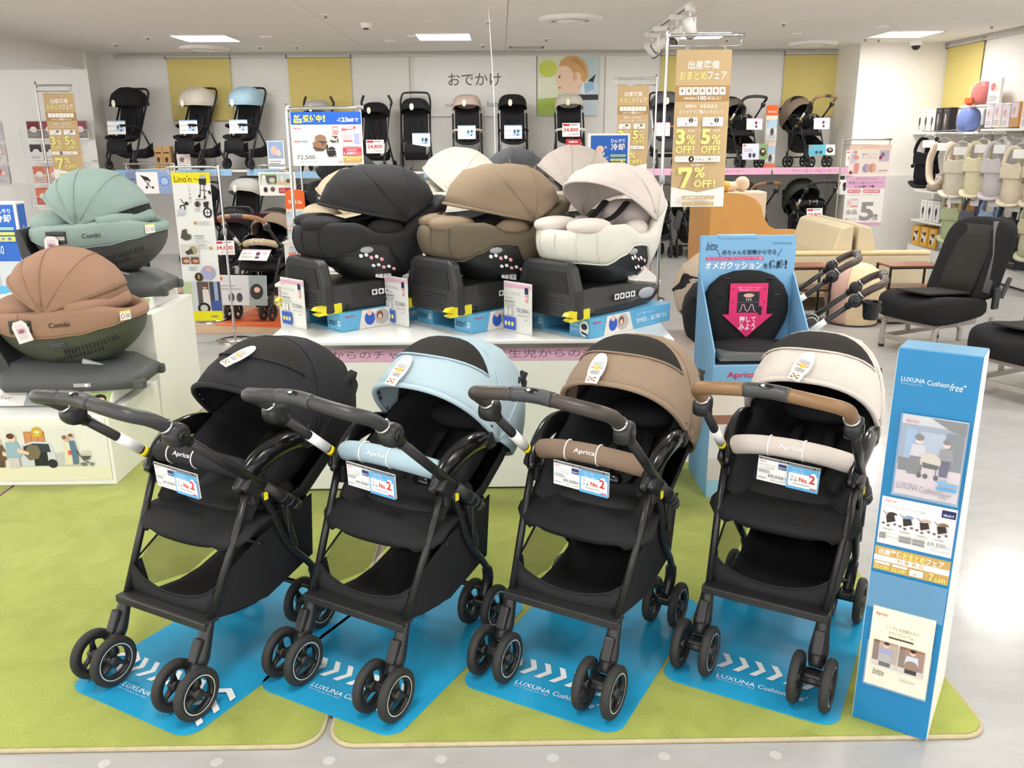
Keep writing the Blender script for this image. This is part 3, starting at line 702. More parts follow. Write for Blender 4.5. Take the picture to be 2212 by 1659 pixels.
# ================================================================== white display units
def block(name, label, cat, x0, x1, y0, y1, z0, z1, m=WHITE, bev=.004, group=None):
    o = B().box((0, 0, (z1 - z0) / 2), (x1 - x0, y1 - y0, z1 - z0), bev=bev).build(name, m, None, ((x0 + x1) / 2, (y0 + y1) / 2, z0))
    return tag(o, label, cat, group)
PINK = (222, 172, 200)
def pink_strip(parent, x0, x1, y, z0, z1, txts, tcol=(110, 96, 108)):
    U = (x1 - x0) * 1000; V = (z1 - z0) * 1000
    pr = Print(x1 - x0, z1 - z0, U, V, x0=x0, z1=z1, y=y - .0012)
    pr.rect(0, 0, U, V, PINK)
    for a, b, t in txts: pr.text((a - x0) * 1000, V * .24, (b - x0) * 1000, V * .80, t, tcol, res=2)
    return pr.build(parent, 'pink_header')
# centre counter
cd = thing('display_counter', 'white glossy counter with a pink lettered strip under the child seats', 'display counter', (-.14, 3.61, .0125))
GLOSSW = mat('white_gloss_top', (240, 240, 238), .12, 0, 0, var=.01, vscale=2)
B().box((0, .52, .34), (1.74, 1.0, .66), bev=.004).build('body', WHITE, cd)
B().box((0, .51, .69), (1.76, 1.04, .02), bev=.004).build('top_panel', GLOSSW, cd)
B().box((0, -.012, .678), (1.76, .012, .016)).build('edge_trim', STEEL, cd)
B().box((0, .52, .006), (1.72, .97, .012)).build('plinth', plast('plinth', (60, 58, 55)), cd)
pink_strip(cd, -.86, .86, .018, .604, .668, [(-.78, .045, '新生児からのチャイルドシート'), (.10, .80, '新生児からのチャイルド')])
# left tiered counter
ld = thing('tiered_display', 'white two-step display stand with printed front, under the two dark-based seats', 'display counter', (-2.6, 3.74, .0125))
B().box((0, .3, .1665), (1.61, .6, .333), bev=.004).build('lower_step', WHITE, ld)
B().box((0, .9, .341), (1.63, .59, .682), bev=.004).build('upper_step', WHITE, ld)
B().box((0, .3, .338), (1.6, .58, .006)).build('lower_cover', CLEAR, ld)
pr = Print(1.58, .3, 1580, 300, x0=-.79, z1=.325, y=-.003)
pr.rect(0, 0, 1580, 300, (228, 226, 220)); pr.rect(0, 0, 1580, 30, (236, 234, 228)); pr.rect(0, 232, 1580, 300, (230, 226, 200))
pr.rect(1120, 45, 1440, 232, (222, 222, 216)); pr.poly([(1120, 200), (1440, 150), (1440, 232), (1120, 232)], (196, 196, 194))
# painted door, car and people (flat print)
pr.rect(1205, 60, 1300, 120, (190, 128, 84))
for k in range(3): pr.rect(1211 + k * 30, 66, 1234 + k * 30, 114, (206, 146, 100))
pr.poly([(1180, 125), (1240, 108), (1320, 112), (1336, 170), (1334, 226), (1180, 226)], (206, 210, 218)); pr.poly([(1195, 132), (1240, 117), (1312, 120), (1318, 160), (1195, 160)], (58, 62, 70)); pr.rect(1236, 160, 1300, 226, (40, 42, 44)); pr.ell(1318, 216, 22, 22, (44, 44, 46))
pr.poly([(1190, 165), (1225, 122), (1262, 128), (1272, 160), (1258, 190), (1215, 200)], (120, 110, 84)); pr.ell(1268, 64, 26, 26, (206, 168, 52)); pr.rect(1256, 56, 1280, 68, (238, 226, 180)); pr.rect(1258, 74, 1278, 77, (238, 226, 180))
for px_, top, c1, c2, hairc in ((1080, 92, (108, 84, 66), (96, 74, 58), (110, 76, 58)), (1150, 76, (150, 180, 196), (205, 198, 196), (92, 62, 48))):
    pr.poly([(px_ - 32, top + 34), (px_ + 22, top + 30), (px_ + 40, top + 90), (px_ + 20, top + 112), (px_ - 36, top + 112)], c1); pr.rect(px_ - 30, top + 110, px_ + 20, 232, c2)
    pr.ell(px_ + 2, top + 14, 18, 19, (232, 200, 178)); pr.ell(px_ - 4, top + 4, 18, 13, hairc); pr.poly([(px_ + 20, top + 60), (px_ + 72, top + 84), (px_ + 66, top + 96), (px_ + 16, top + 82)], (232, 200, 178))
pr.poly([(1385, 110), (1410, 110), (1416, 160), (1412, 222), (1376, 222)], (224, 216, 190)); pr.ell(1394, 94, 11, 13, (226, 190, 168)); pr.ell(1390, 88, 11, 10, (150, 104, 80)); pr.poly([(1408, 104), (1432, 104), (1440, 165), (1436, 218), (1416, 218)], (92, 122, 150)); pr.ell(1420, 84, 11, 12, (226, 190, 168)); pr.ell(1420, 78, 11, 8, (128, 84, 60)); pr.rect(1398, 152, 1412, 172, (224, 92, 68))
pr.line([(1436, 150), (1462, 196), (1490, 212)], 4, (40, 44, 42)); pr.ell(1478, 166, 22, 14, (214, 204, 184), a0=180, a1=360); pr.poly([(1456, 178), (1500, 178), (1488, 196), (1466, 196)], (84, 84, 78))
for xx in (1456, 1470, 1500): pr.ell(xx, 218, 8, 8, (36, 38, 38)); pr.ell(xx, 218, 4, 4, (200, 200, 196))
pr.build(ld, 'front_print')
# upper-step printed riser behind lower seat, and loose leaflet riser
pr = Print(.62, .15, 620, 150, x0=-.26, z1=.31 + .333, y=.597); pr.rect(560, -190, 640, -150, (206, 140, 180)); pr.rect(556, -200, 644, -190, (70, 60, 66)); pr.build(ld, 'pink_price_rail')

# ================================================================== child seats
def bowl_seat(parent, a, b, rim, cut, zb, shell_m, cover_m, inner_m, z_full=.24, sb=.42, inset=.045, depth=.16, names=('lower_shell', 'cover', 'inner_padding'), seam=True, e=.75, back=None, front=None):
    NP = 48
    def plan(k, s):
        t = 2 * math.pi * k / NP; c, q = math.cos(t), math.sin(t)
        return a * s * math.copysign(abs(c) ** e, c), b * s * math.copysign(abs(q) ** e, q)
    def sc(z): 
        u = max(0, min(1, (z - zb) / (z_full - zb))); return sb + (1 - sb) * math.sin(u * math.pi / 2) ** .8
    def pt(k, z, add=0.0):
        s = sc(z); x, y = plan(k, s); L = math.hypot(x, y) or 1
        if back and x > 0: x = plan(k, 1)[0] * lerp_tab(back, z)
        if front and x < 0: x = plan(k, 1)[0] * lerp_tab(front, z)
        return Vector((x + x / L * add, y + y / L * add, z))
    xs = [plan(k, 1)[0] for k in range(NP)]
    low = B().loft([[pt(k, zb + (cut(xs[k]) - zb) * j / 6) for k in range(NP)] for j in range(7)], cap0=True).build(names[0], shell_m, parent)
    rows = [[pt(k, cut(xs[k]) + (rim(xs[k]) - cut(xs[k])) * j / 6, .007 + .006 * math.sin(math.pi * j / 6)) for k in range(NP)] for j in range(7)]
    rows.insert(0, [pt(k, cut(xs[k]) + .003, 0) for k in range(NP)])
    for q, (ins, dz) in enumerate(((.012, .012), (.03, .008), (inset, -.015))):
        rows.append([pt(k, rim(xs[k]), -ins) + Vector((0, 0, dz)) for k in range(NP)])
    cov = B().loft(rows).build(names[1], cover_m, parent)
    if seam: B().tube([pt(k, cut(xs[k]) + .004, .008) for k in range(NP)], .0035, 6, closed=True).build('piping', cover_m, cov)
    rows = []
    for j in range(6):
        u = j / 5; s = 1 - u * .55
        rows.append([Vector((pt(k, rim(xs[k]), -inset).x * s, pt(k, rim(xs[k]), -inset).y * s, rim(xs[k]) - .015 - depth * math.sin(u * math.pi / 2) * (1 if rim(xs[k]) < 9 else 1))) for k in range(NP)])
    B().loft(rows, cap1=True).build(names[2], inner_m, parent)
    return low, cov, pt, xs
def aprica_seat(x, y, z, rz, col, side_c, label, key, turn=0.0, group='child seats on the centre counter', hood_open=False):
    t = thing('child_seat', label, 'child seat', (x, y, z), rz, group)
    CV = fabric('seat_' + key, col, .8, .15, 1000, .03); SD = fabric('seat_side_' + key, side_c, .75, .1, 900, .02)
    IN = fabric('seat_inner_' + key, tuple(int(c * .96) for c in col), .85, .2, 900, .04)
    SH = plast('shell_black', (42, 42, 43), .42, .15, 900)
    # base
    B().loft([[Vector((px_, s * w, zz)) for s, zz in ((-1, z0), (-1, z0 + .03), (-.85, z1), (.85, z1), (1, z0 + .03), (1, z0))] for px_, w, z0, z1 in ((-.30, .17, 0, .115), (-.2, .175, 0, .12), (.0, .17, .0, .115), (.2, .15, .01, .09), (.3, .11, .03, .075))], cap0=True, cap1=True, sm=False).build('base', SH, t, bevel=.006)
    pl = [(-.185, -.005), (.185, -.005), (.18, .12), (.15, .215), (.12, .235), (-.12, .235), (-.15, .215), (-.18, .12)]
    p = B().prism(pl, -.345, -.295, plane='yz').build('rebound_panel', SH, t, bevel=.012)
    B().prism([(-.135, .105), (.135, .105), (.115, .195), (-.115, .195)], -.3475, -.342, plane='yz').build('recess', plast('shell_recess', (24, 24, 25), .6), p)
    sl = B()
    for r in range(5):
        for c in range(11): sl.box((-.3462, -.1 + c * .02, .02 + r * .015), (.003, .011, .005))
    so = sl.build('slots', PBLK, p); so['kind'] = 'stuff'
    for s in (-1, 1):
        yc = B().prism([(-.40, .022), (-.385, .035), (-.26, .04), (-.26, -.002), (-.38, -.006), (-.395, .004), (-.36, .011)], s * .165 - .016, s * .165 + .016).build('isofix_connector', YEL, t)
        B().cyl((-.26, s * .165, .017), (-.225, s * .165, .017), .014).build('connector_joint', PBLK, yc)
    B().ell((.15, -.157, .055), (.06, .008, .026)).build('release_handle', SILV, t)
    pr = Print(.16, .035, 160, 35, x0=-.1, z1=.085, y=-.178)
    for k in range(4): pr.rrect(4 + k * 36, 4, 34 + k * 36, 30, (226, 226, 226), 4); pr.ell(18 + k * 36, 17, 8, 8, (40, 40, 42))
    pr.build(t, 'sticker')
    # rotating seat
    st = D.objects.new('seat', None); COL.objects.link(st); st.parent = t; st.rotation_euler = (0, 0, turn); st.empty_display_size = .05
    rim = lambda xx: lerp_tab([(-.32, .355), (-.22, .375), (-.1, .375), (.03, .325), (.13, .33), (.23, .43), (.325, .47)], xx)
    cut = lambda xx: lerp_tab([(-.32, .225), (-.22, .215), (-.12, .25), (-.04, .292), (.05, .28), (.13, .2), (.2, .125), (.27, .12), (.325, .125)], xx)
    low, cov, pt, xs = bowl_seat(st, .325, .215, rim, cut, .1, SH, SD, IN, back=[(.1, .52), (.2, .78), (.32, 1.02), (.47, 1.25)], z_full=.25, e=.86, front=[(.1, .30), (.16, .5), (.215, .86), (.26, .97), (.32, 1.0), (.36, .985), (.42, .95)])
    # seams on the padded front
    for k in (18, 21, 24, 27, 30):
        sm = B(); sm.tube([pt(k, cut(xs[k]) + (rim(xs[k]) - cut(xs[k])) * j / 6, .009 + .006 * math.sin(math.pi * j / 6)) for j in range(7)], .0022, 5)
        sm.build('seam', SD, cov)
    B().ell((-.04, -.2, .265), (.045, .018, .022), M=None).build('recline_lever', SILV, low)
    # stickers on the near shell side
    for (sx, sz, wd, hh) in ((-.03, .235, .12, .035), (.03, .185, .12, .03), (.04, .135, .075, .028)):
        px_ = Print(wd, hh, 120, 40, x0=-wd / 2, z1=hh / 2, y=0)
        if wd < .1: px_.rect(0, 0, 56, 40, (228, 228, 226)); px_.rect(62, 0, 120, 40, (228, 228, 226)); px_.rect(24, 10, 30, 28, (90, 90, 90)); px_.rect(88, 10, 94, 28, (90, 90, 90))
        else:
            for k in range(5): px_.ell(12 + k * 24, 20 + (-1) ** k * 5, 9, 10, [(228, 228, 226), (228, 228, 226), (226, 168, 170), (228, 228, 226), (226, 150, 158)][k])
        po = px_.build(low, 'sticker'); s_ = .42 + .58 * math.sin(min(1, (sz - .105) / .135) * math.pi / 2) ** .8
        po.location = (sx, -.225 * s_ * (1 - (abs(sx) / .325) ** 3) - .004, sz); po.rotation_euler = (R_(-26), R_(12), R_(0))
    # cushions
    for s in (-1, 1):
        B().ell((-.21, s * .09, .378), (.105, .085, .035), p=.85).build('leg_cushion', CV, st)
        B().ell((.06, s * .15, .345), (.09, .035, .05)).build('side_cushion', CV, st)
        B().tube(crv([(.12, s * .06, .46), (.02, s * .055, .40), (-.08, s * .03, .38)], 4), .02, 8, flat=.35).build('harness_strap', BLK, st)
    B().ell((-.10, 0, .36), (.05, .035, .025), p=.8).build('buckle_pad', CV, st)
    B().ell((.2, 0, .39), (.12, .13, .08), p=.9).build('head_pad', IN, st)
    for s in (-1, 1):
        B().box((.30, s * .222, .375), (.045, .012, .085), bev=.005, rot=Matrix.Rotation(R_(25), 3, 'Y')).build('shell_handle', PBLK, st)
    # hood (built about local x axis -> rotate frame)
    hr = D.objects.new('hood_frame', None); COL.objects.link(hr); hr.parent = st; hr.rotation_euler = (0, 0, R_(-90)); hr.empty_display_size = .05
    # hood frame axes: hood x -> seat -y ; hood y -> seat x
    f = hood_fn((.15, .385), .2, [(12, .36), (25, .352), (40, .335), (55, .29), (75, .25), (100, .235), (130, .215), (150, .2)] if not hood_open else [(32, .335), (42, .325), (55, .29), (75, .25), (100, .235), (130, .215), (150, .2)], q=.66, pw=.85)
    h = hood(hr, f, CV, seams=(.3, .62), rim=.007, liner=not hood_open, wrinkle=.0025, name='hood')
    for u in (.5, .72):
        B().tube([f(u, 0, .0) + Vector((-.012, 0, 0)), f(u, 0, .02), f(u, 0, .0) + Vector((.012, 0, 0))], .003, 6).build('hood_loop', CV, h)
    return t
aprica_seat(-.643, 4.12, .8015, R_(42), (44, 44, 46), (42, 42, 44), 'black child seat with black hood on the white counter', 'black', R_(-20))
aprica_seat(-.06, 4.06, .8015, R_(42), (140, 122, 102), (104, 94, 78), 'brown child seat with brown hood on the white counter', 'brown', R_(-20))
aprica_seat(.45, 3.94, .8015, R_(42), (212, 202, 196), (216, 213, 204), 'ivory child seat with open ivory hood on the white counter', 'ivory', R_(6), hood_open=True)
# blue card risers under the seats
SKY = (96, 172, 214)
def riser(cx, cy, rz, label, kind):
    o = thing('box_riser', label, 'display riser', (cx, cy, .7135), rz, 'blue card risers')
    SB = mat('blue_card', SKY, .45, 0, .02, 60, .01, 3)
    L, Wd, H = .56, .40, .085
    for s in (-1, 1):
        B().box((0, s * (Wd / 2 - .06), H / 2), (L, .12, H), bev=.002).build('side_block', SB, o)
    B().box((0, 0, .003), (L, Wd - .02, .006)).build('tray', SB, o); B().box((.1, 0, H / 2), (.3, Wd - .1, H - .01)).build('core', SB, o)
    # long face print on local -y side
    pr = Print(L, H, 560, 85, x0=-L / 2, z1=H, y=-Wd / 2 - .0008)
    pr.text(20, 12, 70, 28, 'Aprica', (206, 50, 90), .01)
    pr.poly([(110, 0), (260, 0), (290, 85), (90, 85)], (226, 224, 216)); pr.ell(150, 40, 28, 32, (52, 92, 190)); pr.ell(150, 14, 14, 14, (230, 196, 174)); pr.ell(215, 40, 40, 36, (186, 180, 176)); pr.ell(205, 34, 18, 20, (120, 84, 62)); pr.ell(205, 40, 10, 12, (232, 196, 176))
    pr.text(310, 14, 470, 30, 'ベッドで寝ているように', (236, 244, 248), res=1) if kind == 0 else pr.text(310, 14, 440, 26, 'ベッドで寝ているように', (236, 244, 248), res=1)
    pr.text(310, 38, 530, 62, '首が楽な姿勢で呼吸できる' if kind == 0 else '首が安定し、楽に呼吸できる', (240, 246, 250), .012, res=1)
    pr.build(o, 'print')
    # short face print on local -x side
    for s in (-1, 1):
        pr = Print(.118, H, 118, 85, x0=-.059, z1=H, y=0)
        if s > 0 or kind == 0:
            pr.text(6, 6, 40, 14, 'Aprica', (206, 50, 90), .01, res=1); pr.text(10, 30, 66, 62, 'bitte', (40, 44, 60), .0, .3); pr.text(70, 34, 84, 56, 'X', (60, 70, 90)); pr.ell(100, 48, 13, 14, (200, 226, 240)); pr.rect(90, 44, 110, 50, SKY)
        else:
            pr.text(10, 8, 60, 20, '取り付け&', (240, 246, 250), .01, res=1); pr.text(10, 28, 56, 40, '付け替え', (240, 246, 250), .01, res=1); pr.text(10, 48, 50, 60, 'ラクラク', (240, 246, 250), .01, res=1)
            pr.ell(88, 44, 28, 36, (236, 236, 236)); pr.ell(88, 36, 18, 14, (44, 46, 66)); pr.poly([(70, 56), (108, 66), (106, 74), (74, 68)], (44, 46, 66))
        po = pr.build(o, 'end_print'); po.rotation_euler = (0, 0, R_(-90)); po.location = (-L / 2 - .001, s * (Wd / 2 - .06), 0)
    return o
riser(-.643, 4.12, R_(42), 'blue card riser under the black child seat', 0)
riser(-.06, 4.06, R_(42), 'blue card riser under the brown child seat', 0)
riser(.45, 3.94, R_(42), 'blue card riser under the ivory child seat', 1)
# price stands on the counter
def price_stand(x, y, z, rz, label):
    t = thing('price_stand', label, 'price sign', (x, y, z), rz, 'white price stands on the centre counter')
    W, H = .17, .225
    B().box((0, .002, H / 2), (W, .004, H)).build('card', ink((240, 238, 232)), t); B().box((0, .02, .004), (W, .04, .006)).build('foot', CLEAR, t); B().box((0, -.002, H / 2), (W, .0016, H)).build('clear_sleeve', CLEAR, t)
    pr = Print(W, H, 170, 225, y=-.0035)
    pr.rect(4, 8, 166, 24, (222, 172, 198)); pr.rect(132, 18, 152, 46, (36, 42, 84)); pr.rect(134, 50, 150, 82, (232, 160, 158)); pr.rect(138, 58, 146, 72, (246, 214, 212))
    pr.text(8, 28, 28, 35, 'Aprica', (214, 60, 100), res=1); pr.text(8, 44, 104, 58, 'クルリラ ビッテ エックス', (128, 128, 128), res=1); pr.text(8, 66, 56, 78, 'プラス AC', (128, 128, 128), res=1)
    pr.rect(8, 86, 70, 91, (140, 140, 138)); pr.lines(8, 98, 80, 2, 8, (180, 178, 174), 3)
    for k in (0, 1): pr.rrect(10 + k * 24, 116, 31 + k * 24, 150, (196, 196, 192), 4); pr.rrect(12 + k * 24, 119, 29 + k * 24, 147, (238, 236, 230), 3); pr.text(16 + k * 24, 124, 24 + k * 24, 134, 'U', (140, 140, 140), res=1)
    pr.text(84, 112, 150, 132, '72,500', (112, 112, 112), .01); pr.text(152, 118, 162, 130, '円', (112, 112, 112), res=1); pr.text(94, 138, 160, 148, '税込79,750円', (130, 130, 130), res=1); pr.rect(134, 158, 152, 162, (170, 168, 164))
    pr.rect(4, 148 + 8, 78, 214, (62, 98, 192))
    for k in range(3): pr.rrect(12 + k * 21, 178, 26 + k * 21, 196, (236, 226, 120), 4)
    pr.build(t)
price_stand(-.955, 3.905, .714, R_(-41), 'white price stand with blue corner, before the black child seat')
price_stand(-.485, 3.93, .714, R_(-47), 'white price stand with blue corner, between the black and brown seats')
price_stand(.07, 3.74, .714, R_(-46), 'white price stand with blue corner, between the brown and ivory seats')

# ---- seats with the wide side band (left display)
def combi_seat(x, y, z, rz, col, shellc, label, key, group='child seats on the stepped display', lining=None):
    t = thing('child_seat', label, 'child seat', (x, y, z), rz, group)
    CV = fabric('band_' + key, col, .8, .15, 1000, .03); SH = plast('shell_' + key, shellc, .5, .2, 900); BS = plast('base_grey', (78, 80, 81), .5, .1, 700)
    # base: long low sled
    B().loft([[Vector((px_, s * w, zz)) for s, zz in ((-1, z0), (-1, z0 + .045), (-.75, z1), (.75, z1), (1, z0 + .045), (1, z0))] for px_, w, z0, z1 in ((-.33, .15, .03, .10), (-.28, .18, .0, .13), (-.1, .19, 0, .125), (.1, .19, 0, .12), (.22, .18, 0, .11), (.30, .16, .0, .075), (.335, .13, .01, .06))], cap0=True, cap1=True).build('base', BS, t)
    B().prism([(-.335, .10), (-.30, .03), (-.24, .02), (-.26, .13), (-.32, .26), (-.345, .36), (-.375, .35), (-.365, .22)], -.15, .15).build('support_arm', PDK, t, bevel=.01)
    for s in (-1, 1):
        B().box((.31, s * .14, .02), (.09, .04, .05), bev=.012).build('base_foot', BS, t)
    B().box((.08, -.19, .03), (.08, .006, .018), bev=.002).build('base_button', SILV, t); B().box((.1, -.193, .03), (.016, .006, .016), bev=.002).build('button_cap', PWHITE, t)
    B().box((.12, -.13, .118), (.1, .02, .025), bev=.004, rot=Matrix.Rotation(R_(20), 3, 'Y')).build('lock_tab', SILV, t)
    rim = lambda xx: lerp_tab([(-.33, .35), (-.2, .365), (0, .38), (.1, .392), (.2, .39), (.33, .365)], xx)
    cut = lambda xx: lerp_tab([(-.33, .295), (-.2, .265), (-.05, .258), (.1, .272), (.22, .30), (.33, .33)], xx)
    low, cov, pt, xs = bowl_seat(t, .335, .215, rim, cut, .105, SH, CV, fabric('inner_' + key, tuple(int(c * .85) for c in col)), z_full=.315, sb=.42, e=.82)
    # ventilation slots on near side
    vs = B(); cnt = 0
    for r in range(2):
        for k in range(15):
            xx = .02 + k * .0165 - r * .07
            for zz0, hh in (((.195 + k * .0042, .045) if r == 0 else (.145 + k * .004, .03)),):
                q = (zz0 - .105) / .21; s_ = .42 + .58 * math.sin(max(0, min(1, q)) * math.pi / 2) ** .8
                if abs(xx) > .335 * s_ * .93: continue
                yy = -.215 * s_ * (1 - (abs(xx) / (.335 * s_)) ** (2 / .82)) ** (.82 / 2)
                vs.box((xx, yy - .001, zz0), (.005, .006, hh), rot=Matrix.Rotation(R_(-24), 3, 'Y') @ Matrix.Rotation(R_(-32), 3, 'X'))
    vo = vs.build('vent_slots', PBLK, low); vo['kind'] = 'stuff'
    pr = Print(.085, .045, 85, 45, x0=-.0425, z1=.0225, y=0); pr.rect(0, 0, 85, 45, (48, 50, 50)); pr.lines(6, 6, 80, 4, 9, (110, 112, 112), 2.5); po = pr.build(low, 'label_plate'); po.location = (.0, -.2, .235); po.rotation_euler = (R_(-18), R_(-6), 0)
    # grab handle window in the band
    B().box((-.14, -.222, .318), (.10, .012, .062), bev=.005).build('handle_recess', PBLK, cov); B().box((-.14, -.228, .34), (.09, .012, .018), bev=.004).build('grab_handle', PDK, cov); B().box((-.135, -.2285, .315), (.075, .004, .018)).build('handle_gap', plast('handle_gap', (196, 186, 176)), cov)
    pr = Print(.1, .027, 75, 20, x0=-.05, z1=.0135, y=0); pr.text(2, 1, 72, 19, 'Combi', tuple(int(c * .35) for c in col), .012); po = pr.build(cov, 'logo'); po.location = (.035, -.2305, .328); po.rotation_euler = (R_(2), R_(-4), 0)
    pr = Print(.055, .045, 55, 45, x0=-.0275, z1=.0225, y=0); pr.rect(0, 0, 55, 45, (240, 238, 234)); pr.rect(0, 0, 55, 8, (228, 222, 110)); pr.ell(14, 26, 9, 12, (206, 70, 66)); pr.ell(14, 26, 6, 9, (240, 238, 234)); pr.rect(30, 16, 50, 36, (190, 190, 186)); po = pr.build(cov, 'warning_sticker'); po.location = (.30, -.14, .35); po.rotation_euler = (0, 0, R_(52))
    # body pads
    B().ell((-.2, 0, .37), (.13, .165, .07), p=.8).build('leg_rest', CV, t)
    hr = D.objects.new('hood_frame', None); COL.objects.link(hr); hr.parent = t; hr.rotation_euler = (0, 0, R_(-90)); hr.empty_display_size = .05
    f = hood_fn((-.04, .37), .21, [(40, .25), (62, .262), (95, .282), (125, .298), (150, .31), (168, .312), (180, .28)], q=.66, pw=.85)
    h = hood(hr, f, CV, seams=(.18, .36, .60), rim=.006, name='hood', wrinkle=.003, u1=.87)
    B().tube(crv([(-.2, .06, .39), (-.17, .17, .4), (0, .26, .405), (.17, .17, .4), (.2, .06, .39)], 5), .022, 8, flat=1.6).build('hood_base_roll', CV, h)
    B().loft([[f(.86 + .14 * i / 5, -.95 + 1.9 * j / 20, -.004) for j in range(21)] for i in range(6)], 0, cu=False).build('hood_back_lining', lining or BLK, h)
    return t
combi_seat(-2.06, 4.09, .416, R_(3), (158, 124, 104), (70, 75, 64), 'tan child seat with dark green shell on the lower step', 'tan', lining=fabric('tan_lining', (140, 108, 90)))
combi_seat(-2.13, 4.66, .757, R_(4), (138, 158, 152), (74, 75, 75), 'sage green child seat with grey shell on the upper step', 'sage')
def wedge(x0, x1, y, z, label, key):
    o = thing('printed_riser', label, 'display riser', ((x0 + x1) / 2, y, z), 0, 'printed risers on the stepped display'); L = x1 - x0
    B().prism([(-.0, 0), (.42, 0), (.42, .058), (.06, .058)], -L / 2, L / 2, plane='yz').build('riser_body', PWHITE, o)
    pr = Print(L, .075, L * 1000, 75, x0=-L / 2, z1=.075, y=0)
    pr.rect(0, 0, L * 1000, 75, (226, 222, 220)); pr.rect(L * 480, 0, L * 820, 75, (150, 152, 160)); pr.ell(L * 600, 40, 60, 30, (182, 160, 148)); pr.ell(L * 700, 50, 50, 24, (196, 206, 226)); pr.rect(L * 860, 4, L * 990, 70, (170, 186, 120)); pr.ell(L * 925, 44, 34, 26, (40, 34, 34)); pr.ell(L * 935, 52, 20, 16, (226, 190, 170))
    pr.text(L * 1000 * .06, 20, L * 1000 * .4, 40, 'car & stroller', (150, 146, 142), res=1)
    po = pr.build(o, 'print'); po.location = (0, -.001, 0); po.rotation_euler = (R_(-46), 0, 0)
wedge(-2.62, -1.84, 3.88, .356, 'printed white riser under the tan child seat', 'a')
wedge(-2.68, -1.84, 4.45, .697, 'printed white riser under the sage green child seat', 'b')
# paper tags on the two seats
def paper_tag(x, y, z, rz, ry, label):
    t = thing('paper_tag', label, 'tag', (x, y, z), rz, 'pale pink tags on the stepped-display seats'); t.rotation_euler = (0, ry, rz)
    B().prism([(-.034, -.1), (.034, -.1), (.034, -.02), (.02, 0), (-.02, 0), (-.034, -.02)], -.0008, .0008).build('card', ink((238, 226, 228)), t)
    pr = Print(.06, .09, 60, 90, z1=-.004, y=-.0014); pr.text(10, 14, 46, 22, 'おでかけ', (160, 130, 140), res=1); pr.rect(10, 28, 50, 56, (196, 186, 204)); pr.ell(30, 44, 14, 9, (170, 100, 104)); pr.lines(10, 62, 50, 3, 7, (200, 186, 196), 3); pr.build(t)
    B().tube([(0, 0, -.012), (.01, .01, .03)], .0012, 5).build('string', PBLK, t)
paper_tag(-2.19, 3.845, .765, R_(3), R_(-16), 'pale pink tag hanging from the handle of the tan child seat')
paper_tag(-2.27, 4.41, 1.085, R_(4), R_(4), 'pale pink tag hanging from the handle of the sage child seat')

# ================================================================== blue cushion stand (right of the counter)
SB2 = mat('sky_blue_card', (124, 178, 220), .5, 0, .02, 60, .01, 3)
cs = thing('cushion_stand', 'sky blue card stand with a black seat pad and pink arrow', 'display stand', (1.105, 3.69, .0125), R_(1))
B().box((0, 0, .3), (.43, .34, .6), bev=.003).build('base_box', SB2, cs)
B().box((0, .168, .85), (.43, .008, .52), bev=.002).build('back_board', SB2, cs)
pts = [(-.215, .6), (.215, .6), (.215, 1.085), (.195, 1.108), (-.195, 1.108), (-.215, 1.085)]
B().prism(pts, .155, .163).build('header_board', SB2, cs)
for s in (-1, 1): B().prism([(.16, .6), (.16, .95), (.13, .93), (-.165, .66), (-.168, .6)], s * .211 - .003, s * .211 + .003, plane='yz').build('side_wing', SB2, cs)
B().box((-.05, .17, 1.106), (.17, .05, .012)).build('top_tab', SB2, cs)
B().box((0, -.02, .56), (.40, .27, .09)).build('tray_well', PBLK, cs)
pr = Print(.43, .52, 430, 520, z1=1.108, y=.1535)
pr.text(26, 24, 76, 62, 'bitte', (36, 42, 60), 0, .35); pr.text(322, 28, 410, 38, 'LUXUNA Cushion free', (84, 120, 160), 0, .1)
pr.line([(76, 60), (92, 92)], 2.4, (40, 44, 54)); pr.line([(366, 60), (348, 92)], 2.4, (40, 44, 54)); pr.text(98, 60, 342, 84, '赤ちゃんを振動から守る', (40, 44, 54), .008)
pr.rrect(26, 92, 286, 106, (222, 60, 120), 6); pr.text(34, 94, 280, 104, 'ラクーナ ビッテ クッション・ラクーナ クッション フリー プラスに搭載', (244, 220, 232), res=1)
pr.text(24, 112, 282, 148, 'オメガクッション', (246, 248, 250), .03); pr.text(288, 122, 308, 146, 'を', (40, 44, 54), .012); pr.text(312, 108, 378, 148, '体感', (34, 38, 46), .03); pr.text(384, 108, 394, 147, '!', (34, 38, 46), .03)
pr.build(cs, 'header_print')
pr = Print(.43, .6, 430, 600, z1=.6, y=-.1712); pr.text(60, 28, 186, 62, 'Aprica', (206, 44, 84), .02)
pr.rect(0, 110, 430, 560, (214, 202, 196)); pr.rect(0, 110, 430, 220, (226, 216, 208)); pr.rect(0, 220, 430, 262, (150, 108, 90)); pr.poly([(0, 262), (430, 262), (430, 560), (0, 560)], (222, 218, 222)); pr.ell(130, 300, 70, 60, (176, 180, 202)); pr.ell(170, 216, 34, 40, (190, 180, 176)); pr.ell(196, 200, 22, 18, (226, 166, 140)); pr.ell(150, 224, 34, 30, (206, 210, 224)); pr.poly([(0, 420), (430, 380), (430, 560), (0, 560)], (206, 196, 196)); pr.rect(0, 520, 430, 600, (150, 196, 222)); pr.build(cs, 'front_print')
sp = thing('seat_pad', 'black baby seat pad mounted in the sky blue stand', 'seat pad', (1.105, 3.69, .0125), R_(1))
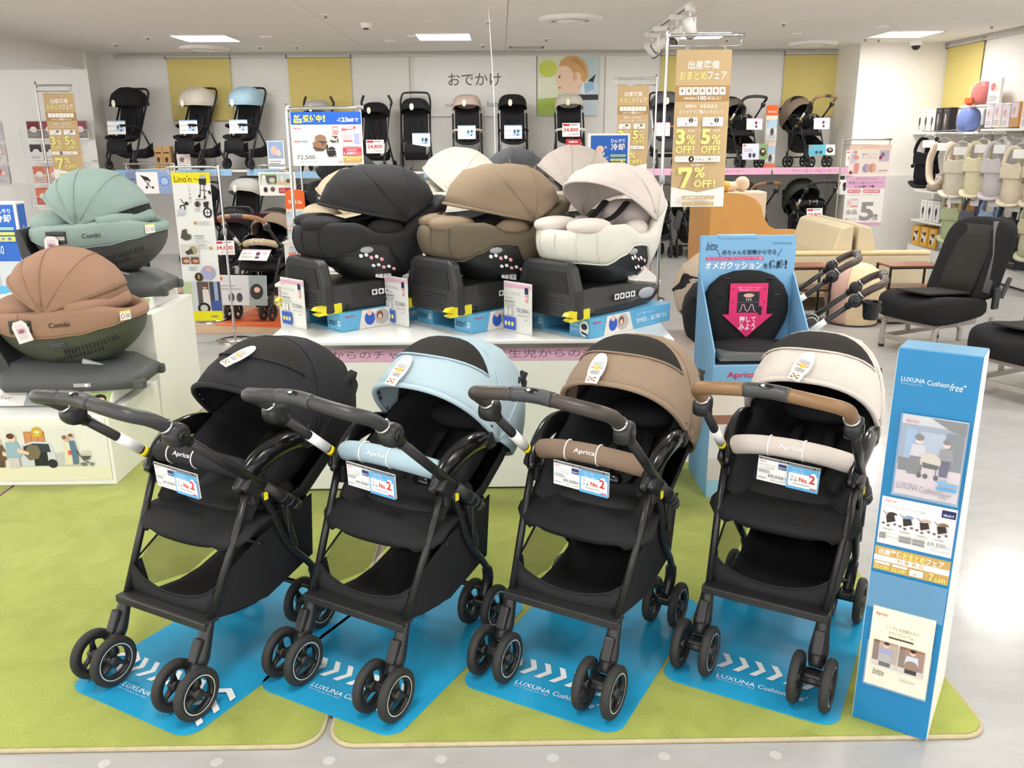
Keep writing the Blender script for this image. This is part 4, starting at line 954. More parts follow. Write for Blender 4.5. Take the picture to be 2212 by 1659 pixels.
pl = crv([(-.19, .82), (-.165, .92), (-.09, .965), (0, .975), (.09, .965), (.165, .92), (.19, .82), (.175, .73), (.135, .66), (.12, .6), (.0, .595), (-.12, .6), (-.135, .66), (-.175, .73)], 4, True) if False else [Vector((a, b, 0)) for a, b in ((-.195, .80), (-.19, .86), (-.165, .915), (-.12, .955), (-.06, .975), (0, .98), (.06, .975), (.12, .955), (.165, .915), (.19, .86), (.195, .80), (.185, .75), (.16, .695), (.135, .65), (.125, .61), (-.125, .61), (-.135, .65), (-.16, .695), (-.185, .75))]
cx_, cz_ = 0, .8
rows = []
for s_, yy in ((1.0, .152), (1.0, .135), (.94, .118), (.7, .112), (.3, .116)): rows.append([Vector((p.x * s_, yy, cz_ - .022 + (p.y - cz_) * s_)) for p in pl])
B().loft(rows, cap1=True).build('back_pad', BLK, sp)
B().ell((0, .01, .625), (.185, .15, .035), p=.7, n=24).build('seat_part', BLK, sp)
for a, b in ((-.1, .925), (.1, .925), (-.125, .85), (.125, .85), (-.125, .79), (.125, .79), (-.065, .69), (.065, .69)): B().ell((a, .112, b), (.018, .006, .004)).build('strap_slot', PBLK, sp)
ar = thing('arrow_sign', 'bright pink arrow card reading push and try, on the seat pad', 'sign', (1.105, 3.69, .0125), R_(1))
B().prism([(-.085, .905), (.085, .905), (.085, .765), (.115, .765), (0, .66), (-.115, .765), (-.085, .765)], .100, .104).build('card', ink((226, 50, 116)), ar)
pr = Print(.2, .25, 200, 250, x0=-.1, z1=.905, y=.0992)
pr.text(50, 14, 150, 22, '座面の下のオメガクッションが', (250, 220, 232), res=1); pr.text(56, 25, 144, 33, '振動に反応やさしく上下', (250, 220, 232), res=1)
pr.rect(50, 38, 148, 132, (44, 42, 50)); pr.ell(100, 54, 24, 9, (226, 180, 156)); pr.rect(50, 84, 148, 86, (110, 106, 116))
for k in (90, 99, 108): pr.rect(k, 66, k + 3, 78, (240, 240, 240))
pr.line([(60, 126), (66, 122), (72, 96), (80, 94), (88, 118), (96, 126), (104, 118), (112, 94), (120, 96), (126, 122), (134, 126)], 3, (240, 190, 214)); pr.ell(154, 112, 9, 9, (30, 30, 34)); pr.rect(147, 116, 161, 142, (30, 30, 34))
for a, b in ((28, 24), (170, 24), (28, 84), (170, 84)): pr.ell(a, b, 3, 3, (60, 20, 40), 8)
pr.text(62, 148, 138, 176, '押して', (250, 246, 248), .02); pr.text(62, 180, 136, 212, 'みよう', (250, 246, 248), .02)
pr.build(ar)
bg = tag(B().box((0, 0, 0), (.36, .2, .07), bev=.01).build('clear_bag', mat('clear_plastic_film', (170, 172, 172), .12, 0, alpha=.35), None, (1.105, 3.63, .612)), 'clear plastic bag lying in the tray of the sky blue stand', 'bag')
bg.location = (1.105, 3.59, .641); bg.scale = (1, .5, .5)

# ================================================================== tall blue leaflet stand at the right
lx = thing('leaflet_stand', 'tall blue card stand with white sides, leaflets and a price panel', 'display stand', (1.03, 1.962, .013), R_(-34)); lx.rotation_euler = (R_(-2.6), 0, R_(-34))
W_, H_ = .186, 1.03
LB = mat('stand_blue', (22, 124, 178), .35, 0, .02, 40, .015, 3)
ex_d, ex_t = .32, .125
def wed(x0, x1, m, nm, off=0):
    return B().prism([(off, 0), (ex_d - off, .0155), (ex_t - off, H_ - off), (off, H_ - off)], x0, x1, plane='yz').build(nm, m, lx)
wed(-W_ / 2 + .002, W_ / 2 - .002, PWHITE, 'body', .003); 
for s in (-1, 1): wed(s * W_ / 2 - .0015, s * W_ / 2 + .0015, PWHITE, 'side_panel')
B().box((0, -.001, H_ / 2), (W_, .004, H_)).build('front_panel', LB, lx)
B().box((0, ex_t / 2, H_ + .002), (W_, ex_t, .004)).build('top_panel', mat('stand_blue_top', (70, 150, 196), .3), lx)
pr = Print(W_, .8, 186, 1000, z1=1.0393, y=-.0036)
wc = (236, 242, 246)
pr.text(14, 96, 68, 110, 'LUXUNA', wc); pr.text(73, 97, 122, 113, 'Cushion', wc); pr.text(124, 98, 152, 121, 'free', wc, 0, .3); pr.text(152, 98, 160, 106, '+', wc)
pr.text(14, 114, 62, 119, 'ラクーナ クッション フリー プラス', wc, res=1)
pr.build(lx, 'title_print'); pr = Print(W_, .13, 186, 184, z1=.9673, y=-.0036)
# price panel
pr.rect(4, 452, 182, 636, (92, 120, 176)); pr.rect(6, 453, 180, 634, (238, 237, 233)); pr.text(14, 462, 40, 474, 'Aprica', (214, 50, 90), .012); pr.text(14, 482, 108, 494, 'ラクーナクッションフリープラスAE', (140, 140, 140), res=1); pr.rect(146, 462, 178, 490, (36, 44, 96)); pr.text(150, 476, 174, 484, 'SELECT', (236, 236, 240), .02, res=1)
for k, hc in enumerate(((58, 52, 50), (138, 158, 190), (196, 168, 160), (132, 104, 86))):
    cx = 30 + k * 40
    pr.line([(cx - 18, 508), (cx - 2, 526)], 2, (90, 84, 84)); pr.poly([(cx - 10, 524), (cx + 8, 516), (cx + 14, 540), (cx - 6, 552)], (52, 46, 46)); pr.ell(cx + 5, 518, 12, 10, hc, a0=150, a1=350)
    for xx, yy in ((-14, 554), (-2, 560), (13, 552)): pr.ell(cx + xx, yy, 4, 4.6, (112, 96, 104), 10)
    pr.rect(cx - 14, 572, cx + 10, 577, (180, 180, 180))
for xx, yy in ((10, 588), (10, 600)): pr.rect(xx, yy, xx + 16, yy + 10, (140, 140, 140)); pr.rect(xx + 17, yy, xx + 44, yy + 10, (222, 222, 220))
for xx in (58, 90):
    for yy in (588, 601): pr.rect(xx, yy, xx + 28, yy + 10, (142, 142, 142))
pr.text(124, 584, 166, 602, '69,500', (132, 132, 132), .012); pr.text(168, 590, 176, 602, '円', (132, 132, 132), res=1); pr.text(132, 608, 174, 618, '税込76,450円', (140, 140, 140), res=1)
pr.build(lx, 'price_panel'); pr = Print(W_, .065, 186, 60, z1=1.2098, y=-.0036)
# gold fair strip
GO = (196, 160, 92)
pr.rect(4, 646, 182, 706, GO); pr.text(14, 650, 70, 666, '出産準備', (246, 242, 232), .02); pr.text(71, 650, 124, 667, 'おまとめ', (236, 228, 130), .02); pr.text(126, 652, 168, 667, 'フェア', (246, 242, 232), .02); pr.rect(4, 668, 182, 682, (240, 238, 232)); pr.text(60, 669, 122, 680, '対 象 商 品', GO, .01)
pr.rrect(8, 684, 44, 690, (244, 242, 236), 2); pr.text(8, 692, 42, 704, '3%OFF!', (236, 228, 130), .02, res=1); pr.rrect(50, 684, 86, 690, (244, 242, 236), 2); pr.text(50, 692, 84, 704, '5%OFF!', (236, 228, 130), .02, res=1); pr.rrect(92, 686, 124, 702, (244, 242, 236), 3); pr.text(98, 694, 118, 700, 'ご購入で', (120, 110, 96), res=1); pr.text(138, 684, 148, 703, '7', (236, 228, 130), .03); pr.text(150, 692, 176, 704, 'OFF!', (236, 228, 130), .02, res=1)
pr.build(lx, 'fair_strip')
B().box((0, -.012, .39), (W_ - .004, .002, .10)).build('clear_pocket', mat('clear_pocket', (150, 196, 224), .1, alpha=.25), lx)
lf = tag(B().box((0, 0, 0), (.144, .006, .205)).build('leaflet', ink((226, 226, 228)), None), 'leaflet with people pushing a stroller, in the upper holder of the blue stand', 'leaflet', 'leaflets on the tall blue stand')
Ml = Matrix.Translation((1.03, 1.962, .013)) @ Matrix.Rotation(R_(-34), 4, 'Z') @ Matrix.Rotation(R_(-2.6), 4, 'X'); lf.matrix_world = Ml @ Matrix.Translation((.01, -.012, .7685))
pr = Print(.144, .205, 158, 245, x0=-.072, z1=.1025, y=-.0034)
pr.rect(0, 0, 158, 245, (206, 204, 212)); pr.rect(0, 26, 158, 170, (122, 140, 170)); pr.rect(0, 0, 158, 26, (196, 196, 202)); pr.poly([(70, 0), (158, 0), (158, 40), (120, 30)], (64, 58, 60)); pr.rect(14, 40, 40, 130, (122, 166, 206)); pr.rect(50, 44, 110, 120, (160, 172, 196)); pr.rect(112, 36, 156, 150, (70, 76, 92)); pr.rect(0, 150, 158, 245, (206, 190, 198)); pr.rect(2, 130, 30, 170, (44, 42, 46))
pr.text(8, 10, 42, 24, 'Aprica', (206, 44, 84), .015)
pr.ell(48, 70, 10, 12, (228, 196, 178)); pr.ell(48, 62, 12, 10, (40, 32, 34)); pr.poly([(32, 84), (64, 84), (70, 120), (28, 122)], (198, 192, 202)); pr.poly([(30, 120), (66, 120), (60, 176), (26, 176)], (52, 50, 56)); pr.ell(116, 72, 9, 11, (226, 192, 172)); pr.ell(116, 64, 10, 8, (36, 30, 32)); pr.poly([(102, 86), (132, 86), (136, 120), (98, 120)], (112, 108, 116)); pr.poly([(104, 120), (130, 120), (126, 170), (106, 170)], (60, 58, 96)); pr.ell(82, 130, 26, 26, (200, 190, 178), a0=150, a1=380); pr.poly([(62, 134), (104, 138), (100, 152), (66, 150)], (50, 48, 54))
for xx in (58, 74, 100): pr.ell(xx, 176, 6, 8, (46, 42, 48))
pr.line([(60, 150), (60, 172)], 2, (46, 42, 48)); pr.line([(98, 150), (98, 172)], 2, (46, 42, 48)); pr.poly([(100, 186), (126, 176), (122, 196)], (96, 168, 212)); pr.rect(108, 186, 156, 196, (96, 160, 208)); pr.rect(104, 200, 154, 210, (96, 160, 208)); pr.text(6, 206, 60, 226, 'LUXUNA', (150, 146, 154)); pr.text(64, 208, 112, 228, 'Cushion', (150, 146, 154)); pr.text(114, 210, 142, 236, 'free+', (150, 146, 154), 0, .3)
pr.build(lf)
B().box((0, -.009, 0), (.152, .0025, .213)).build('acrylic_front', CLEAR, lf); B().box((0, -.003, -.107), (.152, .014, .003)).build('acrylic_base', CLEAR, lf)
lf = tag(B().box((0, 0, 0), (.15, .008, .225)).build('leaflet', ink((236, 230, 206)), None), 'cream leaflet with two framed photos, low on the blue stand', 'leaflet', 'leaflets on the tall blue stand')
lf.matrix_world = Ml @ Matrix.Translation((.002, -.012, .234))
pr = Print(.15, .225, 150, 225, x0=-.075, z1=.1125, y=-.0044); pr.text(8, 12, 36, 24, 'Aprica', (214, 60, 70), .012); pr.text(36, 44, 116, 54, 'ここでしか出会えない', (130, 122, 104), res=1); pr.text(46, 58, 104, 68, '3つのプレミアム', (130, 122, 104), res=1); pr.rect(46, 74, 106, 79, (90, 82, 70)); 
for k, (bg_, cl) in enumerate((((176, 146, 120), (150, 152, 196)), ((150, 108, 84), (200, 206, 216)))):
    x0 = 12 + k * 64; pr.rect(x0, 92, x0 + 60, 166, bg_); pr.rect(x0, 92, x0 + 14, 150, (120, 92, 74)); pr.rect(x0, 150, x0 + 60, 166, (206, 198, 190)); pr.ell(x0 + 32, 102, 7, 8, (226, 190, 170)); pr.ell(x0 + 32, 97, 7, 5, (60, 46, 44)); pr.poly([(x0 + 18, 112), (x0 + 46, 112), (x0 + 50, 140), (x0 + 14, 140)], cl); pr.ell(x0 + 32, 140, 17, 15, (176, 170, 168) if k == 0 else (150, 128, 116)); pr.rect(x0 + 18, 150, x0 + 46, 162, (70, 62, 62))
pr.text(18, 172, 46, 190, 'bitte', (110, 104, 94), 0, .3); pr.text(84, 180, 122, 190, 'Cushion free', (170, 162, 146), 0, .1, res=1); pr.build(lf)
B().box((0, -.007, -.05), (.156, .0025, .13)).build('acrylic_front', CLEAR, lf)
# ================================================================== signs on poles, banners, wall signs
def pole_stand(name, label, cat, x, y, top, wd, side=1, foot=True, mat_=CHROME, group=None, lean=0.0):
    """upright with a top arm; side=+1 arm goes to +x"""
    t = thing(name, label, cat, (x, y, 0), 0, group)
    B().tube(crv([(0, 0, .02), (0, 0, top * .5), (0, 0, top - .05), (side * .015, 0, top - .012), (side * .06, 0, top), (side * wd, 0, top)], 5), .009, 8).build('pole', mat_, t)
    B().tube([(0, 0, top - .055), (side * (wd - .04), 0, top - .055), (side * (wd - .02), 0, top - .05), (side * (wd - .02), 0, top)], .005, 6).build('hanging_rod', mat_, t)
    B().tube([(0, 0, top * .62), (0, 0, top * .62 + .05)], .016, 10).build('height_clamp', SILV, t)
    if foot: B().lathe([(.004, .022), (.10, .018), (.15, .008), (.155, 0)], n=24).build('foot', mat_, t)
    for k in (.22, .78): B().box((side * (.03 + (wd - .05) * k), 0, top - .075), (.014, .012, .045), bev=.003).build('clip', CLEAR, t)
    return t
def card(name, label, cat, x, y, z, W, H, col=(240, 239, 235), rz=0.0, tilt=0.0, T=.003, group=None, r=0.0):
    o = (B().box((0, T / 2, H / 2), (W, T, H)) if not r else B().prism([(p[0], p[1] + H / 2) for p in rrect_pts(W, H, r)], 0, T)).build(name, ink(col), None, (x, y, z)); o.rotation_euler = (tilt, 0, rz)
    return tag(o, label, cat, group)
GOLD = (196, 168, 126); GOLD2 = (172, 136, 88); LY = (228, 226, 134); WT = (246, 243, 236)
def fair_banner(x, y, z1, W, label, detail=True, rz=0.0):
    H = W * 2.78
    o = card('fair_banner', label, 'banner', x, y, z1 - H, W, H, GOLD, rz, 0, .003, 'gold fair banners', r=W * .02)
    pr = Print(W, H, 360, 1000)
    pr.poly([(0, 868), (180, 905), (360, 868), (360, 1000), (0, 1000)], (238, 236, 231))
    pr.text(78, 66, 282, 118, '出産準備', WT, .012); pr.text(24, 132, 204, 184, 'おまとめ', LY, .012); pr.text(208, 134, 334, 182, 'フェア', WT, .012)
    pr.rect(0, 220, 360, 318, GOLD2)
    for k in range(7):
        pr.rrect(26 + k * 44, 230, 66 + k * 44, 278, WT, 4)
        if detail:
            pr.ell(46 + k * 44, 252, 8 + (k % 3), 12, (170, 132, 84), 10)
    pr.text(56, 292, 144, 308, '対象商品は', WT, .01, res=1); pr.text(150, 284, 206, 312, '100', WT, .03); pr.text(208, 288, 300, 310, '点以上!', WT, .015)
    pr.text(72, 338, 282, 362, '期間中、対象商品を', WT, 0, res=1); pr.text(30, 372, 322, 396, 'よりどりでご購入いただくと', WT, 0, res=1)
    for x0, n, big in ((20, '2', '3'), (188, '3', '5')):
        pr.rrect(x0, 420, x0 + 136, 476, WT, 6); pr.text(x0 + 10, 428, x0 + 76, 444, 'よりどり', (110, 100, 84), res=1); pr.ell(x0 + 92, 438, 15, 15, (30, 24, 20)); pr.text(x0 + 87, 429, x0 + 97, 447, n, WT, .02); pr.text(x0 + 112, 430, x0 + 128, 446, '点', (110, 100, 84), res=1); pr.text(x0 + 34, 453, x0 + 104, 469, 'ご購入で', (110, 100, 84), res=1)
        pr.text(x0 - 4, 492, x0 + 58, 592, big, LY, .035); pr.text(x0 + 66, 530, x0 + 128, 592, '%', LY, .012); pr.text(x0 - 2, 600, x0 + 104, 648, 'OFF', LY, .02); pr.text(x0 + 112, 598, x0 + 122, 648, '!', LY, .02); pr.text(x0 + 72, 498, x0 + 118, 508, '合計価格', WT, 0, res=1)
    pr.rect(171, 424, 173, 640, (226, 206, 160))
    pr.rrect(14, 668, 304 + 14, 704, WT, 6); pr.text(32, 678, 96, 694, 'よりどり', (110, 100, 84), res=1); pr.ell(124, 686, 19, 19, (30, 24, 20)); pr.text(117, 675, 131, 697, '4', WT, .02); pr.text(150, 677, 300, 696, '点以上ご購入で', (110, 100, 84), res=1); pr.text(122, 716, 212, 730, '合計価格より', WT, 0, res=1)
    pr.poly([(40, 740), (134, 740), (134, 762), (88, 874), (58, 874), (102, 768), (64, 768), (64, 782), (40, 782)], LY); pr.text(148, 738, 222, 806, '%', LY, .02); pr.text(148, 822, 270, 872, 'OFF', LY, .025); pr.text(280, 820, 292, 872, '!', LY, .03)
    pr.rect(74, 925, 290, 948, GOLD); pr.text(82, 929, 280, 945, '出産準備おまとめフェア', WT, .01, res=1); pr.text(150, 952, 230, 964, '対 象 商 品', (190, 170, 130), res=1); pr.rect(74, 968, 290, 990, GOLD); pr.text(80, 972, 160, 987, '3%OFF! 5%OFF!', LY, .01, res=1); pr.text(246, 970, 284, 988, '7%OFF!', LY, .02, res=1); pr.text(36, 942, 62, 976, 'この', (150, 144, 134), res=1)
    if rz == 0 or True: pr.build(o)
    return o
# tall banner right of centre
pole_stand('sign_stand', 'chrome pole stand holding the large gold fair banner', 'sign stand', .915, 5.0, 2.075, .42, 1)
fair_banner(1.118, 4.99, 2.0, .302, 'large gold fair banner, in front of the shelf of strollers')
pole_stand('sign_stand', 'chrome pole stand holding the gold banner behind the blue cooling sign', 'sign stand', 1.455, 8.4, 2.06, .4, -1)
fair_banner(1.24, 8.39, 2.0, .29, 'gold fair banner half hidden by the blue cooling sign', False)
pole_stand('sign_stand', 'chrome pole stand holding the gold banner beside the wire rack', 'sign stand', -4.56, 9.0, 2.07, .36, 1, mat_=STEEL)
fair_banner(-4.345, 8.99, 2.0, .30, 'gold fair banner beside the wire leaflet rack', False)
# pre-order sign
pole_stand('sign_stand', 'chrome pole stand holding the blue-topped pre-order sign', 'sign stand', -1.165, 4.95, 1.71, .42, 1)
o = card('order_sign', 'white sign with a blue header advertising a child seat at 72,500 yen', 'sign', -.952, 4.94, 1.405, .39, .285)
pr = Print(.39, .285, 1100, 800)
pr.rect(8, 0, 1092, 188, (34, 92, 190)); pr.text(60, 46, 166, 92, '先行', (244, 236, 70), .03); pr.rrect(54, 100, 180, 162, (244, 236, 70), 8); pr.text(66, 108, 168, 154, '予約', (34, 92, 190), .02); pr.text(196, 44, 490, 150, '受付中', (244, 236, 70), .035); pr.text(508, 44, 540, 150, '!', (244, 236, 70), .04)
pr.text(716, 92, 782, 150, '~7.', WT, .02); pr.text(790, 82, 890, 150, '23', WT, .03); pr.ell(912, 126, 22, 24, WT); pr.text(936, 92, 1050, 148, 'まで', WT, .02)
pr.text(36, 224, 170, 262, 'Aprica', (206, 44, 76), .02); pr.text(36, 284, 290, 320, 'クルリラ ビッテ', (120, 118, 116), res=1); pr.text(36, 332, 372, 368, 'エックス プラス AC', (120, 118, 116), res=1); pr.rect(40, 396, 320, 404, (190, 188, 184)); pr.rect(40, 424, 140, 446, (226, 130, 130)); pr.rect(150, 424, 250, 446, (120, 170, 214))
for cx, cy, sc_, c1, c2 in ((440, 440, 1, (150, 110, 84), (84, 70, 60)), (660, 370, .58, (206, 186, 180), (60, 54, 52)), (610, 580, .6, (50, 44, 46), (36, 32, 34))):
    P = lambda a, b: (cx + a * sc_, cy + b * sc_)
    pr.poly([P(-110, 30), P(-40, -20), P(110, -10), P(96, 90), P(40, 140), P(-70, 140), P(-110, 90)], c2); pr.poly([P(-120, 20), P(-60, -20), P(20, 20), P(40, 60), P(120, -20), P(100, 60), P(60, 110), P(-100, 80)], c1); pr.ell(cx + 10 * sc_, cy - 40 * sc_, 92 * sc_, 66 * sc_, c1, a0=170, a1=375); pr.poly([P(100, 40), P(124, 50), P(110, 170), P(92, 170)], (40, 36, 36))
pr.text(70, 640, 350, 712, '72,500', (60, 58, 58), .005); pr.text(356, 668, 398, 710, '円', (110, 108, 106), res=1); pr.text(120, 726, 400, 764, '(税込79,750円)', (110, 108, 106), res=1); pr.text(600, 722, 730, 764, '7.24', (150, 148, 146)); pr.ell(752, 742, 14, 18, (150, 148, 146)); pr.rect(480, 738, 580, 746, (190, 188, 184)); pr.rect(640, 214, 700, 260, (226, 226, 224))
pr.rect(650, 210, 735, 320, (232, 140, 140)); pr.rect(664, 240, 720, 272, (246, 220, 218))
pr.rect(790, 250, 1080, 520, (222, 110, 110)); pr.rect(796, 256, 1074, 514, (244, 238, 236)); pr.poly([(786, 236), (1006, 212), (1000, 256), (792, 284)], (214, 74, 78)); pr.text(806, 222, 976, 262, 'Present', WT, .02, slope=-.06); pr.lines(810, 320, 950, 4, 24, (226, 150, 150), 10); pr.rect(810, 420, 950, 446, (220, 100, 100)); pr.poly([(980, 312), (1062, 322), (1056, 490), (970, 470)], (160, 170, 214))
pr.rect(790, 536, 1082, 652, (200, 66, 84)); pr.lines(850, 552, 1030, 2, 22, (238, 190, 196), 9); pr.text(806, 596, 968, 644, '1,000', WT, .025); pr.text(976, 598, 1068, 620, 'ポイント', WT, .015, res=1); pr.text(976, 624, 1068, 642, 'プレゼント', WT, .01, res=1)
pr.rect(790, 668, 1082, 690, (226, 206, 92)); pr.rect(790, 690, 1082, 752, (196, 150, 70)); pr.text(830, 700, 1050, 724, '出産準備おまとめフェア', WT, .01, res=1)
pr.build(o)
# tall yellow-topped product sign
pole_stand('sign_stand', 'chrome pole stand holding the tall yellow-topped product sign', 'sign stand', -2.135, 6.75, 1.35, .4, -1)
o = card('product_sign', 'tall white product sign with a yellow title band', 'sign', -2.35, 6.74, .17, .29, 1.14, (240, 240, 238))
pr = Print(.29, 1.14, 290, 1140)
pr.rect(0, 0, 290, 78, (240, 226, 30)); pr.text(20, 22, 148, 72, "Lino'n", (60, 54, 30), 0)
pr.line([(168, 44), (214, 62)], 4, (40, 40, 40)); pr.ell(236, 46, 26, 30, (190, 186, 172), a0=180, a1=360); pr.poly([(206, 46), (262, 46), (256, 96), (204, 90)], (44, 42, 42)); pr.line([(214, 92), (204, 170)], 6, (40, 38, 38)); pr.line([(240, 96), (236, 178)], 6, (40, 38, 38)); pr.line([(206, 130), (262, 138)], 5, (40, 38, 38))
for a, b in ((198, 176), (238, 186), (276, 146), (280, 152)): pr.ell(a, b, 9, 12, (38, 36, 36))
for k in range(5): pr.text(118, 96 + k * 28, 136, 116 + k * 28, 'これは軽い'[k], (140, 140, 140), res=1)
pr.line([(50, 196), (86, 240), (40, 250)], 6, (40, 38, 38)); pr.ell(62, 262, 22, 24, (36, 34, 34)); pr.ell(62, 262, 13, 15, (226, 226, 226)); pr.ell(96, 230, 14, 14, (50, 48, 48)); pr.ell(50, 290, 36, 22, (206, 214, 224))
pr.ell(178, 236, 24, 24, (120, 118, 116)); pr.ell(178, 236, 12, 18, (50, 48, 46)); pr.poly([(222, 222), (266, 214), (256, 262), (226, 258)], (48, 46, 46)); pr.ell(248, 300, 34, 40, (30, 28, 28)); pr.ell(248, 300, 22, 27, (236, 236, 236)); pr.line([(226, 300), (270, 300)], 5, (34, 32, 32)); pr.line([(248, 276), (248, 326)], 5, (34, 32, 32)); pr.rect(168, 196, 240, 204, (170, 170, 168))
pr.lines(150, 268, 200, 3, 10, (190, 190, 188), 4); pr.lines(12, 310, 80, 2, 10, (180, 180, 178), 4); pr.ell(148, 378, 13, 13, (206, 150, 70)); pr.lines(170, 366, 270, 3, 12, (196, 196, 194), 4)
pr.poly([(40, 430), (74, 420), (74, 456), (106, 470), (100, 500), (60, 510), (24, 490)], (88, 86, 72)); pr.rect(130, 470, 200, 480, (176, 182, 180)); pr.rect(130, 490, 200, 498, (176, 182, 180)); pr.lines(130, 512, 250, 2, 10, (200, 200, 198), 4)
pr.rect(14, 540, 150, 630, (214, 212, 204)); pr.ell(110, 586, 34, 34, (168, 158, 116)); pr.poly([(44, 596), (100, 570), (110, 612), (60, 622)], (70, 68, 62)); pr.ell(246, 570, 12, 12, (206, 150, 70)); pr.rect(160, 540, 210, 548, (160, 180, 176)); pr.lines(160, 560, 228, 2, 10, (200, 200, 198), 4)
pr.rect(14, 640, 72, 690, (110, 84, 70)); pr.rect(86, 640, 146, 690, (96, 70, 60)); pr.ell(50, 668, 24, 14, (226, 160, 120)); pr.ell(120, 668, 24, 14, (220, 150, 116)); pr.rect(60, 712, 130, 720, (170, 182, 180)); pr.rect(60, 730, 120, 738, (170, 182, 180))
pr.ell(206, 760, 52, 54, (170, 172, 210)); pr.ell(214, 736, 24, 20, (226, 180, 160)); pr.ell(132, 792, 32, 34, (60, 54, 46)); pr.rect(126, 776, 138, 808, (214, 170, 60))
pr.rect(0, 830, 290, 1080, (206, 210, 214)); pr.rect(0, 830, 70, 1000, (190, 206, 160)); pr.rect(110, 830, 200, 1040, (92, 84, 82)); pr.rect(206, 830, 290, 1050, (70, 66, 76)); pr.rect(240, 830, 270, 1000, (150, 176, 206)); pr.poly([(150, 890), (196, 890), (206, 1060), (146, 1060)], (226, 218, 214)); pr.ell(170, 868, 16, 20, (222, 180, 156)); pr.ell(170, 858, 18, 16, (110, 72, 50)); pr.ell(150, 1040, 50, 46, (40, 38, 40)); pr.ell(150, 1040, 30, 28, (200, 196, 186)); pr.rect(210, 980, 290, 1080, (70, 90, 160)); pr.rect(0, 1062, 290, 1140, (236, 226, 30)); pr.rect(200, 1100, 250, 1112, (150, 140, 60))
pr.build(o)
# small leaflet signs on stands in the left aisle
pole_stand('sign_stand', 'chrome pole stand holding the folding-stroller poster', 'sign stand', -1.96, 8.75, 1.3, .42, -1)
o = card('photo_sign', 'small poster of a family at a car above the beige stroller', 'sign', -2.2, 8.74, 1.01, .36, .225); pr = Print(.34, .215, 340, 215)
pr.rect(4, 4, 166, 112, (166, 186, 150)); pr.rect(60, 20, 166, 96, (90, 96, 90)); pr.ell(40, 40, 18, 20, (240, 236, 232)); pr.poly([(16, 58), (60, 58), (70, 112), (10, 112)], (226, 222, 226)); pr.ell(120, 66, 30, 24, (206, 196, 176)); pr.rect(172, 4, 336, 112, (190, 206, 206)); pr.rect(172, 70, 336, 112, (206, 186, 150)); pr.ell(216, 56, 10, 30, (236, 228, 220)); pr.ell(280, 74, 24, 20, (96, 84, 72))
pr.ell(50, 158, 20, 26, (60, 48, 50)); pr.ell(120, 154, 22, 24, (110, 84, 80)); pr.rrect(180, 140, 320, 192, (176, 36, 44), 6); pr.lines(190, 150, 250, 3, 12, (236, 200, 200), 4); pr.text(236, 118, 330, 130, '86,350円', (120, 118, 116), res=1); pr.build(o)
pole_stand('sign_stand', 'low steel pole stand holding the grey-blue leaflet above the sage seat', 'sign stand', -3.25, 8.9, 1.32, .5, -1, mat_=STEEL)
o = card('photo_sign', 'grey-blue leaflet with a folding stroller, above the sage green seat', 'sign', -3.52, 8.89, 1.03, .45, .21, (236, 236, 238)); pr = Print(.45, .21, 450, 210)
pr.rect(0, 0, 104, 210, (122, 132, 168)); pr.text(14, 58, 96, 84, 'Aprica', (36, 36, 46), .03); pr.poly([(150, 30), (220, 50), (250, 90), (190, 80)], (34, 32, 34)); pr.line([(150, 30), (240, 150)], 7, (34, 32, 34)); pr.line([(240, 80), (200, 140)], 6, (34, 32, 34)); pr.ell(200, 150, 12, 12, (34, 32, 34)); pr.ell(260, 150, 12, 12, (34, 32, 34)); pr.rect(320, 0, 450, 210, (140, 160, 200)); pr.ell(384, 90, 50, 50, (96, 140, 206)); pr.ell(384, 90, 36, 36, (170, 190, 220)); pr.build(o)
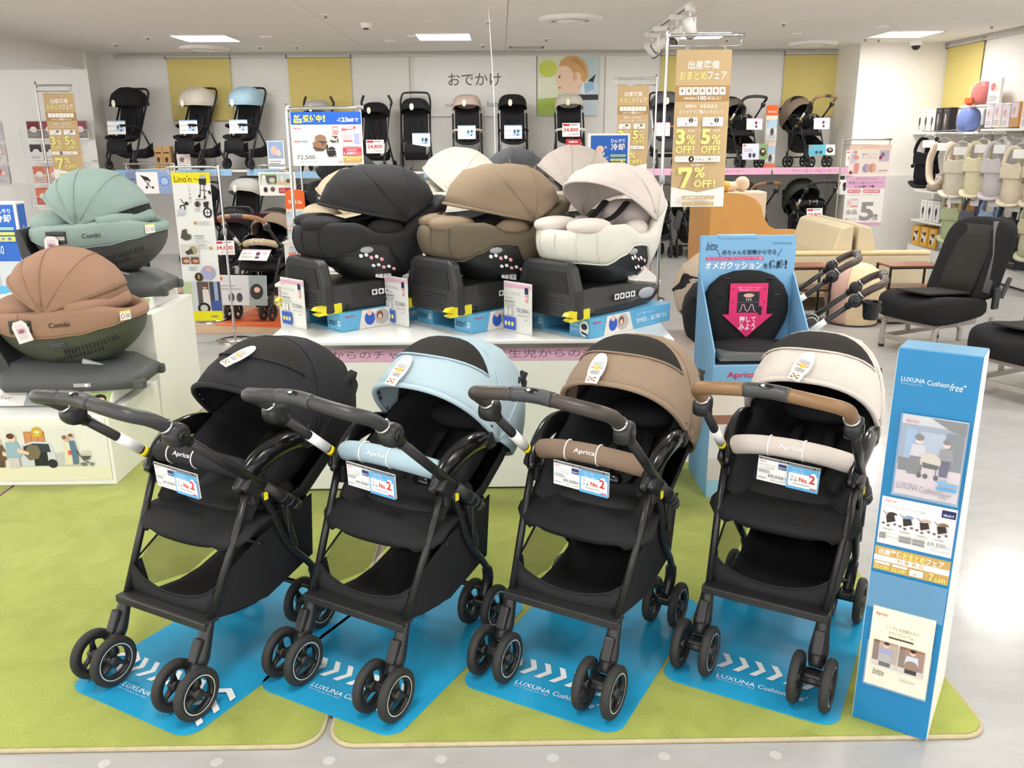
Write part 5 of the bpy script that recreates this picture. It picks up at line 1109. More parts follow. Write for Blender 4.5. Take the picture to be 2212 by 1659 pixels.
# cooling spray display boxes
def cooling_box(x, y, z, label, rz=0.0):
    t = thing('cooling_display', label, 'display box', (x, y, z), rz, 'blue cooling-spray display boxes')
    W, H = .28, .62
    B().box((0, .05, H / 2), (W, .1, H), bev=.003).build('box', PWHITE, t)
    pr = Print(W, H, 280, 620)
    pr.rect(14, 14, 266, 330, (48, 102, 190)); pr.text(150, 36, 246, 62, 'ひんやり', WT, .02); pr.text(152, 66, 244, 112, '冷却', WT, .025)
    for a, b, r in ((116, 92, 11), (50, 160, 11)):
        for k in range(3): pr.line([(a - r * math.cos(k * 1.05), b - r * math.sin(k * 1.05)), (a + r * math.cos(k * 1.05), b + r * math.sin(k * 1.05))], 2.5, (210, 226, 240))
    pr.ell(78, 104, 26, 24, (238, 206, 180)); pr.ell(78, 140, 22, 16, (238, 206, 180)); pr.rect(70, 100, 74, 104, (110, 80, 60)); pr.rect(84, 100, 88, 104, (110, 80, 60)); pr.line([(72, 112), (78, 115), (84, 112)], 2, (190, 100, 90)); pr.rect(100, 122, 108, 142, (240, 240, 236))
    pr.text(40, 164, 136, 178, '天然由来成分配合', (214, 228, 242), slope=-.15, res=1)
    pr.rrect(148, 138, 254, 154, (170, 210, 170), 6); pr.text(154, 140, 248, 152, 'チャイルドシート', (48, 102, 190), .01, res=1); pr.rrect(148, 166, 254, 182, (226, 226, 110), 6); pr.text(158, 168, 244, 180, 'ベビーカー', (48, 102, 190), .01, res=1); pr.rrect(148, 190, 254, 218, (226, 226, 90), 4); pr.text(168, 194, 236, 214, '消 臭', (48, 102, 190), .02)
    pr.text(24, 240, 180, 290, 'COOL 30', (190, 214, 236), .02); pr.rect(14, 330, 266, 600, (196, 202, 206)); pr.poly([(30, 380), (120, 360), (140, 440), (120, 560), (40, 560)], (176, 182, 186)); pr.rrect(80, 470, 180, 590, (96, 176, 220), 8); pr.ell(130, 540, 24, 26, (238, 206, 180))
    pr.build(t)
    pr = Print(.09, H, 90, 620, x0=-.045); pr.rect(6, 14, 84, 606, (60, 110, 196))
    for k, ch in enumerate('シートの熱さ対策に'): pr.text(34, 130 + k * 48, 66, 162 + k * 48, ch, WT, .02)
    po = pr.build(t, 'side_print'); po.rotation_euler = (0, 0, R_(90)); po.location = (W / 2 + .001, .05, 0)
cooling_box(.74, 6.05, .95, 'blue cooling-spray box standing behind the ivory child seat')
cooling_box(-2.86, 4.95, .6, 'blue cooling-spray box standing beside the sage and tan child seats')
tag(B().box((0, 0, .3), (.4, .3, .6), bev=.004).build('display_plinth', WHITE, None, (-2.88, 5.1, 0)), 'white plinth under the blue box beside the stepped display', 'plinth')
tag(B().box((0, 0, .115), (.4, .3, .23), bev=.004).build('display_plinth', WHITE, None, (.76, 6.1, .72)), 'white plinth under the blue box behind the ivory child seat', 'plinth')
# orange leaflet tower
def leaflet_tower(x, y, z, h, label, title, pages, rz=0, W=.13):
    t = thing('leaflet_tower', label, 'leaflet stand', (x, y, z), rz, 'narrow leaflet towers'); B().box((0, .03, h / 2), (W, .02, h), bev=.002).build('backing', ink((244, 220, 200)), t)
    o1 = (232, 104, 44); B().prism([(-W / 2, h), (W / 2, h), (W / 2, h + .11), (W / 2 - .02, h + .13), (-W / 2 + .02, h + .13), (-W / 2, h + .11)], .02, .04).build('header', ink(o1), t)
    pr = Print(W, .13, 130, 130, z1=h + .13, y=.0195); pr.text(16, 70, 114, 96, title, WT, .02, res=1); pr.build(t, 'title')
    for k in range(pages):
        zz = h - (k + 1) * h / pages
        B().box((0, .0, zz + .05), (W, .02, .10)).build('pocket', CLEAR, t)
        B().box((0, .012, zz + h / pages * .45), (W * .9, .008, h / pages * .8)).build('booklet', ink((226, 230, 232)), t)
        pr = Print(W * .9, h / pages * .8, 100, 100, z1=zz + h / pages * .85, y=.0072); pr.rect(0, 0, 100, 40, (176, 206, 226)); pr.rect(4, 4, 16, 12, o1); pr.rect(0, 40, 100, 100, (214, 218, 220)); pr.ell(56, 58, 18, 18, (80, 76, 78)); pr.line([(44, 70), (36, 92)], 4, (70, 66, 68)); pr.line([(64, 70), (76, 92)], 4, (70, 66, 68)); pr.build(t, 'cover_print')
    B().box((0, .01, .03), (W, .03, .06)).build('base', ink(o1), t)
leaflet_tower(-1.43, 6.1, .72, .36, 'orange-topped leaflet tower beside the black child seat', 'THE S Go', 3)
leaflet_tower(3.53, 11.62, 1.135, .66, 'orange-topped leaflet tower between the two shelf strollers', 'SUGOCAL', 2, W=.15)
# wall sign and baby poster
o = card('wall_sign', 'white wall sign reading outing with baby', 'sign', -.325, YB - .03, 1.825, 1.64, .79, (226, 225, 222), T=.02); pr = Print(1.64, .79, 1640, 790)
pr.text(458, 240, 1164, 400, 'おでかけ', (104, 100, 98), .008, res=3); pr.text(406, 616, 760, 684, 'outing with', (128, 126, 124), 0); pr.text(980, 600, 1180, 694, 'baby', (128, 126, 124), 0); pr.build(o)
o = card('baby_poster', 'photo poster of a fair-haired baby in profile', 'poster', .92, YB - .03, 1.825, .82, .79, (206, 212, 150), T=.02); pr = Print(.82, .79, 460, 455)
pr.rect(0, 0, 460, 455, (214, 220, 190)); pr.ell(80, 110, 70, 60, (196, 208, 92)); pr.poly([(0, 300), (200, 300), (160, 455), (0, 455)], (170, 194, 96)); pr.poly([(0, 180), (150, 170), (160, 320), (0, 330)], (226, 230, 206)); pr.poly([(300, 0), (460, 0), (460, 260), (380, 200)], (186, 204, 206))
pr.poly([(300, 210), (460, 220), (460, 455), (120, 455), (170, 360), (300, 290)], (200, 214, 226))
pr.poly([(158, 90), (150, 130), (140, 170), (132, 196), (148, 206), (144, 222), (152, 232), (150, 252), (166, 270), (210, 276), (240, 300), (330, 290), (350, 190), (300, 80), (220, 60)], (236, 206, 180))
pr.poly([(158, 92), (176, 50), (220, 20), (290, 14), (350, 50), (380, 110), (384, 170), (356, 210), (330, 196), (326, 150), (296, 134), (270, 150), (250, 110), (210, 90)], (206, 164, 110)); pr.poly([(230, 40), (300, 34), (350, 80), (366, 150), (340, 120), (300, 80)], (190, 146, 92))
pr.ell(282, 172, 17, 30, (226, 176, 148)); pr.ell(166, 170, 7, 8, (60, 44, 40)); pr.line([(156, 158), (178, 156)], 3, (170, 130, 96)); pr.ell(168, 248, 12, 7, (206, 120, 110)); pr.poly([(310, 240), (420, 190), (430, 260), (340, 300)], (150, 186, 214)); pr.poly([(320, 250), (350, 210), (360, 300), (330, 290)], (226, 232, 236)); pr.poly([(380, 200), (440, 150), (420, 210)], (54, 54, 56)); pr.poly([(280, 300), (460, 300), (460, 340), (280, 340)], (56, 60, 60))
pr.build(o)
# belt barrier
def barrier(x, y, label):
    t = thing('belt_barrier', label, 'barrier', (x, y, 0), R_(42)); B().lathe([(.004, .03), (.12, .022), (.16, .01), (.165, 0)], n=26).build('base', CHROME, t); B().cyl((0, 0, .02), (0, 0, .92), .03, 16).build('post', STEEL, t); B().lathe([(.035, .90), (.04, .91), (.04, 1.0), (.03, 1.02), (.004, 1.025)], n=16).build('cap', CHROME, t)
    B().box((.8, 0, .88), (1.55, .004, .05)).build('belt', fabric('burgundy_belt', (70, 30, 46)), t)
barrier(-2.56, 7.55, 'chrome belt barrier post with burgundy belt behind the yellow-topped sign')
# pink maternity sign at the right
pole_stand('sign_stand', 'chrome pole stand holding the two pink maternity posters', 'sign stand', 3.62, 9.4, 1.5, .52, 1, mat_=STEEL)
o = card('maternity_poster', 'pale pink poster of a ball chair above the pink campaign poster', 'poster', 3.92, 9.39, 1.135, .44, .31, (240, 228, 222)); pr = Print(.44, .31, 620, 400)
pr.rect(0, 0, 620, 60, (236, 206, 186)); pr.text(200, 14, 440, 34, 'range chair', (196, 130, 100), res=1); pr.poly([(40, 80), (90, 70), (130, 140), (120, 210), (30, 260), (20, 190)], (206, 200, 222)); pr.ell(92, 96, 20, 24, (226, 150, 130)); pr.poly([(60, 130), (140, 150), (150, 190), (70, 190)], (226, 160, 146)); pr.rrect(84, 240, 160, 360, (226, 150, 150), 20); pr.text(190, 110, 430, 140, '寝かしつけ、', (140, 130, 130), res=1); pr.text(190, 154, 430, 184, 'もっとラクに。', (140, 130, 130), res=1); pr.rect(450, 70, 600, 220, (196, 180, 200)); pr.ell(500, 130, 30, 30, (130, 120, 136)); pr.ell(470, 170, 24, 24, (150, 60, 90)); pr.ell(270, 310, 60, 60, (206, 176, 150)); pr.poly([(214, 300), (270, 250), (270, 366), (224, 352)], (150, 150, 214)); pr.ell(360, 306, 60, 60, (206, 150, 140)); pr.poly([(366, 246), (420, 290), (412, 348), (366, 364)], (222, 180, 150)); pr.text(460, 330, 590, 354, '12,546', (110, 106, 110), .01); pr.ell(40, 366, 26, 24, (150, 50, 80)); pr.rect(70, 364, 150, 378, (210, 140, 140)); pr.build(o)
o = card('campaign_poster', 'white and pink campaign poster with a large grey 5', 'poster', 3.905, 9.39, .60, .42, .52, (242, 240, 238)); pr = Print(.42, .52, 520, 660)
PK = (222, 176, 208)
pr.rect(0, 0, 520, 160, PK); pr.text(120, 16, 330, 46, 'マタニティ', (120, 80, 110), .01); pr.text(336, 22, 410, 46, 'さん', (120, 80, 110), res=1); pr.text(30, 66, 490, 100, '新規ご入会キャンペーン', (120, 80, 110), .008); pr.text(120, 116, 376, 148, '6.24●7.9●', (120, 80, 110), .008)
pr.rrect(26, 172, 196, 218, (220, 110, 130), 6); pr.text(40, 182, 182, 208, '新規ご入会', WT, .015, res=1); pr.rrect(236, 172, 460, 218, (220, 110, 130), 6); pr.text(248, 182, 450, 208, '出産予定日登録', WT, .015, res=1); pr.text(206, 186, 226, 206, '+', (150, 130, 140)); pr.text(50, 236, 450, 254, '今日使えるクーポンをお渡しします', (150, 146, 148), res=1)
pr.rect(32, 292, 186, 410, (230, 226, 230)); pr.rect(90, 300, 176, 312, (226, 150, 160)); pr.ell(64, 350, 24, 34, (232, 190, 180)); pr.rect(86, 386, 176, 404, (222, 140, 150)); pr.text(214, 340, 400, 590, '5', (150, 148, 150), .03, res=3); pr.text(26, 436, 180, 506, '全品', (150, 148, 150), .012); pr.text(26, 550, 186, 592, 'ポイント', (150, 148, 150), .012); pr.text(386, 500, 466, 584, '倍', (150, 148, 150), .012); pr.ell(440, 312, 50, 46, (226, 222, 226)); pr.ell(440, 312, 46, 42, (242, 240, 238)); pr.rect(0, 612, 520, 660, PK); pr.text(40, 624, 470, 648, '詳しくはサービスカウンターまで', (130, 96, 120), res=1); pr.build(o)
# ================================================================== shelves along the back wall
def wall_shelf(x0, x1, zt, y0, label, strips, stripcol, under=None):
    t = thing('wall_shelf', label, 'shelf', ((x0 + x1) / 2, y0, 0)); L = x1 - x0
    B().box((0, (YB - y0) / 2, zt - .015), (L, YB - y0 - .02, .03), bev=.003).build('shelf_board', plast('shelf_cream', (228, 224, 212), .5), t)
    n = max(2, int(L / 1.35) + 1)
    for k in range(n):
        xx = -L / 2 + .02 + (L - .04) * k / (n - 1); B().box((xx, YB - y0 - .04, zt / 2), (.03, .03, zt)).build('upright', plast('upright_grey', (170, 168, 164), .5), t); B().prism([(YB - y0 - .05, zt - .2), (YB - y0 - .05, zt - .03), (.05, zt - .03)], xx - .01, xx + .01, plane='yz').build('bracket', plast('upright_grey', (170, 168, 164), .5), t)
    for a, b, txt in strips:
        pr = Print(b - a, .085, (b - a) * 1000, 85, x0=a - (x0 + x1) / 2, z1=zt + .012, y=-.014); pr.rect(0, 0, (b - a) * 1000, 85, stripcol)
        if txt: w_ = min((b - a) * 700, len(txt) * 58); c_ = (b - a) * 500; pr.text(c_ - w_ / 2, 22, c_ + w_ / 2, 62, txt, tuple(int(q * .62) for q in stripcol), .01)
        po = pr.build(t, 'price_rail'); B().box(((a + b) / 2 - (x0 + x1) / 2, -.006, zt - .03), (b - a, .012, .085)).build('rail_holder', CLEAR, t)
    return t
SKYS = (150, 192, 226); PKS = (232, 178, 206)
wall_shelf(-5.25, -2.86, 1.165, 11.6, 'cream wall shelf holding the black, cream and blue hooded strollers', [(-4.2, -3.5, 'セカンドベビーカー'), (-3.3, -2.87, None), (-5.0, -4.3, 'ベビーカー')], SKYS)
wall_shelf(-2.82, 1.2, 1.125, 11.6, 'cream wall shelf holding the umbrella and compact strollers', [(-2.8, -2.2, None), (-1.0, -.1, 'セカンド'), (.25, 1.1, None)], SKYS)
wall_shelf(1.26, 4.6, 1.135, 11.42, 'cream wall shelf with pink rail holding the taupe and brown strollers', [(1.3, 2.2, 'ベビーカー'), (2.22, 3.5, 'ファーストベビーカー'), (3.52, 4.58, 'ファーストベビーカー')], PKS)

# ================================================================== compact strollers
BHC = {}
def buggy(x, y, z, rz, hoodc, label, key, handle='arch', guard=None, seatc=None, hood_z=.76, hood_up=True, card_c=None, group='strollers along the back wall', frame=TUBE, s=1.0, backpanel=True, legrest=True, wheels=True, top=.97):
    t = thing('compact_stroller', label, 'stroller', (x, y, z), rz, group); t.scale = (s,) * 3
    HM = fabric('bhood_' + key, hoodc, .8, .15, 900, .03); SM = fabric('bseat_' + key, seatc, .85, .2, 900, .04) if seatc else BLK
    for q in (-1, 1):
        if handle == 'hooks':
            B().tube(crv([(q * .16, -.2, .07), (q * .175, -.06, .36), (q * .185, .08, .68), (q * .205, .15, .86), (q * .215, .17, .92), (q * .18, .16, 1.0)], 4), .011, 8).build('frame_tube', frame, t)
            B().tube(crv([(q * .207, .15, .88), (q * .215, .17, .93), (q * .19, .16, .99), (q * .175, .155, 1.02)], 3), .017, 8).build('handle', PBLK, t)
        else:
            B().tube([(q * .19, -.22, .08), (q * .19, -.06, .42), (q * .19, .1, .74)], .012, 8).build('frame_tube', frame, t)
        B().tube([(q * .185, -.02, .48), (q * .19, .12, .26), (q * .2, .24, .07)], .011, 8).build('rear_leg', frame, t)
        B().tube(crv([(q * .185, -.22, .09), (q * .19, -.24, .16), (q * .19, -.2, .24)], 3), .014, 8).build('wheel_fork', PBLK, t)
        if wheels:
            wheel(t, (q * .19, -.215, .062), .062, .03, 0, False, 3); wheel(t, (q * .205, .25, .068), .068, .03, 0, False, 3)
    if handle == 'arch':
        B().tube(crv([(-.19, .1, .74), (-.195, .17, .88), (-.17, .2, top - .02), (-.1, .205, top), (.1, .205, top), (.17, .2, top - .02), (.195, .17, .88), (.19, .1, .74)], 5), .013, 8).build('handle', PBLK, t)
    B().tube([(-.18, .17, .2), (.18, .17, .2)], .008, 8).build('axle_bar', frame, t); B().tube([(-.19, -.17, .2), (.19, -.17, .2)], .009, 8).build('foot_bar', frame, t)
    # seat
    B().loft([[Vector((sx * .155, yy - .03 * abs(sx) ** 2, zz + .045 * abs(sx) ** 3)) for sx in (-1, -.75, -.4, 0, .4, .75, 1)] for yy, zz in ((-.24, .35), (-.16, .365), (-.04, .35), (.02, .38), (.06, .5), (.11, .68), (.14, .8))], cu=False).build('seat', SM, t, solid=.03)
    if legrest: B().loft([[Vector((sx * .14, yy, zz)) for sx in (-1, -.5, 0, .5, 1)] for yy, zz in ((-.25, .345), (-.27, .28), (-.265, .21))], cu=False).build('legrest', SM, t, solid=.02)
    for q in (-1, 1): B().tube([(q * .06, .07, .66), (q * .055, .01, .50), (q * .03, -.05, .40)], .017, 6, flat=.3).build('harness_strap', PDK, t)
    B().box((0, -.06, .40), (.05, .02, .05), bev=.008).build('buckle', PBLK, t)
    # basket
    B().loft([[Vector((-.16, yy, z1)), Vector((-.15, yy, z0)), Vector((.15, yy, z0)), Vector((.16, yy, z1))] for yy, z0, z1 in ((-.15, .2, .24), (.05, .14, .26), (.2, .16, .33))], cu=False).build('basket', BLK, t, solid=.004)
    if guard is not None:
        B().tube(crv([(-.19, -.06, .5), (-.18, -.15, .52), (-.1, -.215, .53), (.1, -.215, .53), (.18, -.15, .52), (.19, -.06, .5)], 5), .017, 8).build('guard_bar', fabric('bguard_' + key, guard), t)
    if hood_up:
        f = hood_fn((.09, hood_z), .185, [(22, .205), (55, .215), (90, .2), (130, .19), (175, .17)] if key not in ('k1', 'k2', 'k3') else [(2, .265), (30, .26), (60, .235), (95, .215), (130, .2), (175, .17)], q=.55, pw=.7)
        hood(t, f, HM, seams=(.4, .7), rim=.007, nu=10, nv=16, liner=False)
        B().ell(f(.02, -.06, .012), (.028, .006, .045)).build('hood_label', ink((244, 240, 222)), t)
    return t
def shelf_card(x, y, z, W, H, label, style=0, rz=0.0, tilt=R_(-6)):
    o = card('price_card', label, 'price card', x, y, z, W, H, (246, 246, 246), rz, tilt, .002, 'price cards on the wall strollers'); pr = Print(W, H, 130, 100)
    if style == 0: pr.rect(0, 0, 130, 8, (150, 190, 226)); pr.rect(62, 30, 120, 80, (176, 206, 232)); pr.ell(76, 48, 6, 12, (60, 56, 60)); pr.ell(102, 44, 8, 8, (60, 56, 60)); pr.ell(98, 72, 6, 6, (60, 56, 60)); pr.text(8, 36, 54, 48, '38,000', (110, 110, 112), res=1); pr.text(8, 70, 54, 80, '41,800円', (130, 130, 132), res=1)
    elif style == 1: pr.rect(6, 6, 54, 22, (206, 60, 66)); pr.rect(60, 8, 110, 18, (170, 168, 168)); pr.text(10, 36, 118, 68, '24,800', (200, 50, 60), .02); pr.text(40, 76, 120, 90, '27,280円', (170, 80, 86), res=1)
    else: pr.rect(0, 0, 130, 10, PKS); pr.rect(70, 26, 88, 56, (110, 60, 90)); pr.rect(100, 30, 118, 44, (226, 180, 190)); pr.rect(72, 64, 90, 84, (90, 60, 80)); pr.text(10, 34, 60, 48, '69,500', (110, 110, 112), res=1); pr.text(10, 66, 60, 80, '76,450円', (130, 130, 132), res=1)
    pr.build(o); return o
ZL, ZM, ZR = 1.166, 1.126, 1.136
buggy(-4.86, 11.85, ZL, R_(-16), (30, 30, 31), 'all-black compact stroller at the pillar end of the shelf', 'k1', guard=(34, 34, 35), s=1.06)
buggy(-3.97, 11.85, ZL, R_(-22), (204, 198, 184), 'compact stroller with cream hood before the yellow blind', 'k2', guard=(40, 40, 42), s=1.06)
buggy(-3.33, 11.85, ZL, R_(-22), (164, 194, 212), 'compact stroller with pale blue hood on the wall shelf', 'k3', guard=(40, 40, 42), s=1.06)
buggy(-2.42, 11.9, ZM, R_(-6), (176, 174, 178), 'grey umbrella stroller behind the pre-order sign', 'k4', handle='hooks', s=.94)
buggy(-1.66, 11.9, ZM, R_(-8), (28, 28, 29), 'black umbrella stroller with curved hook handles', 'k5', handle='hooks', s=.95, hood_z=.72)
buggy(-1.11, 11.85, ZM, R_(2), (36, 36, 40), 'black stroller with a tall arched handle over its hood', 'k6', guard=None, s=1.0, top=1.0, hood_z=.72)
buggy(-.43, 11.85, ZM, R_(3), (190, 170, 160), 'compact stroller with dusty pink hood and guard bar', 'k7', guard=(206, 184, 172), s=.98, handle='none', legrest=False, hood_z=.78)
buggy(.17, 11.85, ZM, R_(2), (34, 33, 32), 'compact stroller with black hood under the wall sign', 'k8', guard=(36, 36, 38), s=.98, handle='none', legrest=False, hood_z=.78)
buggy(.92, 11.85, ZM, R_(2), (206, 200, 190), 'compact stroller with off-white hood under the baby poster', 'k9', guard=(226, 222, 214), s=.98, handle='none', legrest=False, hood_z=.78)
buggy(2.2, 11.85, ZR, R_(8), (92, 92, 95), 'grey stroller with white frame and tan trim beside the gold banners', 'k10', guard=(160, 100, 60), frame=PWHITE, s=1.0, seatc=(70, 70, 72))
for i, (x, z, st, lab) in enumerate(((-4.92, 1.62, 0, 'white price card on the all-black shelf stroller'), (-4.0, 1.62, 0, 'white price card on the cream-hooded stroller'), (-3.36, 1.62, 0, 'white price card on the pale-blue shelf stroller'), (-1.02, 1.44, 0, 'white price card low on the arched-handle stroller'), (-.43, 1.53, 0, 'white and blue price card on the dusty pink stroller'), (.17, 1.53, 0, 'white and blue price card on the black-hooded shelf stroller'), (.92, 1.55, 1, 'white price card with red 24,800 on the off-white stroller'), (-1.62, 1.36, 1, 'white price card with red figures on the black umbrella stroller'), (2.1, 1.55, 2, 'pink-edged price card on the grey white-framed stroller'))):
    shelf_card(x, 11.585, z, .23 if st != 2 else .2, .17, lab, st)
o = card('sale_card', 'red sale card under the off-white stroller price', 'sign', .95, 11.58, 1.45, .2, .07, (196, 50, 60)); pr = Print(.2, .07, 200, 70); pr.text(40, 20, 160, 50, '数量限定', WT, .02, res=1); pr.build(o)
# taller strollers on the right shelf and on the floor below it
def wall_big(x, y, z, rz, hc, label, key, s=.98, gc=(40, 40, 42), gr=(46, 46, 47)):
    t, f = big_stroller(x, y, rz, hc, gc, gr, label, key, s, group='strollers along the back wall', ring=False); t.location.z = z; t.scale = (s, s * .72, s); return t
wall_big(3.26, 11.55, ZR, R_(28), (112, 104, 94), 'stroller with dark taupe hood and black handle on the pink-railed shelf', 'r1')
wall_big(4.16, 11.55, ZR, R_(30), (140, 124, 108), 'brown-hooded stroller with tan handle on the shelf next to the pillar', 'r2', gr=(150, 118, 84))
wall_big(3.42, 11.3, 0, R_(26), (110, 100, 92), 'taupe-hooded stroller on the floor beneath the pink-railed shelf', 'r3', gr=(150, 108, 78), s=1.06)
wall_big(4.1, 11.15, 0, R_(14), (52, 56, 48), 'dark green-hooded stroller on the floor beneath the pink-railed shelf', 'r4', s=1.08)
wall_big(2.1, 11.3, 0, R_(18), (96, 140, 138), 'teal-hooded stroller on the floor behind the gold banners', 'r5', gr=(176, 110, 64), s=1.06)
wall_big(2.64, 11.25, 0, R_(18), (40, 40, 42), 'black stroller on the floor behind the tan wooden unit', 'r6', s=1.0)
shelf_card(3.24, 11.40, 1.62, .2, .14, 'pink-edged price card on the dark taupe shelf stroller', 2)
shelf_card(4.1, 11.40, 1.62, .2, .14, 'pink-edged price card on the brown shelf stroller', 2)
shelf_card(3.98, 11.02, .5, .2, .16, 'red-figured price card on the dark green stroller', 1, tilt=R_(-14))
def photo_board(x, y, z, W, H, label, c1, c2, name='photo_board', rz=0):
    o = card(name, label, 'sign', x, y, z, W, H, (236, 234, 240), rz, R_(-8)); pr = Print(W, H, 200, 130); pr.rect(0, 0, 130, 130, c1); pr.rect(130, 0, 200, 130, c2); pr.rect(6, 8, 26, 24, (230, 104, 50)); pr.ell(160, 70, 26, 34, (50, 46, 50)); pr.ell(162, 62, 12, 12, (226, 186, 164)); pr.lines(10, 44, 100, 2, 14, (160, 160, 170), 5); pr.ell(60, 96, 12, 20, (70, 68, 72)); pr.ell(92, 96, 12, 20, (70, 68, 72)); pr.build(o); return o
photo_board(3.28, 11.42, 1.25, .33, .2, 'photo board of a baby in a stroller under the dark taupe stroller', (214, 216, 232), (130, 160, 110))
photo_board(4.14, 11.42, 1.3, .34, .13, 'turquoise card under the brown shelf stroller', (92, 180, 206), (226, 226, 226))
o = card('price_card', 'white leaflet with red and green headings at the end of the pink rail', 'price card', 4.52, 11.4, 1.16, .14, .2, (244, 242, 236), group='price cards on the wall strollers'); pr = Print(.14, .2, 140, 200); pr.rect(6, 20, 70, 36, (206, 70, 66)); pr.rect(72, 20, 134, 36, (150, 180, 110)); pr.rect(6, 60, 134, 140, (236, 222, 206)); pr.ell(40, 100, 14, 20, (150, 140, 130)); pr.ell(96, 100, 14, 20, (180, 150, 140)); pr.build(o)
o = card('leaflet_holder', 'tall white leaflet panel against the pillar under the shelf', 'leaflet', 4.63, 11.42, .05, .19, .92, (238, 237, 236)); pr = Print(.19, .92, 190, 920); pr.rect(14, 30, 176, 230, (206, 210, 214)); pr.ell(96, 130, 50, 40, (226, 226, 226)); pr.ell(96, 170, 20, 16, (120, 70, 50)); pr.rrect(36, 330, 160, 400, (52, 70, 130), 6); pr.text(46, 366, 150, 390, 'SELECT', WT, .02); pr.rect(14, 480, 176, 520, (222, 222, 224)); pr.rect(14, 560, 176, 600, (222, 222, 224)); pr.rect(60, 860, 170, 900, (140, 40, 44)); pr.build(o)
o = card('leaflet_holder', 'small white leaflet hung below the end of the pink rail', 'leaflet', 4.47, 11.41, .8, .17, .27, (238, 237, 236)); pr = Print(.17, .27, 170, 270); pr.rect(12, 30, 80, 80, (60, 56, 60)); pr.rect(92, 30, 160, 80, (150, 150, 156)); pr.ell(90, 150, 30, 34, (50, 48, 50)); pr.rect(70, 180, 110, 220, (70, 68, 70)); pr.build(o)
# items on the left shelf
def pbox(x, y, z, W, Dp, H, col, label, rz=0.0, art=None, name='product_box', cat='box', group=None):
    o = tag(B().box((0, 0, H / 2), (W, Dp, H), bev=.002).build(name, mat('card_%d_%d_%d' % col, col, .6, 0, .03, 60, .02, 8), None, (x, y, z), rz), label, cat, group)
    if art: pr = Print(W, H, 100, 100 * H / W, y=-Dp / 2 - .0008); art(pr, 100 * H / W); pr.build(o)
    return o
def art_stroller(pr, h): 
    pr.rect(14, h * .24, 86, h * .30, (60, 44, 30)); pr.ell(44, h * .55, 18, h * .1, (50, 38, 28)); pr.line([(34, h * .6), (64, h * .8)], 6, (50, 38, 28)); pr.line([(70, h * .45), (40, h * .8)], 6, (50, 38, 28)); pr.text(20, h * .86, 80, h * .93, 'Ville', (90, 66, 44), res=1)
pbox(-4.45, 11.72, ZL, .1, .12, .3, (190, 148, 96), 'brown card box with a stroller drawing, left of its twin', 0, art_stroller, group='brown boxes on the wall shelf')
pbox(-4.345, 11.72, ZL, .1, .12, .3, (190, 148, 96), 'brown card box with a stroller drawing, right of its twin', 0, art_stroller, group='brown boxes on the wall shelf')
def art_ph(c1, c2):
    def f(pr, h): pr.rect(6, 5, 94, h * .62, c1); pr.ell(40, h * .34, 20, h * .16, c2); pr.ell(66, h * .42, 14, h * .12, (236, 206, 190)); pr.lines(10, h * .7, 86, 3, h * .08, (170, 170, 172), h * .035)
    return f
pbox(-2.92, 11.66, ZL + .0, .22, .03, .36, (236, 238, 242), 'white photo card of parents with a baby at the shelf end', 0, art_ph((150, 176, 214), (226, 190, 176)), 'photo_card', 'card')
pbox(-4.12, 11.64, ZL, .17, .03, .2, (232, 228, 228), 'small white photo card beside the cream-hooded stroller', 0, art_ph((206, 200, 204), (120, 100, 100)), 'photo_card', 'card')
# strollers on the floor beneath the left shelf
buggy(-3.9, 11.45, 0, R_(-14), (30, 30, 32), 'black compact stroller on the floor under the cream shelf', 'f1', s=1.04)
buggy(-3.35, 11.5, 0, R_(-18), (188, 186, 182), 'light grey-hooded stroller on the floor behind the yellow-topped sign', 'f2', s=1.1)
buggy(-2.45, 11.4, 0, R_(10), (32, 32, 34), 'black stroller on the floor behind the beige stroller', 'f3', s=1.0)
buggy(-4.55, 10.6, 0, R_(20), (92, 92, 92), 'grey-hooded stroller on the floor beside the sage child seat', 'f4', s=1.0)
buggy(-1.2, 11.4, 0, R_(0), (30, 30, 31), 'black stroller on the floor beneath the umbrella strollers', 'f5', s=.98)
buggy(-4.05, 8.1, 0, R_(-35), (206, 178, 158), 'peach-hooded stroller behind the sage child seat', 'f6', s=.98, seatc=(196, 170, 150), guard=(196, 168, 150))
buggy(-2.75, 8.9, 0, R_(-12), (32, 32, 33), 'black stroller just behind the yellow-topped sign', 'f7', s=.9, guard=(40, 40, 42))
shelf_card(-2.76, 8.66, .44, .2, .14, 'small red-figured price card on the black floor stroller', 1)
# beige stroller in the wooden aisle
t, f = big_stroller(-2.22, 7.5, R_(-14), (150, 132, 114), (196, 180, 152), (166, 124, 84), 'beige and taupe stroller with tan handle on the orange mat', 'aisle', 1.0, group='aisle strollers', ring=False)
shelf_card(-2.2, 7.64, .52, .28, .13, 'pink-edged price card lying on the beige stroller seat', 2, R_(-14), R_(-50))
o = photo_board(-2.26, 7.42, .16, .46, .26, 'photo board hung low on the beige stroller', (206, 206, 210), (150, 160, 160), rz=R_(-8))
o = tag(B().box((0, 0, .003), (.62, .75, .006)).build('floor_mat', mat('orange_mat', (214, 98, 48), .4), None, (-2.1, 7.62, .007), R_(-10)), 'orange mat under the beige stroller in the aisle', 'mat'); pr = Print(.3, .09, 300, 90, y=0); pr.text(20, 10, 280, 80, 'Combi', (232, 150, 110), .02); po = pr.build(o); po.rotation_euler = (R_(-90), 0, 0); po.location = (0, -.3, .007); o.location.z = .0065
t.location.z = .014
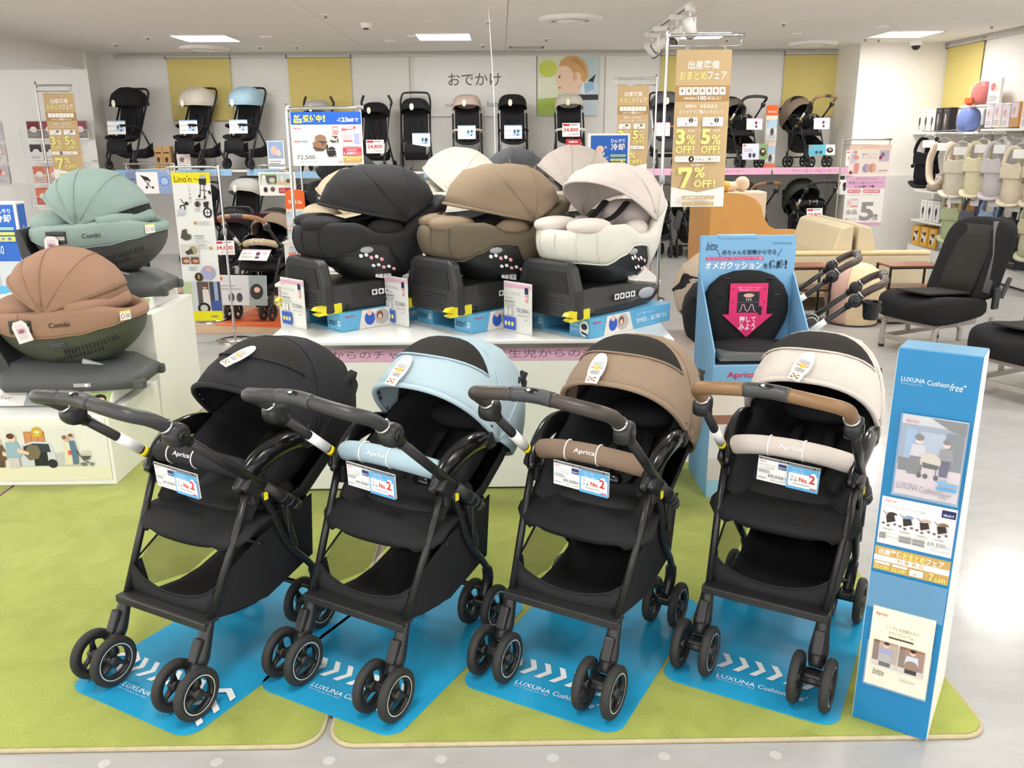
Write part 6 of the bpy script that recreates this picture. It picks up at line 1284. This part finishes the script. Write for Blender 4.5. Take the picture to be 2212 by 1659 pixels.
# two strollers seen from the side behind the sky blue stand
t, f = big_stroller(1.78, 4.12, R_(68), (40, 40, 42), (40, 40, 42), (70, 56, 50), 'black-hooded stroller with brown handle behind the sky blue stand', 'side_black', .97, group='strollers behind the sky blue stand', ring=False)
cp = thing('cup_holder', 'black cup holder clamped on the brown stroller handle', 'cup holder', (1.72, 3.93, .76)); B().lathe([(.03, -.04), (.036, .0), (.042, .04), (.046, .045), (.04, .04), (.034, -.03)], n=20).build('cup', PGLOSS, cp); B().box((.035, .03, 0), (.05, .03, .03), bev=.006).build('clamp', PBLK, cp)
t, f = big_stroller(1.88, 4.7, R_(70), (196, 178, 158), (190, 172, 152), (74, 60, 54), 'beige-hooded stroller with brown handle behind the black-hooded one', 'side_beige', 1.0, group='strollers behind the sky blue stand', ring=False)

# ================================================================== second counter with more child seats
d2 = thing('display_counter', 'white counter behind the first, carrying the cream and white child seats', 'display counter', (-.2, 5.15, 0))
B().box((0, .52, .35), (2.3, 1.0, .68), bev=.004).build('body', WHITE, d2); B().box((0, .51, .705), (2.32, 1.04, .02), bev=.004).build('top_panel', GLOSSW, d2)
pink_strip(d2, -1.14, 1.14, .018, .60, .675, [(-.2, .5, '新生児からのチャイルドシート'), (.62, 1.1, 'チャイルドシート')])
def riser2(x, y, h, label): return tag(B().box((0, 0, h / 2), (.6, .4, h), bev=.004).build('display_riser', WHITE, None, (x, y, .716)), label, 'display riser', 'white risers on the second counter')
G2 = 'child seats on the second counter'
riser2(-.26, 5.75, .12, 'white riser under the white child seat'); combi_seat(-.26, 5.75, .837, R_(-6), (232, 229, 218), (44, 44, 45), 'white child seat with tall white hood behind the brown one', 'white2', G2)
combi_seat(-.72, 6.02, .717, R_(-4), (222, 206, 178), (44, 44, 45), 'cream child seat between the black and white hoods', 'cream2', G2) if False else None
riser2(.47, 5.62, .13, 'white riser under the pale beige child seat'); combi_seat(.47, 5.62, .847, R_(2), (206, 196, 188), (40, 40, 41), 'pale beige child seat with rounded hood behind the ivory one', 'beige2', G2)
combi_seat(-.93, 5.6, .717, R_(8), (222, 206, 178), (40, 40, 41), 'cream child seat with peaked hood behind the black one', 'cream2', G2)
combi_seat(-1.18, 6.9, .8, R_(-10), (36, 36, 38), (36, 36, 37), 'black child seat below the pre-order sign', 'black2', 'child seats farther back')
combi_seat(.12, 6.95, .82, R_(6), (84, 86, 90), (40, 40, 41), 'slate grey child seat before the hanging cable', 'slate2', 'child seats farther back')
d3 = thing('display_counter', 'low white counter farther back, carrying the black and slate child seats', 'display counter', (-.5, 6.6, 0)); B().box((0, .36, .39), (2.3, .72, .78), bev=.004).build('body', WHITE, d3); B().box((0, .36, .79), (2.32, .74, .018), bev=.004).build('top_panel', GLOSSW, d3)
o = pbox(.22, 5.2, .716, .16, .02, .2, (238, 234, 224), 'leaflet box with drawn family behind the ivory child seat', 0, art_ph((232, 216, 196), (206, 104, 60)), 'leaflet_box', 'box')
o = pbox(-.98, 5.2, .716, .14, .02, .22, (240, 238, 238), 'white price stand behind the black child seat', 0, art_ph((232, 226, 226), (206, 90, 90)), 'price_stand', 'price sign')
o = card('price_stand', 'white card with printed text on the second counter', 'price sign', .06, 5.18, .716, .26, .12, (236, 232, 224), tilt=R_(-30)); pr = Print(.26, .12, 260, 120); pr.text(60, 30, 220, 56, 'から背中を', (90, 88, 86), res=1); pr.text(80, 70, 220, 96, '支える。', (90, 88, 86), res=1); pr.build(o)
o = thing('monitor', 'small dark screen on an arm among the child seats', 'monitor', (.1, 6.05, 1.27)); B().box((0, 0, 0), (.15, .015, .1), bev=.003).build('bezel', PDK, o); B().box((0, -.0085, 0), (.13, .002, .08)).build('screen', PGLOSS, o); B().cyl((0, .01, 0), (0, .03, -.56), .01).build('arm', PBLK, o)

# wire leaflet rack on the left pillar
rk = thing('leaflet_rack', 'white wire rack of stroller leaflets on the pillar', 'rack', (-5.72, 11.72, 0))
for k in range(4):
    z = .74 + k * .28; B().box((0, -.05, z - .012), (.86, .16, .014)).build('shelf', PWHITE, rk)
    B().tube([(-.43, -.13, z + .1), (.43, -.13, z + .1)], .004, 5).build('front_wire', PWHITE, rk)
for s in (-1, 1): B().tube([(s * .43, -.13, .7), (s * .43, -.13, 1.68)], .005, 6).build('side_wire', PWHITE, rk)
B().box((0, .04, 1.2), (.88, .02, 1.08)).build('back_panel', WHITE, rk)
LC = [((206, 90, 66), (226, 130, 96)), ((226, 190, 176), (214, 120, 90)), ((230, 228, 226), (60, 56, 58)), ((140, 130, 130), (120, 40, 50))]
nl = ['orange', 'pale peach', 'white', 'grey and maroon']
for r in range(4):
    for c in range(3 if r < 3 else 4):
        cc = LC[r]
        def art(pr, h, cc=cc, c=c): pr.rect(6, 6, 94, h * .5, cc[1] if c % 2 == 0 else tuple(min(255, q + 30) for q in cc[1])); pr.ell(50, h * .5, 26, h * .18, (236, 230, 226)); pr.lines(12, h * .74, 88, 2, h * .1, (170, 166, 166), h * .04)
        pbox(-6.02 + c * .2 + (.01 if r == 3 else 0), 11.66, .742 + r * .28, .17, .02, .21, cc[0], '%s leaflet pack in the white wire rack' % nl[r], 0, art, 'leaflet_pack', 'leaflet', 'leaflet packs in the wire rack')
# leaflets wall at far left
for k in range(5):
    o = pbox(-7.2 + (k % 2) * .28, 12.88, .95 + (k // 2) * .3, .22, .02, .26, [(206, 196, 204), (222, 214, 210), (196, 190, 196)][k // 2], 'pale leaflet on the far bay wall', 0, art_ph((190, 180, 186), (206, 100, 90)), 'leaflet_pack', 'leaflet', 'leaflets on the far bay wall')
# ================================================================== lounge corner at the right
# tan wooden display unit with a curved top edge
un = thing('wooden_unit', 'tan wooden unit with a curved stepped top edge', 'display unit', (1.5, 6.5, 0))
prof = [(.06, 0), (.70, 0), (.70, .87), (.56, .87), (.50, .90), (.46, .96), (.43, 1.05), (.38, 1.10), (.30, 1.13), (.22, 1.14), (.06, 1.145)]
B().prism(prof, -.02, .02).build('front_panel', mat('tan_laminate', (206, 148, 74), .5, 0, .06, 120, .05, 10), un)
B().box((.03, .0, .57), (.06, .04, 1.14)).build('edge_strip', mat('dark_tan_edge', (176, 124, 60), .5, 0, .05, 60, .04, 8), un)
B().box((.03, .25, .56), (.04, .46, 1.12)).build('side_panel', mat('tan_side', (186, 134, 68), .5, 0, .05, 60, .04, 8), un)
B().box((.38, .24, .62), (.62, .42, .03)).box((.38, .24, .25), (.62, .42, .03)).build('shelf', mat('tan_side', (186, 134, 68), .5), un)
dl = thing('baby_doll', 'beige baby doll lying on top of the tan wooden unit', 'doll', (1.92, 6.62, 1.145)); 
b = B(); b.ell((0, 0, .07), (.07, .065, .07), n=16, m=12); b.ell((-.14, 0, .045), (.11, .07, .05), n=16, m=12); b.ell((-.07, 0, .055), (.05, .045, .04)); b.build('body', fabric('doll_skin', (228, 202, 176)), dl)
B().ell((-.18, -.01, .05), (.08, .075, .052), n=16).build('romper', fabric('doll_romper', (226, 178, 90)), dl)
dl.scale = (.8, .8, .8); dl.location = (1.86, 6.7, .0); dl.location.z = .64
tag(B().box((0, 0, .25), (.3, .22, .5), bev=.01).build('doll_box', mat('cream_box', (226, 206, 176), .6), None, (1.86, 6.72, .64)), 'cream box behind the tan wooden panel under the doll', 'box'); dl.location = (1.84, 6.7, 1.14)
# sofas back to back
LTH = fabric('cream_leather', (206, 192, 162), .5, .05, 200, .03, 6, .4); SWD = mat('sofa_wood', (226, 202, 156), .4, 0, .03, 60, .05, 9)
def sofa(x, y, sgn, L, label):
    t = thing('sofa', label, 'sofa', (x, y, 0), 0, 'cream sofas in the lounge corner')
    for yy in (0, 1.25):
        B().box((sgn * L / 2, yy, .33), (L, .09, .36), bev=.02).build('arm_panel', LTH, t); B().box((sgn * L / 2, yy, .525), (L, .10, .035), bev=.012).build('arm_top', SWD, t)
        for k in (.06, L - .06): B().box((sgn * k, yy, .08), (.05, .05, .16)).build('leg', SWD, t)
    B().box((sgn * L / 2, .625, .17), (L - .05, 1.2, .1)).build('base_frame', SWD, t)
    B().prism([(sgn * .01, .16), (sgn * .22, .16), (sgn * .20, .5), (sgn * .13, .74), (sgn * .05, .77), (sgn * .01, .76)], .06, 1.19).build('backrest', LTH, t, bevel=.03)
    B().box((sgn * (L / 2 + .08), .625, .32), (L - .2, 1.14, .18), bev=.04).build('seat_cushion', LTH, t)
sofa(3.2, 7.75, -1, .85, 'cream sofa facing the stroller shelves, behind the left side table')
sofa(3.22, 7.75, 1, .64, 'cream sofa facing the carrier shelves, behind the right side table')
# side tables
def side_table(x, y, label):
    t = thing('side_table', label, 'side table', (x, y, 0), R_(2), 'side tables with black metal frames'); TW = mat('walnut_top', (140, 84, 58), .35, 0, .05, 60, .14, 8); MF = mat('black_metal', (34, 30, 30), .4, .4)
    B().box((.21, .12, .485), (.42, .25, .018)).build('table_top', TW, t); B().box((.21, .12, .30), (.40, .23, .014)).build('lower_shelf', TW, t)
    for a in (0, .42):
        for b_ in (0, .24): B().box((a, b_, .245), (.016, .016, .49)).build('leg', MF, t)
    for a in (0, .42): B().box((a, .12, .008), (.016, .24, .016)).build('foot_rail', MF, t)
    for b_ in (0, .24): B().box((.21, b_, .475), (.42, .016, .016)).build('top_rail', MF, t); B().box((.21, b_, .29), (.42, .012, .012)).build('shelf_rail', MF, t)
    B().box((.21, 0, .008), (.42, .016, .016)).build('floor_rail', MF, t)
side_table(3.25, 7.13, 'walnut side table with black frame beside the two-tone pouf')
side_table(2.34, 7.13, 'walnut side table with black frame behind the sky blue stand')
# two-tone pouf
pf = thing('pouf', 'dome-shaped pouf in dusty pink and cream', 'pouf', (3.0, 7.22, 0)); PN = 40
prof = [(.20, .005), (.205, .05), (.225, .16), (.245, .28), (.235, .37), (.19, .45), (.12, .495)]
b = B(); rings = []
for r, z in prof: rings.append([Vector((r * math.cos(2 * math.pi * k / PN), r * math.sin(2 * math.pi * k / PN), z)) for k in range(PN)])
B().loft(rings).build('cream_panel', fabric('pouf_cream', (228, 206, 168)), pf)
B().loft([[rg[k % PN] * 1.008 for k in range(16, 27)] for rg in rings], cu=False).build('pink_panel', fabric('pouf_pink', (204, 168, 156)), pf, solid=.003)
B().lathe([(.122, .494), (.08, .508), (.004, .514)], n=PN, cap1=True).build('top_disc', fabric('pouf_top', (232, 214, 180)), pf)
B().lathe([(.2, 0), (.207, 0), (.207, .012), (.2, .012)], n=PN, cv=True).build('base_ring', PBLK, pf)
# vehicle seats for fitting trials
VF = fabric('seat_cloth', (34, 34, 35), .9, .3, 500, .06); VC = fabric('seat_cloth_centre', (50, 49, 46), .9, .4, 700, .06); LEG = plast('warm_grey_frame', (172, 164, 156), .4)
def car_seat(x, y, rz, label):
    t = thing('vehicle_seat', label, 'car seat', (x, y, 0), rz, 'vehicle seats on grey frames'); t.scale = (1.1, 1.1, 1.0)
    rows = []
    for xx, z0, z1, w in ((-.34, .30, .37, .20), (-.31, .235, .43, .24), (-.2, .22, .455, .25), (0, .24, .43, .25), (.16, .26, .40, .245), (.22, .28, .39, .235)):
        rows.append([Vector((xx, w * a, z0 + (z1 - z0) * q - (.0 if abs(a) > .6 else .016 * (q > .5)))) for a, q in ((-1, .12), (-.92, 0), (0, 0), (.92, 0), (1, .12), (1, .82), (.88, 1), (.45, .93), (0, .9), (-.45, .93), (-.88, 1), (-1, .82))])
    B().loft(rows, cap0=True, cap1=True).build('seat_cushion', VF, t, sub=1)
    B().box((-.06, 0, .436), (.42, .25, .016), bev=.006, rot=Matrix.Rotation(R_(4), 3, 'Y')).build('centre_panel', VC, t)
    rows = []
    for u in range(9):
        v = u / 8; cx = .22 + .2 * v; cz = .36 + .60 * v; w = .25 * (1 - .35 * max(0, v - .8) / .2 * max(0, v - .8) / .2); th = (.17 - .05 * v) * (1 if v < .95 else .6)
        rows.append([Vector((cx + dx * th, w * a, cz + .06 * dx * th)) for a, dx in ((-1, -.2), (-.9, -.62), (-.55, -.5), (0, -.44), (.55, -.5), (.9, -.62), (1, -.2), (.95, .35), (.5, .5), (-.5, .5), (-.95, .35))])
    B().loft(rows, cap0=True, cap1=True).build('backrest', VF, t, sub=1)
    B().loft([[Vector((.22 + .2 * v - (.17 - .05 * v) * .47 - .004, .13 * a, .40 + .52 * v)) for a in (-1, -.5, 0, .5, 1)] for v in (0.02, .25, .5, .75, .96)], cu=False).build('back_centre_panel', VC, t, solid=.012)
    B().tube([(.36, -.1, .93), (.27, -.19, .7), (.16, -.225, .44)], .024, 8, flat=.12).build('seat_belt', fabric('belt', (96, 98, 100), .6), t)
    B().box((.22, -.262, .40), (.06, .025, .16), bev=.01).build('recline_bracket', PBLK, t); B().box((.30, -.265, .47), (.035, .02, .16), bev=.008, rot=Matrix.Rotation(R_(25), 3, 'Y')).build('recline_lever', PDK, t)
    for s in (-1, 1): B().box((.17, s * .1, .43), (.02, .02, .04), bev=.004).build('isofix_slot', PBLK, t)
    B().box((-.05, 0, .25), (.4, .4, .09), bev=.01).build('seat_pan', LEG, t); B().box((-.12, -.206, .25), (.05, .003, .04)).build('blue_sticker', ink((110, 170, 222)), t)
    for s in (-1, 1):
        B().tube(crv([(-.26, s * .2, .01), (-.26, s * .2, .12), (-.25, s * .2, .2), (-.2, s * .2, .235), (-.1, s * .2, .235), (-.02, s * .2, .2), (-.01, s * .2, .1)], 5), .017, 8).build('front_leg', LEG, t)
        B().tube([(.3, s * .2, .01), (.3, s * .2, .24)], .017, 8).build('rear_leg', LEG, t)
        B().box((.02, s * .2, .085), (.6, .022, .035), bev=.004).build('side_rail', LEG, t)
        for xx in (-.26, .3): B().cyl((xx, s * .2, 0), (xx, s * .2, .02), .019).build('rubber_foot', RUB, t)
    B().box((-.26, 0, .085), (.022, .4, .035), bev=.004).build('cross_rail', LEG, t)
car_seat(3.24, 6.28, R_(26), 'dark cloth vehicle seat with backrest in full view, beside the side table')
car_seat(3.28, 5.06, R_(26), 'dark cloth vehicle seat nearer the tall blue leaflet stand')

# ================================================================== carrier shelves along the right wall
gd = thing('carrier_shelving', 'white wall shelving with hooks for baby carriers', 'shelving', (5.34, 7.6, 0))
B().box((.14, 1.85, .085), (.3, 3.7, .17), bev=.003).build('base_deck', WHITE, gd); B().box((-.012, 1.85, .17), (.02, 3.7, .05)).build('base_lip', CLEAR, gd); B().box((.27, 1.85, .9), (.03, 3.7, 1.5)).build('back_panel', plast('gondola_back', (196, 192, 184), .6), gd)
B().box((-.012, 1.85, .008), (.02, 3.7, .016)).build('kick_strip', PBLK, gd)
for y0, y1, z in ((2.45, 3.65, .5), (2.45, 3.65, .87), (2.3, 4.1, 1.57), (.4, 2.25, 1.6)):
    B().box((.12, (y0 + y1) / 2, z - .012), (.3, y1 - y0, .024), bev=.002).build('shelf', WHITE, gd)
B().box((.14, 2.35, 1.85), (.24, 1.0, .02)).build('high_shelf', WHITE, gd)
for k in range(3): B().box((.25, k * 1.2 + .1, 1.0), (.03, .03, 2.0)).build('upright', plast('upright_grey', (170, 168, 164), .5), gd)
def carrier(x, y, z, col, label, kind=0, s=1.0, rz=R_(-70)):
    t = thing('baby_carrier', label, 'baby carrier', (x, y, z), rz, 'baby carriers hung on the wall hooks'); t.scale = (s,) * 3; m = fabric('carrier_%d_%d_%d' % col, col, .9, .3, 600, .05); m2 = fabric('carrier_dark_%d_%d_%d' % col, tuple(int(c * .8) for c in col))
    B().tube(crv([(-.13, 0, .30), (0, 0, .36), (.13, 0, .30)], 4), .006, 6).tube(crv([(0, 0, .36), (0, 0, .40), (.02, 0, .42), (.03, 0, .40)], 3), .004, 6).build('hanger', CLEAR if kind else mat('clear_hanger', (226, 230, 232), .1, alpha=.5), t)
    B().box((0, -.02, .25), (.16, .004, .09)).build('info_card', ink((236, 236, 236)), t)
    if kind == 0:
        rows = []
        for zz, w, d in ((-.26, .10, .03), (-.24, .13, .05), (-.15, .15, .065), (-.02, .15, .06), (.08, .13, .05), (.12, .10, .03)): rows.append([Vector((w * math.cos(R_(a)), -.03 + d * math.sin(R_(a)), zz)) for a in range(0, 360, 30)])
        B().loft(rows, cap0=True, cap1=True).build('body_panel', m, t); B().prism([(-.13, .0), (.13, .0), (.14, .10), (.09, .16), (0, .14), (-.09, .16), (-.14, .10)], -.105, -.085).build('head_flap', m, t, bevel=.008)
        for q in (-1, 1): B().tube(crv([(q * .12, -.05, .05), (q * .15, -.05, .18), (q * .11, -.01, .31), (q * .05, .05, .25), (q * .09, .06, .0), (q * .14, .03, -.1)], 4), .03, 8, flat=.5).build('shoulder_strap', m, t); B().ell((q * .15, -.07, -.02), (.022, .02, .025)).build('strap_buckle', m2, t)
        B().tube(crv([(-.2, .02, -.22), (-.1, -.07, -.26), (0, -.085, -.27), (.1, -.07, -.26), (.2, .02, -.22)], 4), .045, 8, flat=.45).build('waist_belt', m, t); B().tube([(.1, 0, -.25), (.11, .0, -.31)], .012, 6, flat=.3).build('loose_strap', BLK, t)
    else:
        B().tube(crv([(-.1, 0, .3), (-.15, -.03, .1), (-.1, -.06, -.12), (0, -.075, -.2), (.1, -.06, -.12), (.15, -.03, .1), (.1, 0, .3)], 5), .055, 10, flat=.6).build('sling_loop', m, t); B().ell((0, -.08, -.22), (.11, .05, .06)).build('sling_pouch', m2, t)
    return t
CR = [(10.55, 1.2, (30, 30, 32), 'black baby carrier nearest the pillar', 0), (10.2, 1.17, (222, 206, 186), 'beige ring sling on a clear hanger', 1), (9.8, 1.13, (214, 208, 192), 'pale grey-beige carrier beside the ring sling', 0), (9.38, 1.16, (220, 212, 180), 'cream carrier with dark buckles', 0), (9.02, 1.16, (196, 190, 194), 'lilac grey baby carrier', 0), (8.66, 1.12, (206, 196, 174), 'oatmeal baby carrier on the upper row', 0), (8.3, 1.14, (196, 184, 162), 'sand baby carrier at the end of the upper row', 0)]
for y, z, c, l, k in CR: carrier(5.1, y, z, c, l, k, .95, R_(-70 + random.uniform(-14, 14)))
for y, z, c, l in ((9.75, .62, (168, 176, 140), 'sage green carrier on the lower row of hooks'), (9.35, .62, (88, 88, 100), 'slate grey carrier on the lower row of hooks'), (8.98, .64, (130, 152, 182), 'light blue carrier on the lower row of hooks'), (8.62, .62, (60, 60, 64), 'charcoal carrier on the lower row of hooks'), (8.25, .62, (176, 176, 150), 'khaki carrier on the lower row of hooks')): carrier(5.1, y, z, c, l, 0, .9, R_(-70 + random.uniform(-16, 16)))
for (y, z, row, sc_) in [(c[0], c[1], 'upper', .95) for c in CR] + [(y, z, 'lower', .9) for y, z in ((9.75, .50), (9.35, .50), (8.98, .52), (8.62, .50), (8.25, .50))]:
    zz = z + .405 * sc_; tag(B().tube([(5.6, y, zz + .02), (5.2, y, zz), (5.05, y, zz - .004), (5.0, y, zz + .0), (4.985, y, zz + .025)], .005, 6).build('display_hook', CHROME), 'chrome display hook carrying the %s row of baby carriers' % row, 'hook', 'chrome display hooks')
# boxes on the shelves (side faces turned to the aisle)
def rbox(y, z, Wy, Dx, H, col, label, art=None, x=5.36, name='product_box', cat='box', group='boxes on the carrier shelves'):
    return pbox(x + Dx / 2 - .03, y, z, Wy, Dx, H, col, label, R_(-90), art, name, cat, group)
def art_y(pr, h): pr.rect(0, 0, 100, h, (226, 172, 60)); pr.ell(52, h * .5, 26, h * .3, (226, 224, 224)); pr.poly([(24, h * .3), (80, h * .24), (66, h * .5)], (44, 42, 46)); pr.ell(36, h * .7, 14, h * .12, (60, 56, 62)); pr.ell(54, h * .14, 20, h * .1, (226, 180, 150))
for k in range(3): rbox(11.1 - k * .22, .185, .2, .18, .24, (222, 168, 58), 'yellow belly-belt box on the base deck, one of three', art_y)
def art_w(c):
    def f(pr, h): pr.text(20, h * .08, 80, h * .14, 'carrier', (140, 136, 136), res=1); pr.ell(46, h * .5, 18, h * .2, c); pr.ell(44, h * .3, 8, h * .06, (226, 186, 166)); pr.rect(36, h * .66, 42, h * .9, c); pr.rect(52, h * .66, 58, h * .9, c)
    return f
rbox(10.42, .185, .2, .22, .28, (120, 134, 122), 'green-grey box with a person, on the base deck', art_w((226, 224, 222)))
rbox(10.12, .185, .24, .24, .29, (226, 214, 216), 'pale pink box with a person wearing a carrier', art_w((200, 150, 150)))
rbox(9.86, .185, .2, .1, .26, (230, 230, 228), 'white leaflet pack leaning beside the pale pink box', art_w((160, 180, 190)))
def art_b(pr, h): pr.text(8, h * .1, 50, h * .22, 'carry', WT, .02, res=1); pr.rect(40, h * .5, 90, h * .58, (200, 198, 196)); pr.rect(46, h * .7, 90, h * .76, (140, 138, 138))
for k in range(3): rbox(9.52 - k * .27, .185, .25, .24, .13, (34, 33, 34), 'flat black shoe-style box on the base deck, one of three', art_b)
for k in range(3): rbox(10.98 - k * .17, .505, .15, .16, .25, (238, 236, 232), 'white box with a dark carrier photo on the middle shelf', art_w((64, 58, 76)))
rbox(10.42, .505, .2, .2, .36, (232, 230, 230), 'tall white box with a red photo on the middle shelf', art_w((150, 40, 44)))
rbox(10.16, .505, .24, .24, .31, (196, 152, 98), 'brown kraft box on the middle shelf', art_w((160, 118, 74)))
for k in range(5): rbox(11.05 - k * .22, .875, .18, .14, .13 + .04 * (k % 2), [(232, 206, 190), (236, 222, 214), (226, 200, 180), (238, 236, 232), (230, 212, 204)][k], 'small %s box on the upper inner shelf' % ['peach', 'pale pink', 'tan', 'white', 'rose'][k], art_ph((226, 196, 176), (206, 150, 110)))
for k in range(3): rbox(11.35 - k * .16, 1.572, .14, .1, .27, (236, 232, 226), 'slim white box with a dark figure on the top shelf', art_w((70, 62, 62)))
for k in range(2): rbox(10.88 - k * .18, 1.572, .15, .1, .28, (44, 40, 42), 'slim black box on the top shelf', art_w((150, 140, 140)))
o = thing('gift_bag', 'clear gift bag with blue towel and red ribbon on the top shelf', 'bag', (5.4, 10.3, 1.572)); B().ell((0, 0, .13), (.1, .16, .14), p=.8, n=18).build('blue_towel', fabric('blue_towel', (84, 112, 190)), o); B().ell((0, 0, .14), (.11, .18, .16), p=.8, n=18).build('clear_film', CLEAR, o); B().ell((0, .03, .32), (.03, .07, .03)).build('red_ribbon', fabric('red_ribbon', (190, 40, 54)), o)
o = thing('gift_bag', 'clear gift bag with red gift wrap on the high shelf', 'bag', (5.42, 10.1, 1.862)); B().ell((0, 0, .12), (.09, .18, .13), p=.8, n=18).build('red_wrap', fabric('red_wrap', (206, 84, 78)), o); B().ell((0, 0, .13), (.1, .21, .15), p=.8, n=18).build('clear_film', CLEAR, o); B().box((-.1, .1, .05), (.02, .16, .06), bev=.004).build('orange_tag', ink((232, 96, 50)), o)
rbox(9.72, 1.862, .24, .03, .26, (240, 238, 236), 'white product board beside the red gift bag', art_ph((232, 230, 230), (200, 120, 120)))
for k in range(4): rbox(9.75 - k * .16, 1.614, .14, .16, .22 + .03 * (k % 2), [(226, 222, 230), (232, 220, 206), (226, 222, 222), (206, 150, 84)][k], ['lilac-white', 'cream', 'pale grey', 'orange-brown'][k] + ' booklet pack on the far top shelf', art_ph((214, 206, 220), (190, 160, 170)))
rbox(9.0, 1.6, .3, .02, .28, (232, 224, 222), 'pink photo board at the end of the top shelf', art_ph((222, 196, 200), (190, 120, 130)))
D.objects.remove(_to); D.curves.remove(_tc)
# holder empties used while building are folded away so that things stay thing > part > sub-part
for h in [o for o in COL.objects if o.type == 'EMPTY' and o.parent and o.name.split('.')[0] in ('hood_frame', 'seat')]:
    hb = h.matrix_basis.copy(); par = h.parent
    for c in list(h.children):
        mb = hb @ c.matrix_basis; c.parent = par; c.matrix_basis = mb
    D.objects.remove(h)
